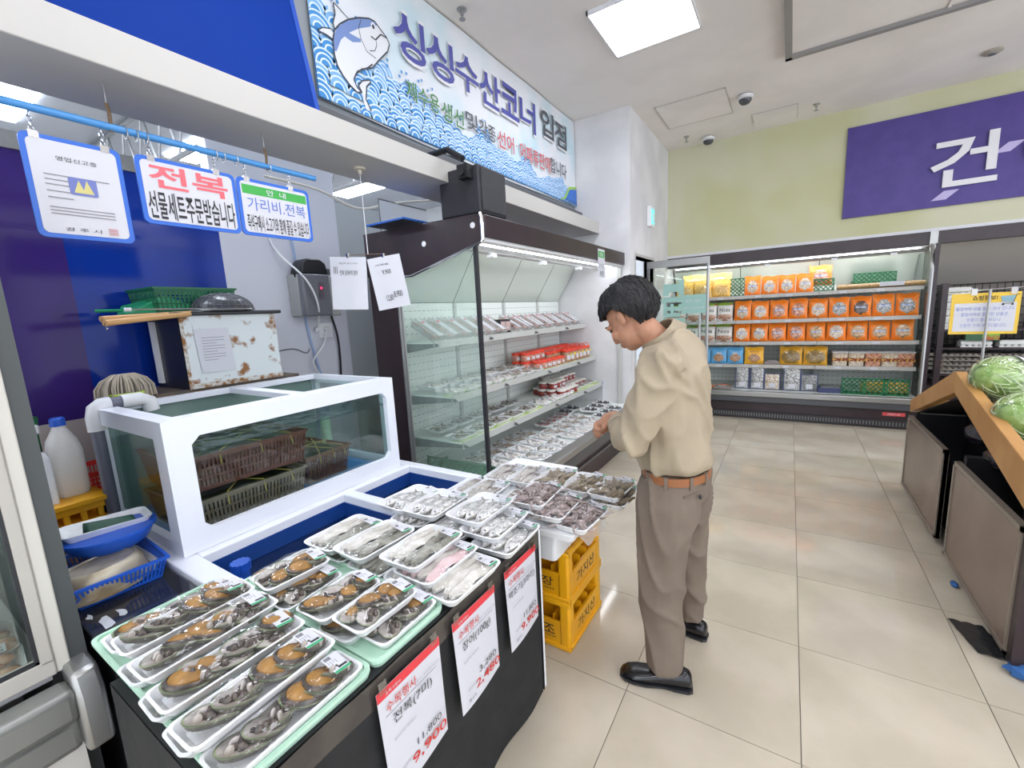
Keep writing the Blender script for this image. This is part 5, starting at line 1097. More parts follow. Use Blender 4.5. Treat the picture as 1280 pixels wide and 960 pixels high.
for i in range(3): MB().box(pbx[i]+.004, pbx[i+1]-.004, BYB, BYB+.015, .30, 1.70).build('back_panel', CASEW, bc); MB().add([(pbx[i]+.004, BYB, 1.70), (pbx[i+1]-.004, BYB, 1.70), (pbx[i+1]-.004, BYB-.25, 2.12), (pbx[i]+.004, BYB-.25, 2.12)], [(0, 1, 2, 3)]).build('mirror_panel', MIRROR, bc)
sl = MB()
for zz in [.36+.058*k for k in range(23)]:
    x = BX0+.06
    while x < BX1-.06: sl.box(x, x+.03, BYB-.001, BYB, zz, zz+.005); x += .055
stuff(sl.build('slot_rows', MATS['slot_dark'], bc))
MB().box(BX0, BX1, BYB+.015, BYB+.1, 0, 2.15).build('back_body', BROWN, bc)
BSH = [(6.72, 1.62), (6.72, 1.29), (6.72, 1.0), (6.72, .69)]
for yf, z in BSH:
    for i in range(3):
        sh = MB().box(pbx[i]+.003, pbx[i+1]-.003, yf, BYB, z-.012, z).build('shelf', SHELFG, bc); MB().box(pbx[i]+.003, pbx[i+1]-.003, yf-.008, yf, z-.04, z+.004).build('price_rail', mat('rail_pale', 'b4b1ab', .35), sh)
    for x in (-1.2, -.85, -.4, -.05, .5, .85): MB().box(x, x+.07, yf-.0095, yf-.008, z-.032, z-.006).build('price_tag', PAPER, bc)
for x in pbx[1:3]: MB().box(x-.015, x+.015, BYB-.03, BYB, .30, 1.70).build('upright', SHELFG, bc)
MB().box(BX0, BX1, 6.52, BYB, .33, .36).build('deck', CASEW, bc)
MB().box(BX0, BX1, BYF-.02, 6.52, .30, .37).build('deck_rail', STEEL, bc, bevel=.01)
MB().box(BX0, BX1, BYF, 6.50, .22, .31).build('bumper', MATS['bumper_dark'], bc, bevel=.012)
MB().box(BX0, BX1, BYF+.03, BYB, .0, .30).build('base', BROWN, bc)
MB().box(BX0, BX1, BYF+.005, BYF+.03, .015, .10).build('kick_grille', mat('kick_dark', '2e2b2d', .4), bc)
kg = MB(); x = -.95
while x < 1.2: kg.box(x, x+.012, BYF+.003, BYF+.005, .035, .08); x += .03
stuff(kg.build('grille_slots', STEELD, bc))
p = px(1117, 518, 1, BYF+.028); MB().box(p.x-.10, p.x+.10, BYF+.022, BYF+.03, p.z-.02, p.z+.02).build('red_badge', mat('badge_red', 'c9474a', .5), bc); txt(bc, 'AEC-K', (p.x, BYF+.0215, p.z), YR, XU, .12, .02, PAPER, 0)
# end frame with curved steel arm and glass
MB().tube([(1.285, 6.70, 2.12), (1.285, 6.66, 2.03), (1.28, 6.56, 1.90), (1.28, 6.53, 1.78), (1.28, 6.53, .40)], .018, 8).build('end_arm', STEEL, bc, True)
MB().box(1.275, 1.282, 6.55, BYB, .36, 2.0).build('end_glass', GLASS, bc)
MB().box(1.29, 1.33, 6.53, 6.57, 0.3, 2.06).build('dark_edge', BROWN, bc)
MB().box(1.265, 1.33, 6.66, 6.68, 2.05, 2.2).build('arm_bracket', STEEL, bc)
# bags
def bag_mesh(w, h, d, mats, win=(.32, .30, .42), zipz=.84, lab=None, seed=1, shape='ell'):
    r = random.Random(seed); b = MB(); nu, nv = 12, 12; cx, cz, _ = win[2], 0, 0
    def P(u, v, s):
        x = (u-.5)*2; e = (1-abs(x)**2.6)*min(1, 5.5*v)*(1 if v < .55 else max(0, (zipz+.08-v)/(zipz+.08-.55)))
        return (x*w/2*(1-.05*math.sin(v*3.14)), s*(d/2*max(0, e)**.6+.002)+.012*(v-.3)*0, h*v+(.006*math.sin(u*9+seed) if v > .9 else 0))
    for s in (-1, 1):
        o = len(b.f); b.grid(lambda u, v: P(u, v, s), nu, nv, 0)
        if s == -1:
            k = o
            for i in range(nu):
                for j in range(nv):
                    u, v = (i+.5)/nu, (j+.5)/nv
                    inside = ((u-.5)/win[0])**2+((v-win[2])/win[1])**2 < 1 if shape == 'ell' else (abs(u-.5) < win[0] and abs(v-win[2]) < win[1])
                    if inside: b.m[k] = 1
                    if lab and abs(u-.5) < lab[0] and lab[1] < v < lab[2]: b.m[k] = 2
                    if lab and len(mats) > 3 and v > .86: b.m[k] = 3
                    k += 1
    return b.mesh('bag', mats, True)
def content(name, a, b, s): return mat('content_'+name, a, .22, c2=b, ns=s, kind='voronoi', lo=.1, hi=.9, coat=.4)
CN = [content('squid', 'd8cdbd', '9c8468', 70), content('anchovy', 'b5b6b2', '5c5e60', 60), content('shrimp', 'd9a78c', '9a5c46', 80), content('seed', 'cfae84', '8f6a44', 90), content('darkseed', '6e5a50', '3d302c', 70), content('pale', 'd9cfc0', 'b59c80', 60)]
BLUL = mat('label_blueprint', '5a78b4', .4, c2='d5d8e0', ns=90, lo=.45, hi=.55)
OB = [bag_mesh(.20, .25, .07, [ORANGE, CN[i], BLUL], (.36, .31, .42), lab=(.22, .42, .50), seed=i) for i in range(6)]
def bagrow(name, meshes, x0, x1, n, y, z, label, group, cat='bag', sc=(1, 1, 1), lean=-8, frm='from the pillar end'):
    for i in range(n):
        o = link(name, meshes[i % len(meshes)]); f = (x1-x0)/n; o.location = (x0+f*(i+.5), y+jit(rnd, .012), z); wd = .20
        o.scale = (f/wd*.99*sc[0], sc[1], sc[2]*(1+jit(rnd, .04))); o.rotation_euler = (R(lean), 0, R(jit(rnd, 5))); tag(o, label % ORD[i] if '%s' in label else label, cat, group)
def bx(x, sh): return px(x, 400, 1, 6.78).x
yb = 6.79
# top shelf
bagrow('snack_bag', [OB[0], OB[5], OB[0], OB[5]], bx(929, 0), bx(1015, 0), 4, yb, 1.622, 'orange window bag on the top shelf, %s from the green lattice crate', 'orange bags on the top shelf', sc=(1, 1, .98))
YB_ = mat('yellow_bag', 'e0a83e', .3, c2='e8bd66', ns=9)
YBM = [bag_mesh(.20, .24, .08, [YB_, content('yellowsnack', 'e2bf7c', 'b98a3e', 60)], (.4, .33, .42), seed=3)]
bagrow('yellow_snack_bag', YBM, bx(845, 0), bx(912, 0), 3, yb, 1.622, 'yellow snack bag on the top shelf, %s from the pillar end', 'yellow bags on the top shelf')
bagrow('yellow_snack_bag', YBM, bx(850, 0), bx(912, 0), 2, yb+.14, 1.72, 'yellow snack bag heaped behind the front ones, %s from the pillar end', 'yellow bags heaped at the back')
lattice('lattice_crate', 'green lattice crate beside the yellow snack bags', .26, .24, (bx(925, 0)-.02, 6.86, 1.622)); lattice('lattice_crate', 'green lattice crate behind the orange bags on the top shelf', .24, .16, (bx(1026, 0), 6.88, 1.622)); lattice('lattice_crate', 'green lattice crate raised at the end of the top shelf', .42, .12, (bx(1094, 0), 7.10, 1.70))
bagrow('snack_bag', [OB[2]], bx(1008, 0), bx(1038, 0), 1, yb+.12, 1.70, 'orange bag lying high over the lattice crate', 'orange bag on top')
t = thing('flat_snack_pack', 'long flat pack of dried snack with a white label on the top shelf', 'bag', (bx(1095, 0), 6.80, 1.622)); MB().loft([[Vector((x, q.x, .035+q.y)) for q in [Vector((.07*math.cos(a*.524), .033*math.sin(a*.524), 0)) for a in range(12)]] for x in (-.40, -.36, 0, .36, .40)]).build('pack', content('flat', 'c2a172', '94744a', 120), t, True, world=False); MB().box(.0, .22, -.073, -.070, .02, .07).build('label', PAPER, t, world=False)
# second shelf
NUT = [bag_mesh(.20, .25, .08, [mat('nuts_white', 'dcd9d2', .3), content('nuts', 'a06a58', 'c8a58c', 60), mat('nuts_red', 'c23a36', .35), mat('nuts_green', '86a83c', .35, c2='c23a36', ns=6, lo=.5, hi=.6)], (.48, .17, .20), lab=(.5, .90, .93), seed=4)]
bagrow('nut_bag', NUT, bx(840, 0), bx(916, 0), 4, yb, 1.292, 'white and red nut bag on the second shelf, %s from the pillar end', 'nut bags on the second shelf'); bagrow('nut_bag', NUT, bx(834, 0), bx(916, 0), 4, yb, 1.002, 'white and red nut bag on the third shelf, %s from the pillar end', 'nut bags on the third shelf')
for o in [q for q in COL.objects if q.name.startswith('nut_bag')]:
    q = MB(); tx = txt(None, 'Nuts', (0, -.045, .145), YR, XU, .13, .05, INK, .0); tx.parent = o
bagrow('snack_bag', [OB[i] for i in (0, 5, 2, 2, 5, 1, 4, 1, 1)], bx(917, 0), bx(1148, 0), 9, yb, 1.292, 'orange window bag on the second shelf, %s from the nut bags', 'orange bags on the second shelf', sc=(1, 1, 1.02))
bagrow('snack_bag', [OB[i] for i in (5, 0, 2, 2, 3, 5, 3, 3, 3)], bx(917, 0), bx(1145, 0), 9, yb, 1.002, 'orange window bag on the third shelf, %s from the nut bags', 'orange bags on the third shelf', sc=(1, 1, 1.0))
# fourth shelf
BBG = [bag_mesh(.20, .23, .06, [mat('skyblue_bag', '5aa2d0', .3), content('almond', 'b98d62', '8a5c38', 60), PAPER], (.33, .24, .35), lab=(.2, .62, .70), seed=6)]
bagrow('blue_snack_bag', BBG, bx(870, 0), bx(931, 0), 3, yb, .692, 'sky blue bag of nuts on the fourth shelf, %s from the pillar end', 'blue bags on the fourth shelf')
YL = [bag_mesh(.20, .24, .06, [mat('gold_bag', 'eeb02a', .3), content('almond2', 'b98d62', '8a5c38', 60), mat('gold_print', 'c07a1c', .4)], (.33, .24, .34), lab=(.22, .64, .72), seed=7), bag_mesh(.20, .25, .08, [mat('gold_bag2', 'd9a02c', .3), content('gingko', '9c7c3c', '6a5428', 55), mat('gold_print', 'c07a1c', .4)], (.44, .38, .42), seed=8)]
bagrow('gold_snack_bag', YL[:1], bx(932, 0), bx(957, 0), 1, yb, .692, 'gold bag of almonds next to the blue bags', 'gold almond bag'); bagrow('gold_snack_bag', YL[1:], bx(976, 0), bx(1038, 0), 2, yb, .692, 'gold bag of dried snack, %s from the almond bag', 'gold bags on the fourth shelf')
t = thing('flat_pack', 'flat grey food pack lying between the gold bags', 'bag', (bx(967, 0), 6.82, .692)); MB().loft([rr(.18, .16, .03, 0), rr(.19, .17, .03, .02), rr(.15, .13, .03, .045)]).build('pack', mat('pack_grey', '8d8480', .4), t, True, world=False); MB().box(-.05, .05, -.03, .03, .045, .047).build('label', PAPER, t, world=False)
def clam_proto(cn):
    t = bpy.data.objects.new('clear_food_box', None); COL.objects.link(t)
    MB().loft([rr(.145, .12, .02, 0), rr(.16, .135, .02, .155), rr(.165, .14, .02, .16)]).build('contents_box', cn, t, True, world=False)
    MB().loft([rr(.17, .145, .02, .158), rr(.17, .145, .02, .175), rr(.14, .12, .02, .182)]).build('lid', glass('lid_clear', (235, 235, 235), .15, .05, base=.3), t, True, world=False)
    b = MB(); b.box(-.083, .083, -.073, -.069, .06, .10); b.build('band', mat('band_red', '7c2a22', .4, c2='c9a040', ns=40, lo=.5, hi=.55), t, world=False); return t
cps = [clam_proto(CN[5]), clam_proto(CN[2])]; used = set()
for i in range(5):
    k = 1 if i in (2, 4) else 0; o = cps[k] if k not in used else dup(cps[k]); used.add(k); o.location = (bx(1053+21*i, 0), 6.82, .692); o.rotation_euler = (0, 0, jit(rnd, .06)); tag(o, 'clear lidded food box with a red band, %s from the gold bags' % ORD[i], 'food box', 'clear food boxes on the fourth shelf')
    o2 = dup(o); o2.location = (o.location.x, 6.98, .692); tag(o2, 'clear lidded food box in the row behind, %s from the gold bags' % ORD[i], 'food box', 'clear food boxes behind')
# deck
DB = [mat('blue_carton', '3c4468', .45), content('smallfish', 'c6c6c2', '6a6a68', 75), PAPER]
def fishbox(label, x, w, h, cn=None):
    t = thing('anchovy_box', label, 'food box', (x, 6.68, .362), R(jit(rnd, 4))); t.rotation_euler.x = R(-10)
    MB().box(-w/2, w/2, -.0, .03, 0, h).build('carton', DB[0], t, world=False, bevel=.003); MB().grid(lambda u, v: ((u-.5)*(w-.03), -.002-.012*math.sin(u*3.14)*math.sin(v*3.14), .012+(h-.024)*v), 8, 8).build('window', cn or DB[1], t, True, world=False); MB().box(-.035, .035, -.017, -.014, .03, .09).build('label', PAPER, t, world=False)
fishbox('tall box of dried anchovies standing on the deck, nearest the carrots', bx(931, 0), .17, .30); fishbox('tall box of dried anchovies beside another tall box on the deck', bx(950, 0), .17, .30); fishbox('short square box of pale dried fish on the deck', bx(969, 0), .19, .22, CN[0]); fishbox('tallest box of curled dried fish on the deck', bx(994, 0), .20, .31); fishbox('square box of dark tiny dried fish on the deck', bx(1016, 0), .19, .22, content('tiny', '9a9a94', '4a4c4c', 140))
t = thing('flat_carton', 'flat dark blue carton lying on the deck by the green crates', 'carton', (bx(1043, 0), 6.72, .361)); MB().box(-.13, .13, -.09, .09, 0, .06).build('carton', DB[0], t, world=False, bevel=.004); MB().box(-.10, .10, -.07, .07, .06, .065).build('lid', mat('carton_grey', '8a8a8e', .4), t, world=False)
for i, x in enumerate((1071, 1098, 1124)):
    lattice('lattice_crate', 'green lattice crate standing on the case deck, %s from the dried fish boxes' % ORD[i], .235, .20, (bx(x, 0), 6.62, .362))
    for k in range(2):
        if i: o = link('corn_bag', bag_mesh(.16, .14, .06, [mat('corn_yellow', 'd8a53c', .35), content('corn', 'd8a53c', 'e5d0a0', 50)], seed=k+9)); o.location = (bx(x, 0)-.05+.1*k, 6.71, .37); tag(o, 'yellow bag inside the %s green deck crate, %s in it' % (ORD[i], ORD[k]), 'bag', 'yellow bags in the lattice crates')
for i in range(5):
    o = MB().tube([(0, 0, 0), (.10, .01, .012), (.2, 0, .0)], [.016, .012, .004], 8).build('carrot', mat('carrot_orange', 'd8702c', .5), None, True); o.location = (bx(890, 0)+.02*i, 6.62+.03*i, .377); o.rotation_euler = (0, 0, R(-10+8*i)); tag(o, 'orange carrot on the case deck, %s from the glass door' % ORD[i], 'carrot', 'carrots on the deck')
t = thing('foil_pack', 'flat pack lying beside the carrots on the deck', 'bag', (bx(907, 0), 6.60, .361)); MB().loft([rr(.22, .14, .02, 0), rr(.23, .15, .02, .02), rr(.18, .10, .02, .045)]).build('pack', mat('pack_grey', '8d8480', .4), t, True, world=False); MB().box(-.05, .05, -.03, .03, .045, .047).build('label', PAPER, t, world=False)

# ------------------------------------------------------------------ egg case to the right
ec = thing('egg_case', 'dark wire-backed egg display case beside the dried food case', 'display case', (2.2, 7.0, 0))
MB().box(1.35, 3.2, 7.24, 7.30, 0, 2.1).build('back_body', mat('egg_back', '6d6661', .6), ec); MB().add([(1.35, 7.2, 1.62), (3.2, 7.2, 1.62), (3.2, 6.85, 2.08), (1.35, 6.85, 2.08)], [(0, 1, 2, 3)]).build('mirror_panel', mat('egg_mirror', 'a5a09a', .3, .3), ec)
for z in (.62, .92, 1.12): MB().box(1.35, 3.2, 6.72, 7.22, z-.02, z).build('shelf', BROWN, ec)
wg = MB(); x = 1.37
while x < 3.2: wg.tube([(x, 7.18, .3), (x, 7.18, 1.62)], .004, 4); x += .06
z = .35
while z < 1.62: wg.tube([(1.35, 7.18, z), (3.2, 7.18, z)], .004, 4); z += .09
stuff(wg.build('wire_grid', BLACK, ec))
wg = MB(); y = 6.68
while y < 7.2: wg.tube([(1.42, y, .55), (1.42, y, 1.62)], .004, 4); y += .06
z = .6
while z < 1.62: wg.tube([(1.42, 6.66, z), (1.42, 7.2, z)], .004, 4); z += .07
stuff(wg.build('side_wire_grid', BLACK, ec))
MB().box(1.40, 1.45, 6.62, 6.68, .3, 1.63).build('post', BROWN, ec); MB().box(1.35, 3.2, 6.65, 7.2, 0, .5).build('base', BROWN, ec)
CART = mat('carton_pulp', 'b4aca2', .8); EGG = mat('egg_brown', 'b07a5c', .45); CARTW = mat('carton_white', 'd9d8d4', .5)
def carton(label, loc, m, n=(5, 2), group=None, eggs=True):
    t = thing('egg_carton', label, 'egg carton', loc, 0, group); w, l = .05*n[0], .05*n[1]
    b = MB(); b.box(-w/2, w/2, -l/2, l/2, 0, .012)
    for i in range(n[0]):
        for j in range(n[1]): b.loft([[Vector((-w/2+.05*(i+.5)+q*math.cos(a*1.047), -l/2+.05*(j+.5)+q*math.sin(a*1.047), z)) for a in range(6)] for q, z in ((.018, 0), (.025, .03))])
    b.build('tray', m, t, world=False)
    if eggs:
        for i in range(n[0]):
            for j in range(n[1]): o = MB().ell((0, 0, 0), (.021, .021, .027), nu=10, nv=7).build('egg', EGG, t, True, world=False) if (i, j) == (0, 0) else link('egg', t.children[1].data, t); o.location = (-w/2+.05*(i+.5), -l/2+.05*(j+.5), .045)
    else: MB().loft([rr(w, l, .01, .03), rr(w, l, .01, .06), rr(w-.03, l-.03, .01, .075)]).build('lid', m, t, True, world=False)
    return t
for i in range(6): carton('white lidded egg carton in the tall stack by the dark post, %s up' % ORD[i], (1.58, 6.88, 1.122+.077*i), CARTW, (4, 3), 'white egg cartons', False)
for i, x in enumerate((1.75, 2.05, 2.36)): carton('white lidded egg carton on the shelf under the notice, %s from the dark post' % ORD[i], (x, 6.84, .922), CARTW, (5, 3), 'white egg cartons low', False)
t = thing('egg_sleeve', 'green printed egg pack on the egg case shelf under the notice', 'egg carton', (1.78, 6.75, 1.0)); MB().box(-.13, .13, -.02, .02, 0, .09).build('box', mat('sleeve_dark', '2f5a3c', .4), t, world=False); MB().box(.0, .13, -.022, -.02, 0.005, .085).build('picture', mat('sleeve_green', '6fae3c', .4, c2='a85a2c', ns=20), t, world=False)
for k in range(3): carton('pulp tray of brown eggs on the upper egg case shelf, %s up' % ORD[k], (2.45, 6.85, 1.122+.052*k), CART, (5, 3), 'brown egg trays high')
for i in range(3):
    for k in range(4): carton('brown egg tray low in the egg case, %s stack from the post, %s up' % (ORD[i], ORD[k]), (1.60+.30*i, 6.85, .622+.052*k), CART, (5, 3), 'brown egg trays low')

# ------------------------------------------------------------------ glass door
dy = 5.58
gd = thing('glass_door', 'open steel framed glass staff door with mint lettering', 'glass door', (XE, dy, 0))
DX0, DX1 = XE+.03, -.80
MB().box(DX0, DX1, dy-.02, dy+.02, 2.0, 2.08).build('top_rail', STEEL, gd, bevel=.004); MB().box(DX0, DX1, dy-.02, dy+.02, .01, .12).build('bottom_rail', STEEL, gd, bevel=.004)
MB().tube([(DX1-.015, dy, .02), (DX1-.015, dy, 2.05)], .018, 10).build('stile', STEEL, gd, True); MB().box(DX0, DX0+.03, dy-.015, dy+.015, .02, 2.05).build('hinge_stile', STEELD, gd)
MB().box(DX0+.03, DX1-.02, dy-.004, dy+.004, .12, 2.0).build('pane', GLASS, gd)
MB().tube([(DX1-.09, dy-.05, .85), (DX1-.09, dy-.05, 1.42)], .016, 10).build('handle', STEEL, gd, True); MB().tube([(DX1-.09, dy-.05, .95), (DX1-.09, dy, .95)], .008, 6).tube([(DX1-.09, dy-.05, 1.32), (DX1-.09, dy, 1.32)], .008, 6).build('handle_mount', STEEL, gd)
MT = mat('mint_film', '8fb5ab', .5); q = lambda x, y: px(x, y, 1, dy-.006)
def strip(x0, y0, x1, y1, nm='letter_stroke'):
    a, b_ = q(x0, y0), q(x1, y1); MB().box(min(a.x, b_.x), max(a.x, b_.x), dy-.0065-.0003*len(gd.children), dy-.0045, min(a.z, b_.z), max(a.z, b_.z)).build(nm, MT, gd)
for s in ((829, 356, 855, 364), (829, 364, 836, 370), (848, 350, 855, 370), (829, 372, 856, 377), (829, 377, 833, 392), (838, 380, 842, 392), (848, 380, 856, 388), (829, 384, 856, 388), (829, 392, 850, 396), (829, 398, 856, 404), (840, 404, 856, 410), (826, 375, 829, 379)): strip(*s)
strip(852, 369, 883, 391, 'mint_notice'); a = q(867, 376); txt(gd, '직원 전용', (a.x, dy-.0155, a.z), YR, XU, .18, .035, PAPER, 0, mirror=True); a = q(867, 385); txt(gd, 'Employees Only', (a.x, dy-.0155, a.z), YR, XU, .22, .035, PAPER, 0, mirror=True)

# ------------------------------------------------------------------ gable produce stand (right)
SX = .82
ps = thing('produce_stand', 'gable shaped produce stand with oak rim and brown doors', 'produce stand', (1.8, 3.43, 0))
SXE = 2.9
outer_ = [(4.43, .73), (3.46, 1.09), (2.30, .815)]; inner_ = [(4.41, .64), (3.43, .97), (2.30, .635)]
def rim_board(a, b_, c, d, x0, x1, nm='rim_board'):
    MB().add([(x0, *a), (x0, *b_), (x0, *c), (x0, *d), (x1, *a), (x1, *b_), (x1, *c), (x1, *d)], [(0, 1, 2, 3), (7, 6, 5, 4), (0, 4, 5, 1), (1, 5, 6, 2), (2, 6, 7, 3), (3, 7, 4, 0)]).build(nm, WOODM, ps, bevel=.004)
rim_board(outer_[0], outer_[1], inner_[1], inner_[0], SX, SX+.05); rim_board(outer_[1], outer_[2], inner_[2], inner_[1], SX, SX+.05)
rim_board(outer_[0], (4.38, .75), (4.38, .66), inner_[0], SX+.05, SXE, 'far_rim'); rim_board((2.34, .825), outer_[2], inner_[2], (2.34, .645), SX+.05, SXE, 'near_rim')
MB().add([(SX+.05, 3.43, .96), (SXE, 3.43, .96), (SXE, 2.32, .68), (SX+.05, 2.32, .68), (SX+.05, 3.43, .95), (SXE, 3.43, .95), (SXE, 2.32, .67), (SX+.05, 2.32, .67)], [(0, 1, 2, 3), (7, 6, 5, 4), (0, 4, 5, 1), (1, 5, 6, 2), (2, 6, 7, 3), (3, 7, 4, 0)]).build('near_slope', VOID, ps)
MB().add([(SX+.05, 3.43, .96), (SXE, 3.43, .96), (SXE, 4.40, .65), (SX+.05, 4.40, .65), (SX+.05, 3.43, .95), (SXE, 3.43, .95), (SXE, 4.40, .64), (SX+.05, 4.40, .64)], [(3, 2, 1, 0), (4, 5, 6, 7), (0, 4, 5, 1), (1, 5, 6, 2), (2, 6, 7, 3), (3, 7, 4, 0)]).build('far_slope', VOID, ps)
MB().box(SX+.06, SXE, 4.36, 4.40, .615, .645).build('cross_rail', mat('rail_pale2', 'c2bfb8', .4), ps); MB().box(SX+.35, SX+.37, 2.42, 4.38, .06, .62).box(SX+.06, SXE, 3.33, 3.38, .06, .62).box(SX+.06, SXE, 2.4, 4.4, .05, .08).build('carcass', VOID, ps)
MB().box(SX+.025, SXE, 4.34, 4.36, .06, .64).build('far_wall', VOID, ps)  # dark sheet closing the far side, coloured as shade
MB().prism([(0, 4.38, .06), (0, 4.38, .66), (0, 3.45, .97), (0, 2.40, .68), (0, 2.40, .06)], (SX+.30, 0, 0), (SX+.32, 0, 0)).build('gable_shade_sheet', VOID, ps)  # near-black sheet standing in for the shaded hollow under the gable
MB().box(SX+.05, SXE, 2.36, 2.40, .07, .64).build('end_wall', VOID, ps)
for y0, y1 in ((3.475, 4.43), (2.41, 3.28)):
    d = MB().box(SX, SX+.02, y0, y1, .05, .605).build('door', BROWNP, ps)
    MB().box(SX-.006, SX+.022, y0, y1, .59, .612).box(SX-.006, SX+.022, y0, y1, .045, .065).box(SX-.006, SX+.022, y0, y0+.02, .045, .612).box(SX-.006, SX+.022, y1-.02, y1, .045, .612).build('door_frame', mat('door_frame_grey', '8f8478', .35, .3), d)
MB().box(SX, SX+.05, 2.36, 2.41, .03, .64).build('corner_post', BROWN, ps)
for y in (3.37, 4.2, 2.5):
    c = MB().box(SX+.05, SX+.12, y-.03, y+.03, .04, .07).build('caster_fork', STEEL, ps); MB().lathe([(.03, -.012), (.035, -.01), (.035, .01), (.03, .012)], 16, (SX+.085, y, .036), M=Matrix.Rotation(R(90), 3, 'Y')).build('caster_wheel', BLACKR, c, True)
for k, (y, z) in enumerate(((3.2, .66), (2.9, .63), (3.6, .70))):  # crumpled near-black lumps set inside the open gable
    o = MB().ell((SX+.22, y, z), (.12, .14, .07), nu=14, nv=9, fn=lambda q: 1+.12*math.sin(q.x*9+k)*math.cos(q.y*8)).build('black_lump', mat('lump_black', '2a2630', .22, bump=.5, bs=25), None, True); tag(o, ['crumpled black lump inside the open gable over the near door', 'crumpled black lump lowest inside the gable near the end wall', 'crumpled black lump inside the gable over the far door'][k], 'bag', 'black lumps inside the stand')
for o in [q for q in COL.objects if q.name.startswith('black_lump')]: pass
# cabbages
CBL = mat('cabbage_green', '86a856', .4, c2='b4c886', ns=18, nd=5, lo=.35, hi=.65); CBW = mat('cabbage_rib', 'e4e8d2', .4, c2='ccd7ae', ns=14)
CFILM = glass('cabbage_film', (245, 250, 240), .05, .06, .6, 30)
def cabbage(label, c, r, rot):
    t = thing('napa_cabbage', label, 'cabbage', c); t.rotation_euler = rot
    MB().ell((0, 0, 0), (r*.93, r*1.25, r*.9), nu=24, nv=16, fn=lambda q: 1+.02*math.sin(math.atan2(q.z, q.x)*9)).build('heart', CBL, t, True, world=False)
    for k in range(9):
        a0 = 6.283*k/9; b = MB()
        def P(u, v, a0=a0, k=k):
            ph = -1.35+2.5*v; w = (u-.5)*1.0*(1.15-.35*(1-v)); rr_ = r*(1.0+.03*math.sin(v*10+k)+.05*math.cos(u*6.28)*.5+.02*math.sin(u*25)*v)
            a = a0+w; return (rr_*.95*math.cos(ph)*math.cos(a), r*1.28*math.sin(ph)+.0, rr_*.92*math.cos(ph)*math.sin(a))
        b.grid(P, 10, 12); b.build('leaf', CBL, t, True, world=False)
        b = MB()
        def Q(u, v, a0=a0):
            ph = -1.35+1.75*v; a = a0+(u-.5)*(.62-.45*v); return (r*1.06*math.cos(ph)*math.cos(a)*.96, r*1.30*math.sin(ph), r*1.06*math.cos(ph)*math.sin(a)*.93)
        b.grid(Q, 4, 10); b.build('rib', CBW, t.children[-1], True, world=False)
        for s in (-1, 1):
            v_ = MB()
            for j in range(4):
                v0 = .45+.11*j; pts = []
                for i in range(5):
                    ph = -1.35+2.5*(v0+.05*i); a = a0+s*(.05+.10*i); pts.append((r*1.06*math.cos(ph)*math.cos(a)*.96, r*1.30*math.sin(ph), r*1.06*math.cos(ph)*math.sin(a)*.93))
                v_.tube(pts, [.004, .003, .0025, .002, .001], 4)
            v_.build('veins', CBW, t.children[-1], world=False); stuff(t.children[-1]) if False else None
    MB().ell((0, 0, 0), (r*1.085, r*1.38, r*1.055), nu=22, nv=14).build('film', CFILM, t, True, world=False)
    l = MB(); l.grid(lambda u, v: (r*1.10*math.sin(-.1+.5*u), -r*.2+.35*r*v*1.6, r*1.07*math.cos(-.1+.5*u)), 5, 2); l.build('label', PAPER, t, True, world=False)
    return t
p1 = px(1256, 474, 1, 3.28); p2 = px(1288, 523, 1, 2.95); p3 = px(1352, 596, 1, 2.66)
cabbage('film wrapped napa cabbage at the top of the slope by the notice pole', p1, .118, (R(20), R(-35), R(115)))
cabbage('film wrapped napa cabbage second down the slope', p2, .118, (R(25), R(-40), R(120)))
cabbage('film wrapped napa cabbage lowest on the slope', p3, .118, (R(20), R(-35), R(110)))
o = MB().box(0, .10, -.12, .12, 0, .03).build('shelf_lip', mat('mesh_yellow', 'd8c23a', .5), None); o.location = px(1216, 463, 1, 3.62); o.location.z = .96; tag(o, 'yellow foam net piece at the stand ridge', 'foam net')
# notice on a pole
YN = 3.55
n1, n2 = px(1191, 368, 1, YN), px(1185, 418, 1, YN); n3 = px(1271, 416, 1, YN); w_ = n3.x-n2.x; z0, z1 = n2.z, n1.z
nt_ = thing('pole_notice', 'yellow bordered shopper notice on a thin steel pole', 'sign', ((n2.x+n3.x)/2, YN, .95)); xa, xb = n2.x, n3.x
pp = px(1237, 365, 1, YN-.02)
MB().tube([(pp.x, YN-.03, .97), (pp.x, YN-.03, z1+.02)], .0065, 8).build('pole', STEEL, nt_, True)
MB().box(xa, xb, YN, YN+.006, z0, z1).build('board', mat('notice_yellow', 'e0b93c', .5), nt_); MB().box(xa+.015, xb-.015, YN-.001, YN, z0+.015, z1-(z1-z0)*.24).build('sheet', PAPER, nt_)
NW = xb-xa; NH = z1-z0
txt(nt_, '쇼핑정보!', ((xa+xb)/2-.01*NW, YN-.002, z1-NH*.12), YR, XU, .36*NW, .12*NH, INK, .012)
for k, s in enumerate(('품질저하 상품 할인 코너 입니다', '품질저하로 할인된 상품은', '반품이 불가하오니', '신중한 구매 부탁드립니다.')): txt(nt_, s, ((xa+xb)/2, YN-.002, z1-NH*(.38+.135*k)), YR, XU, (.84, .68, .48, .68)[k]*NW, .09*NH, mat('ink_lilac', '7d86c0', .55), 0)
cx, cz = xb-.05, z1-.042; ct = MB(); ct.add([(cx-.03, YN-.003, cz+.02), (cx+.03, YN-.003, cz+.024), (cx+.022, YN-.003, cz-.012), (cx-.022, YN-.003, cz-.012)], [(0, 1, 2, 3)]); ct.build('cart_print', mat('cart_blue', '7fa3b0', .5), nt_)
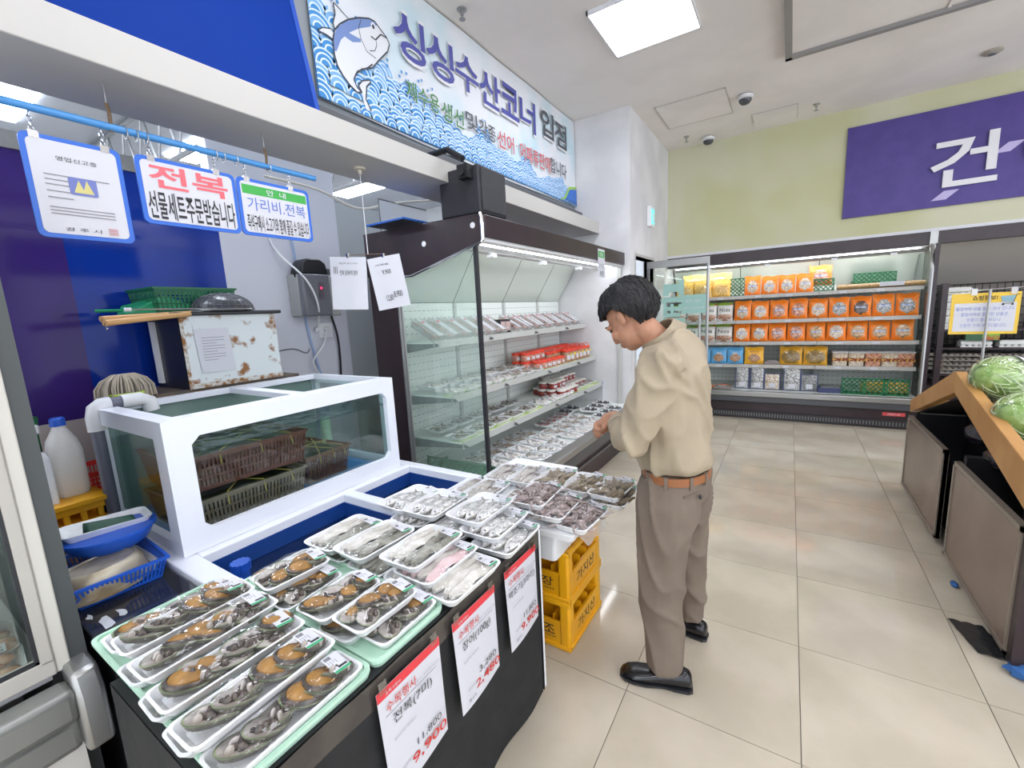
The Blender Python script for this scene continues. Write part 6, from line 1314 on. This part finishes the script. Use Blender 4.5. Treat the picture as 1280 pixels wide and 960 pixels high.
for dx in (-.018, .018): MB().lathe([(.005, 0), (.005, .001)], 10, (cx+dx, YN-.003, cz-.026), M=Matrix.Rotation(R(90), 3, 'X')).build('cart_wheel', INK, nt_)
MB().tube([(cx+.042, YN-.003, cz+.03), (cx+.03, YN-.003, cz+.024), (cx+.02, YN-.003, cz-.02), (cx-.022, YN-.003, cz-.02)], .0014, 4).build('cart_handle', INK, nt_)
MB().tube([(xa-.02, YN, z1+.012), (xb+.03, YN, z1+.022)], .004, 6).build('top_bar', CHROME, nt_)
for x in (xa+.09, xb-.03): MB().box(x-.012, x+.012, YN-.006, YN+.008, z1-.012, z1+.026).build('clip', glass('clip_clear', (230, 230, 230), .2, .1, base=.3), nt_)
# litter by the stand
o = MB().grid(lambda u, v: (.70+.12*u+.05*v, 2.66-.22*v+.0*u, .003+.006*abs(math.sin(u*8+v*9))), 10, 12).build('black_film', mat('film_black', '2b2c2e', .15, bump=.6, bs=20), None, True); tag(o, 'crumpled black plastic sheet on the floor by the stand', 'plastic sheet')
t = thing('cleaning_rag', 'blue and red rag bunched around the stand caster', 'rag', (.88, 2.36, 0)); rg = MB(); rw = random.Random(4)
rg.ell((0, 0, .025), (.07, .05, .028), nu=14, nv=9, fn=lambda q: 1+.2*math.sin(q.x*11)*math.cos(q.y*9)); rg.build('blue_cloth', mat('rag_blue', '2f5f9a', .8), t, True, world=False)
MB().ell((.06, -.02, .022), (.045, .04, .024), nu=12, nv=8, fn=lambda q: 1+.2*math.sin(q.y*11)).build('red_cloth', mat('rag_red', 'a83230', .8), t, True, world=False)
o = MB().ell((.80, 3.0, .012), (.016, .03, .012), nu=10, nv=6, fn=lambda q: 1+.2*math.sin(q.x*9)).build('blue_scrap', mat('rag_blue', '2f5f9a', .8), None, True); tag(o, 'tiny blue scrap under the stand door edge', 'scrap')
# packs in the near fridge
for i, (x, y, z) in enumerate(((-1.82, .09, .622), (-1.84, -.06, .622), (-1.98, .10, .632), (-1.98, -.08, .632))):
    t = thing('crab_pack', 'film wrapped tray of pinkish crab in the near fridge', 'food pack', (x, y, z), R(85), 'crab packs in the near fridge'); link('foam_tray', tray_mesh(.16, .22, .024), t); b = MB(); r = random.Random(i)
    for k in range(6): b.ell((jit(r, .045), (k-2.5)*.03, .035), (.04, .024, .018), Matrix.Rotation(jit(r, .6), 3, 'Z'), 10, 6)
    b.build('crab', mat('crab_shell', 'b98a70', .35, c2='c9b09a', ns=30), t, True, world=False); stuff(t.children[-1]); link('film', film_mesh(.154, .214, .024, .03, i), t); s = link('label_sticker', STICK, t); s.location = (.02, .06, .058); s.rotation_euler = (0, 0, R(90)); s.scale = (1.5, 1.5, 1)

# ------------------------------------------------------------------ person
def fuse(name, mb, m, parent, vox, smooth_it=4, fold=None):
    me = mb.mesh(name, m, True); o = bpy.data.objects.new(name, me); COL.objects.link(o)
    rm = o.modifiers.new('r', 'REMESH'); rm.mode = 'VOXEL'; rm.voxel_size = vox; rm.use_smooth_shade = True
    s = o.modifiers.new('s', 'SMOOTH'); s.iterations = smooth_it; s.factor = .5
    bpy.context.view_layer.update()
    ev = o.evaluated_get(bpy.context.evaluated_depsgraph_get()); me2 = bpy.data.meshes.new_from_object(ev); bpy.data.objects.remove(o)
    if fold:
        from mathutils import noise
        amp, fx, fy, fz = fold; nn = [v.normal.copy() for v in me2.vertices]
        for v, n_ in zip(me2.vertices, nn):
            q = Vector((v.co.x*fx+v.co.z*fz*.35, v.co.y*fy, v.co.z*fz+v.co.x*fx*.4)); wob = noise.noise(q*.5+Vector((7, 3, 1)))
            v.co += n_*amp*((1-abs(noise.noise(q+Vector((wob, wob, wob)))))**4*1.3-.5)
    me2.name = name; me2.polygons.foreach_set('use_smooth', [True]*len(me2.polygons)); 
    if not me2.materials: me2.materials.append(m)
    L = parent.location if parent else Vector()
    me2.transform(Matrix.Translation(-L)); o = bpy.data.objects.new(name, me2); COL.objects.link(o); o.parent = parent; return o
def limb(mb, pts, n=16, caps=True):
    """pts: (center, rx, ry) rings that lie across the limb axis; rx along X-ish, ry across"""
    rings = []
    for i, (c, a, b_) in enumerate(pts):
        c = Vector(c); d = (Vector(pts[min(i+1, len(pts)-1)][0])-Vector(pts[max(i-1, 0)][0])).normalized()
        u = Vector((1, 0, 0)); u = (u-d*u.dot(d)); u = u.normalized() if u.length > .2 else Vector((0, 0, 1)); v = d.cross(u).normalized()
        rings.append([c+u*(a*math.cos(6.2832*k/n))+v*(b_*math.sin(6.2832*k/n)) for k in range(n)])
    mb.loft(rings, 0, caps)
SKIN = mat('skin', 'b58569', .55, c2='ad7a5f', ns=30, sub=.08); HAIR = mat('hair_black', '121012', .6, c2='1a1719', ns=60, bump=.35, bs=180)
SHIRT = mat('shirt_beige', 'a3957e', .8, c2='9b8d77', ns=5, bump=.55, bs=9); TROU = mat('trousers_taupe', '75685b', .8, c2='6d6054', ns=6, bump=.35, bs=7); LEATH = mat('belt_tan', '8e5a36', .5); SHOE = mat('shoe_black', '17171a', .18)
PC = Vector((-.38, 1.77, 0))
HC = Vector((-.538, 1.735, 1.508)); az, pt_ = R(160), R(40)
HFh = Vector((math.cos(az), math.sin(az), 0)); HF = (HFh*math.cos(pt_)-XU*math.sin(pt_)).normalized(); HR = HFh.cross(XU).normalized(); HU = HR.cross(HF).normalized()
HM = Matrix((HR, HF, HU)).transposed()      # columns: right, front, up
def H(r, f, u): return HC+HR*r+HF*f+HU*u
body = MB()
# head: cranium, jaw, features
body.ell(H(0, -.012, .035), (.076, .096, .088), HM, 24, 16); body.ell(H(0, .030, -.035), (.062, .066, .085), HM, 20, 14); body.ell(H(0, .052, -.088), (.034, .034, .030), HM, 14, 10)
body.ell(H(0, .086, .018), (.055, .014, .014), HM, 14, 8); body.ell(H(0, .105, -.022), (.013, .020, .026), HM, 12, 8); body.ell(H(0, .112, -.034), (.017, .012, .010), HM, 12, 8)
body.ell(H(0, .094, -.066), (.024, .010, .006), HM, 12, 8); body.ell(H(0, .092, -.076), (.021, .010, .006), HM, 12, 8)
for s in (-1, 1):
    body.ell(H(s*.045, .066, -.030), (.022, .020, .022), HM, 12, 8); body.ell(H(s*.077, -.012, -.012), (.008, .020, .031), HM, 12, 9); body.ell(H(s*.083, -.020, -.004), (.006, .016, .024), HM, 12, 8)
NB = Vector((-.425, 1.755, 1.40))
limb(body, [(NB-XU*.06+Vector((.03, 0, 0)), .075, .08), (NB, .058, .060), (H(0, -.030, -.07), .048, .050), (H(0, -.015, -.02), .046, .048)])
# torso and legs inside the clothes
TOR = [((-.365, 1.765, .86), .105, .150), ((-.365, 1.765, .95), .105, .150), ((-.365, 1.765, 1.05), .105, .150), ((-.375, 1.76, 1.20), .110, .170), ((-.365, 1.755, 1.32), .100, .185), ((-.37, 1.755, 1.385), .08, .165), ((-.40, 1.755, 1.43), .06, .08)]
limb(body, [(c, a*.9, b_*.9) for c, a, b_ in TOR])
LL_ = [((-.37, 1.69, .88), .115, .095), ((-.372, 1.672, .78), .118, .098), ((-.385, 1.66, .65), .104, .088), ((-.392, 1.655, .52), .096, .082), ((-.39, 1.65, .38), .086, .078), ((-.382, 1.648, .22), .080, .072), ((-.378, 1.648, .075), .076, .068)]
RL_ = [((-.35, 1.84, .88), .110, .095), ((-.345, 1.86, .78), .110, .095), ((-.345, 1.89, .65), .095, .085), ((-.35, 1.92, .52), .086, .078), ((-.345, 1.945, .38), .075, .070), ((-.335, 1.965, .22), .068, .064), ((-.335, 1.975, .11), .064, .062)]
for L_ in (LL_, RL_): limb(body, [(c, a*.6, b_*.6) for c, a, b_ in L_])
shl, ell_, wrl = Vector((-.375, 1.585, 1.355)), Vector((-.475, 1.545, 1.045)), Vector((-.625, 1.80, 1.085))
shr, elr, wrr = Vector((-.40, 1.925, 1.35)), Vector((-.47, 1.985, 1.07)), Vector((-.66, 1.875, 1.05))
for a, b_, c in ((shl, ell_, wrl), (shr, elr, wrr)):
    body.tube([a, a.lerp(b_, .5), b_, b_.lerp(c, .3), b_.lerp(c, .75), c], [.045, .042, .038, .038, .028, .024], 12)
def hand(wr, d, up, sd, curl):
    d = d.normalized(); n = up-d*up.dot(d); n.normalize(); s = d.cross(n).normalized()*sd; M = Matrix((s, d, n)).transposed()
    pc = wr+d*.045; body.ell(pc, (.040, .052, .017), M, 14, 10); body.ell(wr+d*.01, (.028, .03, .019), M, 12, 8)
    for k, (off, ln) in enumerate(((-.030, .066), (-.010, .076), (.011, .071), (.030, .056))):
        q = wr+d*.085+s*off; cu = curl+.12*k; pts = [q-d*.025]; ang = .15; cur = q
        for seg in (.0, .42, .33, .27):
            cur = cur+(d*math.cos(ang)-n*math.sin(ang))*ln*seg; pts.append(cur.copy()); ang += cu
        body.tube(pts, [.0095, .0095, .0085, .008, .0065], 10)
    q = wr+d*.03-s*.028; body.tube([q, q-s*.022+d*.022-n*.008, q-s*.022+d*.046-n*.020, q-s*.012+d*.064-n*.030], [.013, .0115, .0095, .007], 10)
hand(wrl, Vector((-.62, .25, -.28)), Vector((-.2, -.5, .85)), 1, .62); hand(wrr, Vector((-.7, -.35, -.25)), Vector((-.15, .4, .9)), -1, .7)
per = fuse('person', body, SKIN, None, .0058, 3)
tag(per, 'person in beige shirt and taupe trousers looking down at the seafood case', 'person')
# eyes, brows, lips tint as children
for s in (-1, 1):
    MB().ell(H(s*.031, .083, .000), (.012, .008, .006), HM, 10, 7).build('eye', mat('eye_dark', '2a2320', .2), per, True); MB().ell(H(s*.033, .088, .024), (.020, .006, .004), HM, 10, 6).build('eyebrow', HAIR, per, True)
# hair
hr = MB(); N = 30; rings = []
for i in range(15):
    th = i/14; ring = []
    for k in range(N):
        ph = 6.2832*k/N; fr = math.cos(ph)                         # fr=1 front
        low = -.15 if fr < -.2 else (.25 if abs(fr) < .45 else .36)   # how far down (cos) the hair goes
        lo_ang = 1.20+(.32*(1-fr) if fr > 0 else .32+min(1.32, -fr*2.6))+.05*math.sin(ph*23)+.04*math.sin(ph*11)        # polar reach: front, sides, nape
        t_ = th*lo_ang; q = Vector((math.sin(t_)*math.sin(ph), math.sin(t_)*math.cos(ph), math.cos(t_)))
        rad = 1+.016*math.sin(ph*7+th*9)+.012*math.sin(ph*13+th*5)+.012*math.sin(ph*29+th*14)
        ring.append(H(q.x*.098*rad, -.022+q.y*.128*rad+(.016*q.z if fr > 0 else 0), .030+q.z*(.122 if q.z > 0 else .105)*rad))
    rings.append(ring)
hr.loft(rings, 0, caps=False)
rh = random.Random(12); hs = MB()
for k in range(1600):
    i_, k_ = rh.choice(range(2, 14)) if rh.random() < .7 else 13, rh.randrange(N); a_, b2 = rings[i_-1][k_], rings[i_][k_]; cH = H(0, -.02, .03)
    d_ = (b2-a_).normalized(); o_ = (b2-cH).normalized(); sw_ = o_.cross(d_)*rh.uniform(-.012, .012); p_ = b2+o_*.002+o_.cross(d_)*rh.uniform(-.010, .010)
    hs.tube([p_-d_*.022-o_*.004, p_-o_*.0005, p_+d_*.012+sw_*.5-o_*.002], [.0020, .0019, .0005], 4)
stuff(hs.build('hair_strands', HAIR, per, True))
hb = hr.build('hair', HAIR, per, True); sd_ = hb.modifiers.new('s', 'SOLIDIFY'); sd_.thickness = .014; sd_.offset = -1
# shirt
shm = MB(); SHT = [((-.362, 1.765, .915), .124, .168), ((-.365, 1.765, .95), .140, .184), ((-.367, 1.765, 1.05), .130, .176), ((-.378, 1.76, 1.20), .128, .190), ((-.372, 1.757, 1.30), .120, .200), ((-.37, 1.755, 1.365), .100, .190), ((-.385, 1.755, 1.41), .078, .125), ((-.40, 1.755, 1.435), .066, .075)]
limb(shm, SHT, 24)
shm.tube([shl+Vector((.01, .05, .005)), shl, shl.lerp(ell_, .35), shl.lerp(ell_, .7), ell_, ell_.lerp(wrl, .15), ell_.lerp(wrl, .45), ell_.lerp(wrl, .62)], [.075, .074, .068, .062, .058, .056, .052, .050], 16)
shm.tube([shr+Vector((.01, -.05, .005)), shr, shr.lerp(elr, .35), shr.lerp(elr, .7), elr, elr.lerp(wrr, .15), elr.lerp(wrr, .45), elr.lerp(wrr, .62)], [.075, .072, .064, .060, .056, .054, .050, .047], 16)
rnd2 = random.Random(6)
sh_ = fuse('shirt', shm, SHIRT, per, .0085, 5, (.016, 9, 7, 6))
col = MB(); 
CA = Vector((-.415, 1.755, 1.425)); cax = (H(0, -.03, -.06)-NB).normalized(); cu_, cv_ = frame(cax)
rings = []
for k in range(25):
    a = R(18)+R(324)*k/24; dvec = (Vector((-math.cos(a), -math.sin(a), 0))); dvec = (dvec-cax*dvec.dot(cax)).normalized()
    rings.append([CA+dvec*.072-cax*.01, CA+dvec*.066+cax*.036, CA+dvec*.074+cax*.038, CA+dvec*(.098)-cax*.012])
col.loft(rings, 0, caps=False, closed=False); cb = col.build('collar', SHIRT, per, True); sm2 = cb.modifiers.new('s', 'SOLIDIFY'); sm2.thickness = .004
cf = MB(); d_ = (wrl-ell_).normalized(); cf.tube([ell_.lerp(wrl, .56), ell_.lerp(wrl, .68)], .053, 18); cf.build('cuff', SHIRT, per, True)
# trousers
tr = MB()
limb(tr, [((-.366, 1.765, .80), .122, .165), ((-.364, 1.765, .86), .126, .168), ((-.362, 1.765, .915), .120, .162)], 20)
for L_ in (LL_, RL_): limb(tr, [(c, a, b_) for c, a, b_ in L_], 20)
trs = fuse('trousers', tr, TROU, per, .0085, 5, (.010, 8, 8, 4))
tz = MB(); tz.tube([(-.43, 1.628, .905), (-.425, 1.60, .86), (-.405, 1.585, .80), (-.385, 1.580, .765)], .004, 6); tz.build('pocket_seam', mat('seam_dark', '6d6156', .8), per)
MB().tube([(-.30, 1.605, .845), (-.25, 1.66, .855)], .003, 6).build('back_pocket', MATS['seam_dark'], per); MB().ell((-.252, 1.655, .838), (.007, .007, .009), nu=8, nv=6).build('button', INK, per, True)
bl = MB(); bl.loft([[Vector((-.362+rx*math.cos(6.2832*k/32), 1.765+ry*math.sin(6.2832*k/32), z)) for k in range(32)] for rx, ry, z in ((.126, .170, .880), (.129, .173, .882), (.129, .173, .912), (.126, .170, .914))], caps=False); bl.build('belt', LEATH, per, True)
for a in (200, 235, 270, 310, 340): c = Vector((-.362+.128*math.cos(R(a)), 1.765+.174*math.sin(R(a)), .893)); MB().obox(c, (.008, .012, .048), Matrix.Rotation(R(a), 3, 'Z')).build('belt_loop', TROU, per)
# shoes
def shoe(heel, toe):
    heel, toe = Vector(heel), Vector(toe); d = (toe-heel).normalized(); s = Vector((-d.y, d.x, 0)); L_ = (toe-heel).length; b = MB(); rings = []
    for f, w, h in ((0, .022, .062), (.03, .033, .075), (.12, .038, .085), (.28, .040, .080), (.45, .042, .068), (.62, .047, .052), (.78, .048, .045), (.90, .040, .040), (.97, .026, .032), (1.0, .010, .022)):
        c = heel+d*(L_*f); rings.append([c+s*(w*math.copysign(abs(math.cos(q))**.8, math.cos(q)))+XU*(.012+(h-.012)*(.5+.5*math.sin(q)) if True else 0) for q in [6.2832*k/16 for k in range(16)]])
    b.loft(rings); o = b.build('shoe', SHOE, per, True)
    b = MB(); out = []
    for f, w in ((-.015, .024), (.03, .037), (.25, .040), (.40, .038), (.62, .050), (.80, .050), (.93, .040), (1.0, .018)): out.append((f, w))
    ring = [heel+d*(L_*f)+s*w for f, w in out]+[heel+d*(L_*f)-s*w for f, w in out[::-1]]
    b.loft([[p+XU*.006 for p in ring], [p+XU*.015 for p in ring]]); hl = [heel+d*(L_*f)+s*w for f, w in ((-.015, .026), (.05, .036), (.26, .037))]+[heel+d*(L_*f)-s*w for f, w in ((.26, .037), (.05, .036), (-.015, .026))]
    b.loft([[p+XU*.0005 for p in hl], [p+XU*.008 for p in hl]]); b.build('sole', BLACKR, o)
    for k in range(4): c = heel+d*(L_*(.36+.055*k))+XU*(.080-.010*k); MB().tube([c-s*.016, c+XU*.003, c+s*.016], .0022, 5).build('lace', INK, o)
shoe((-.272, 1.665, 0), (-.548, 1.60, 0)); shoe((-.262, 1.985, 0), (-.535, 2.005, 0))
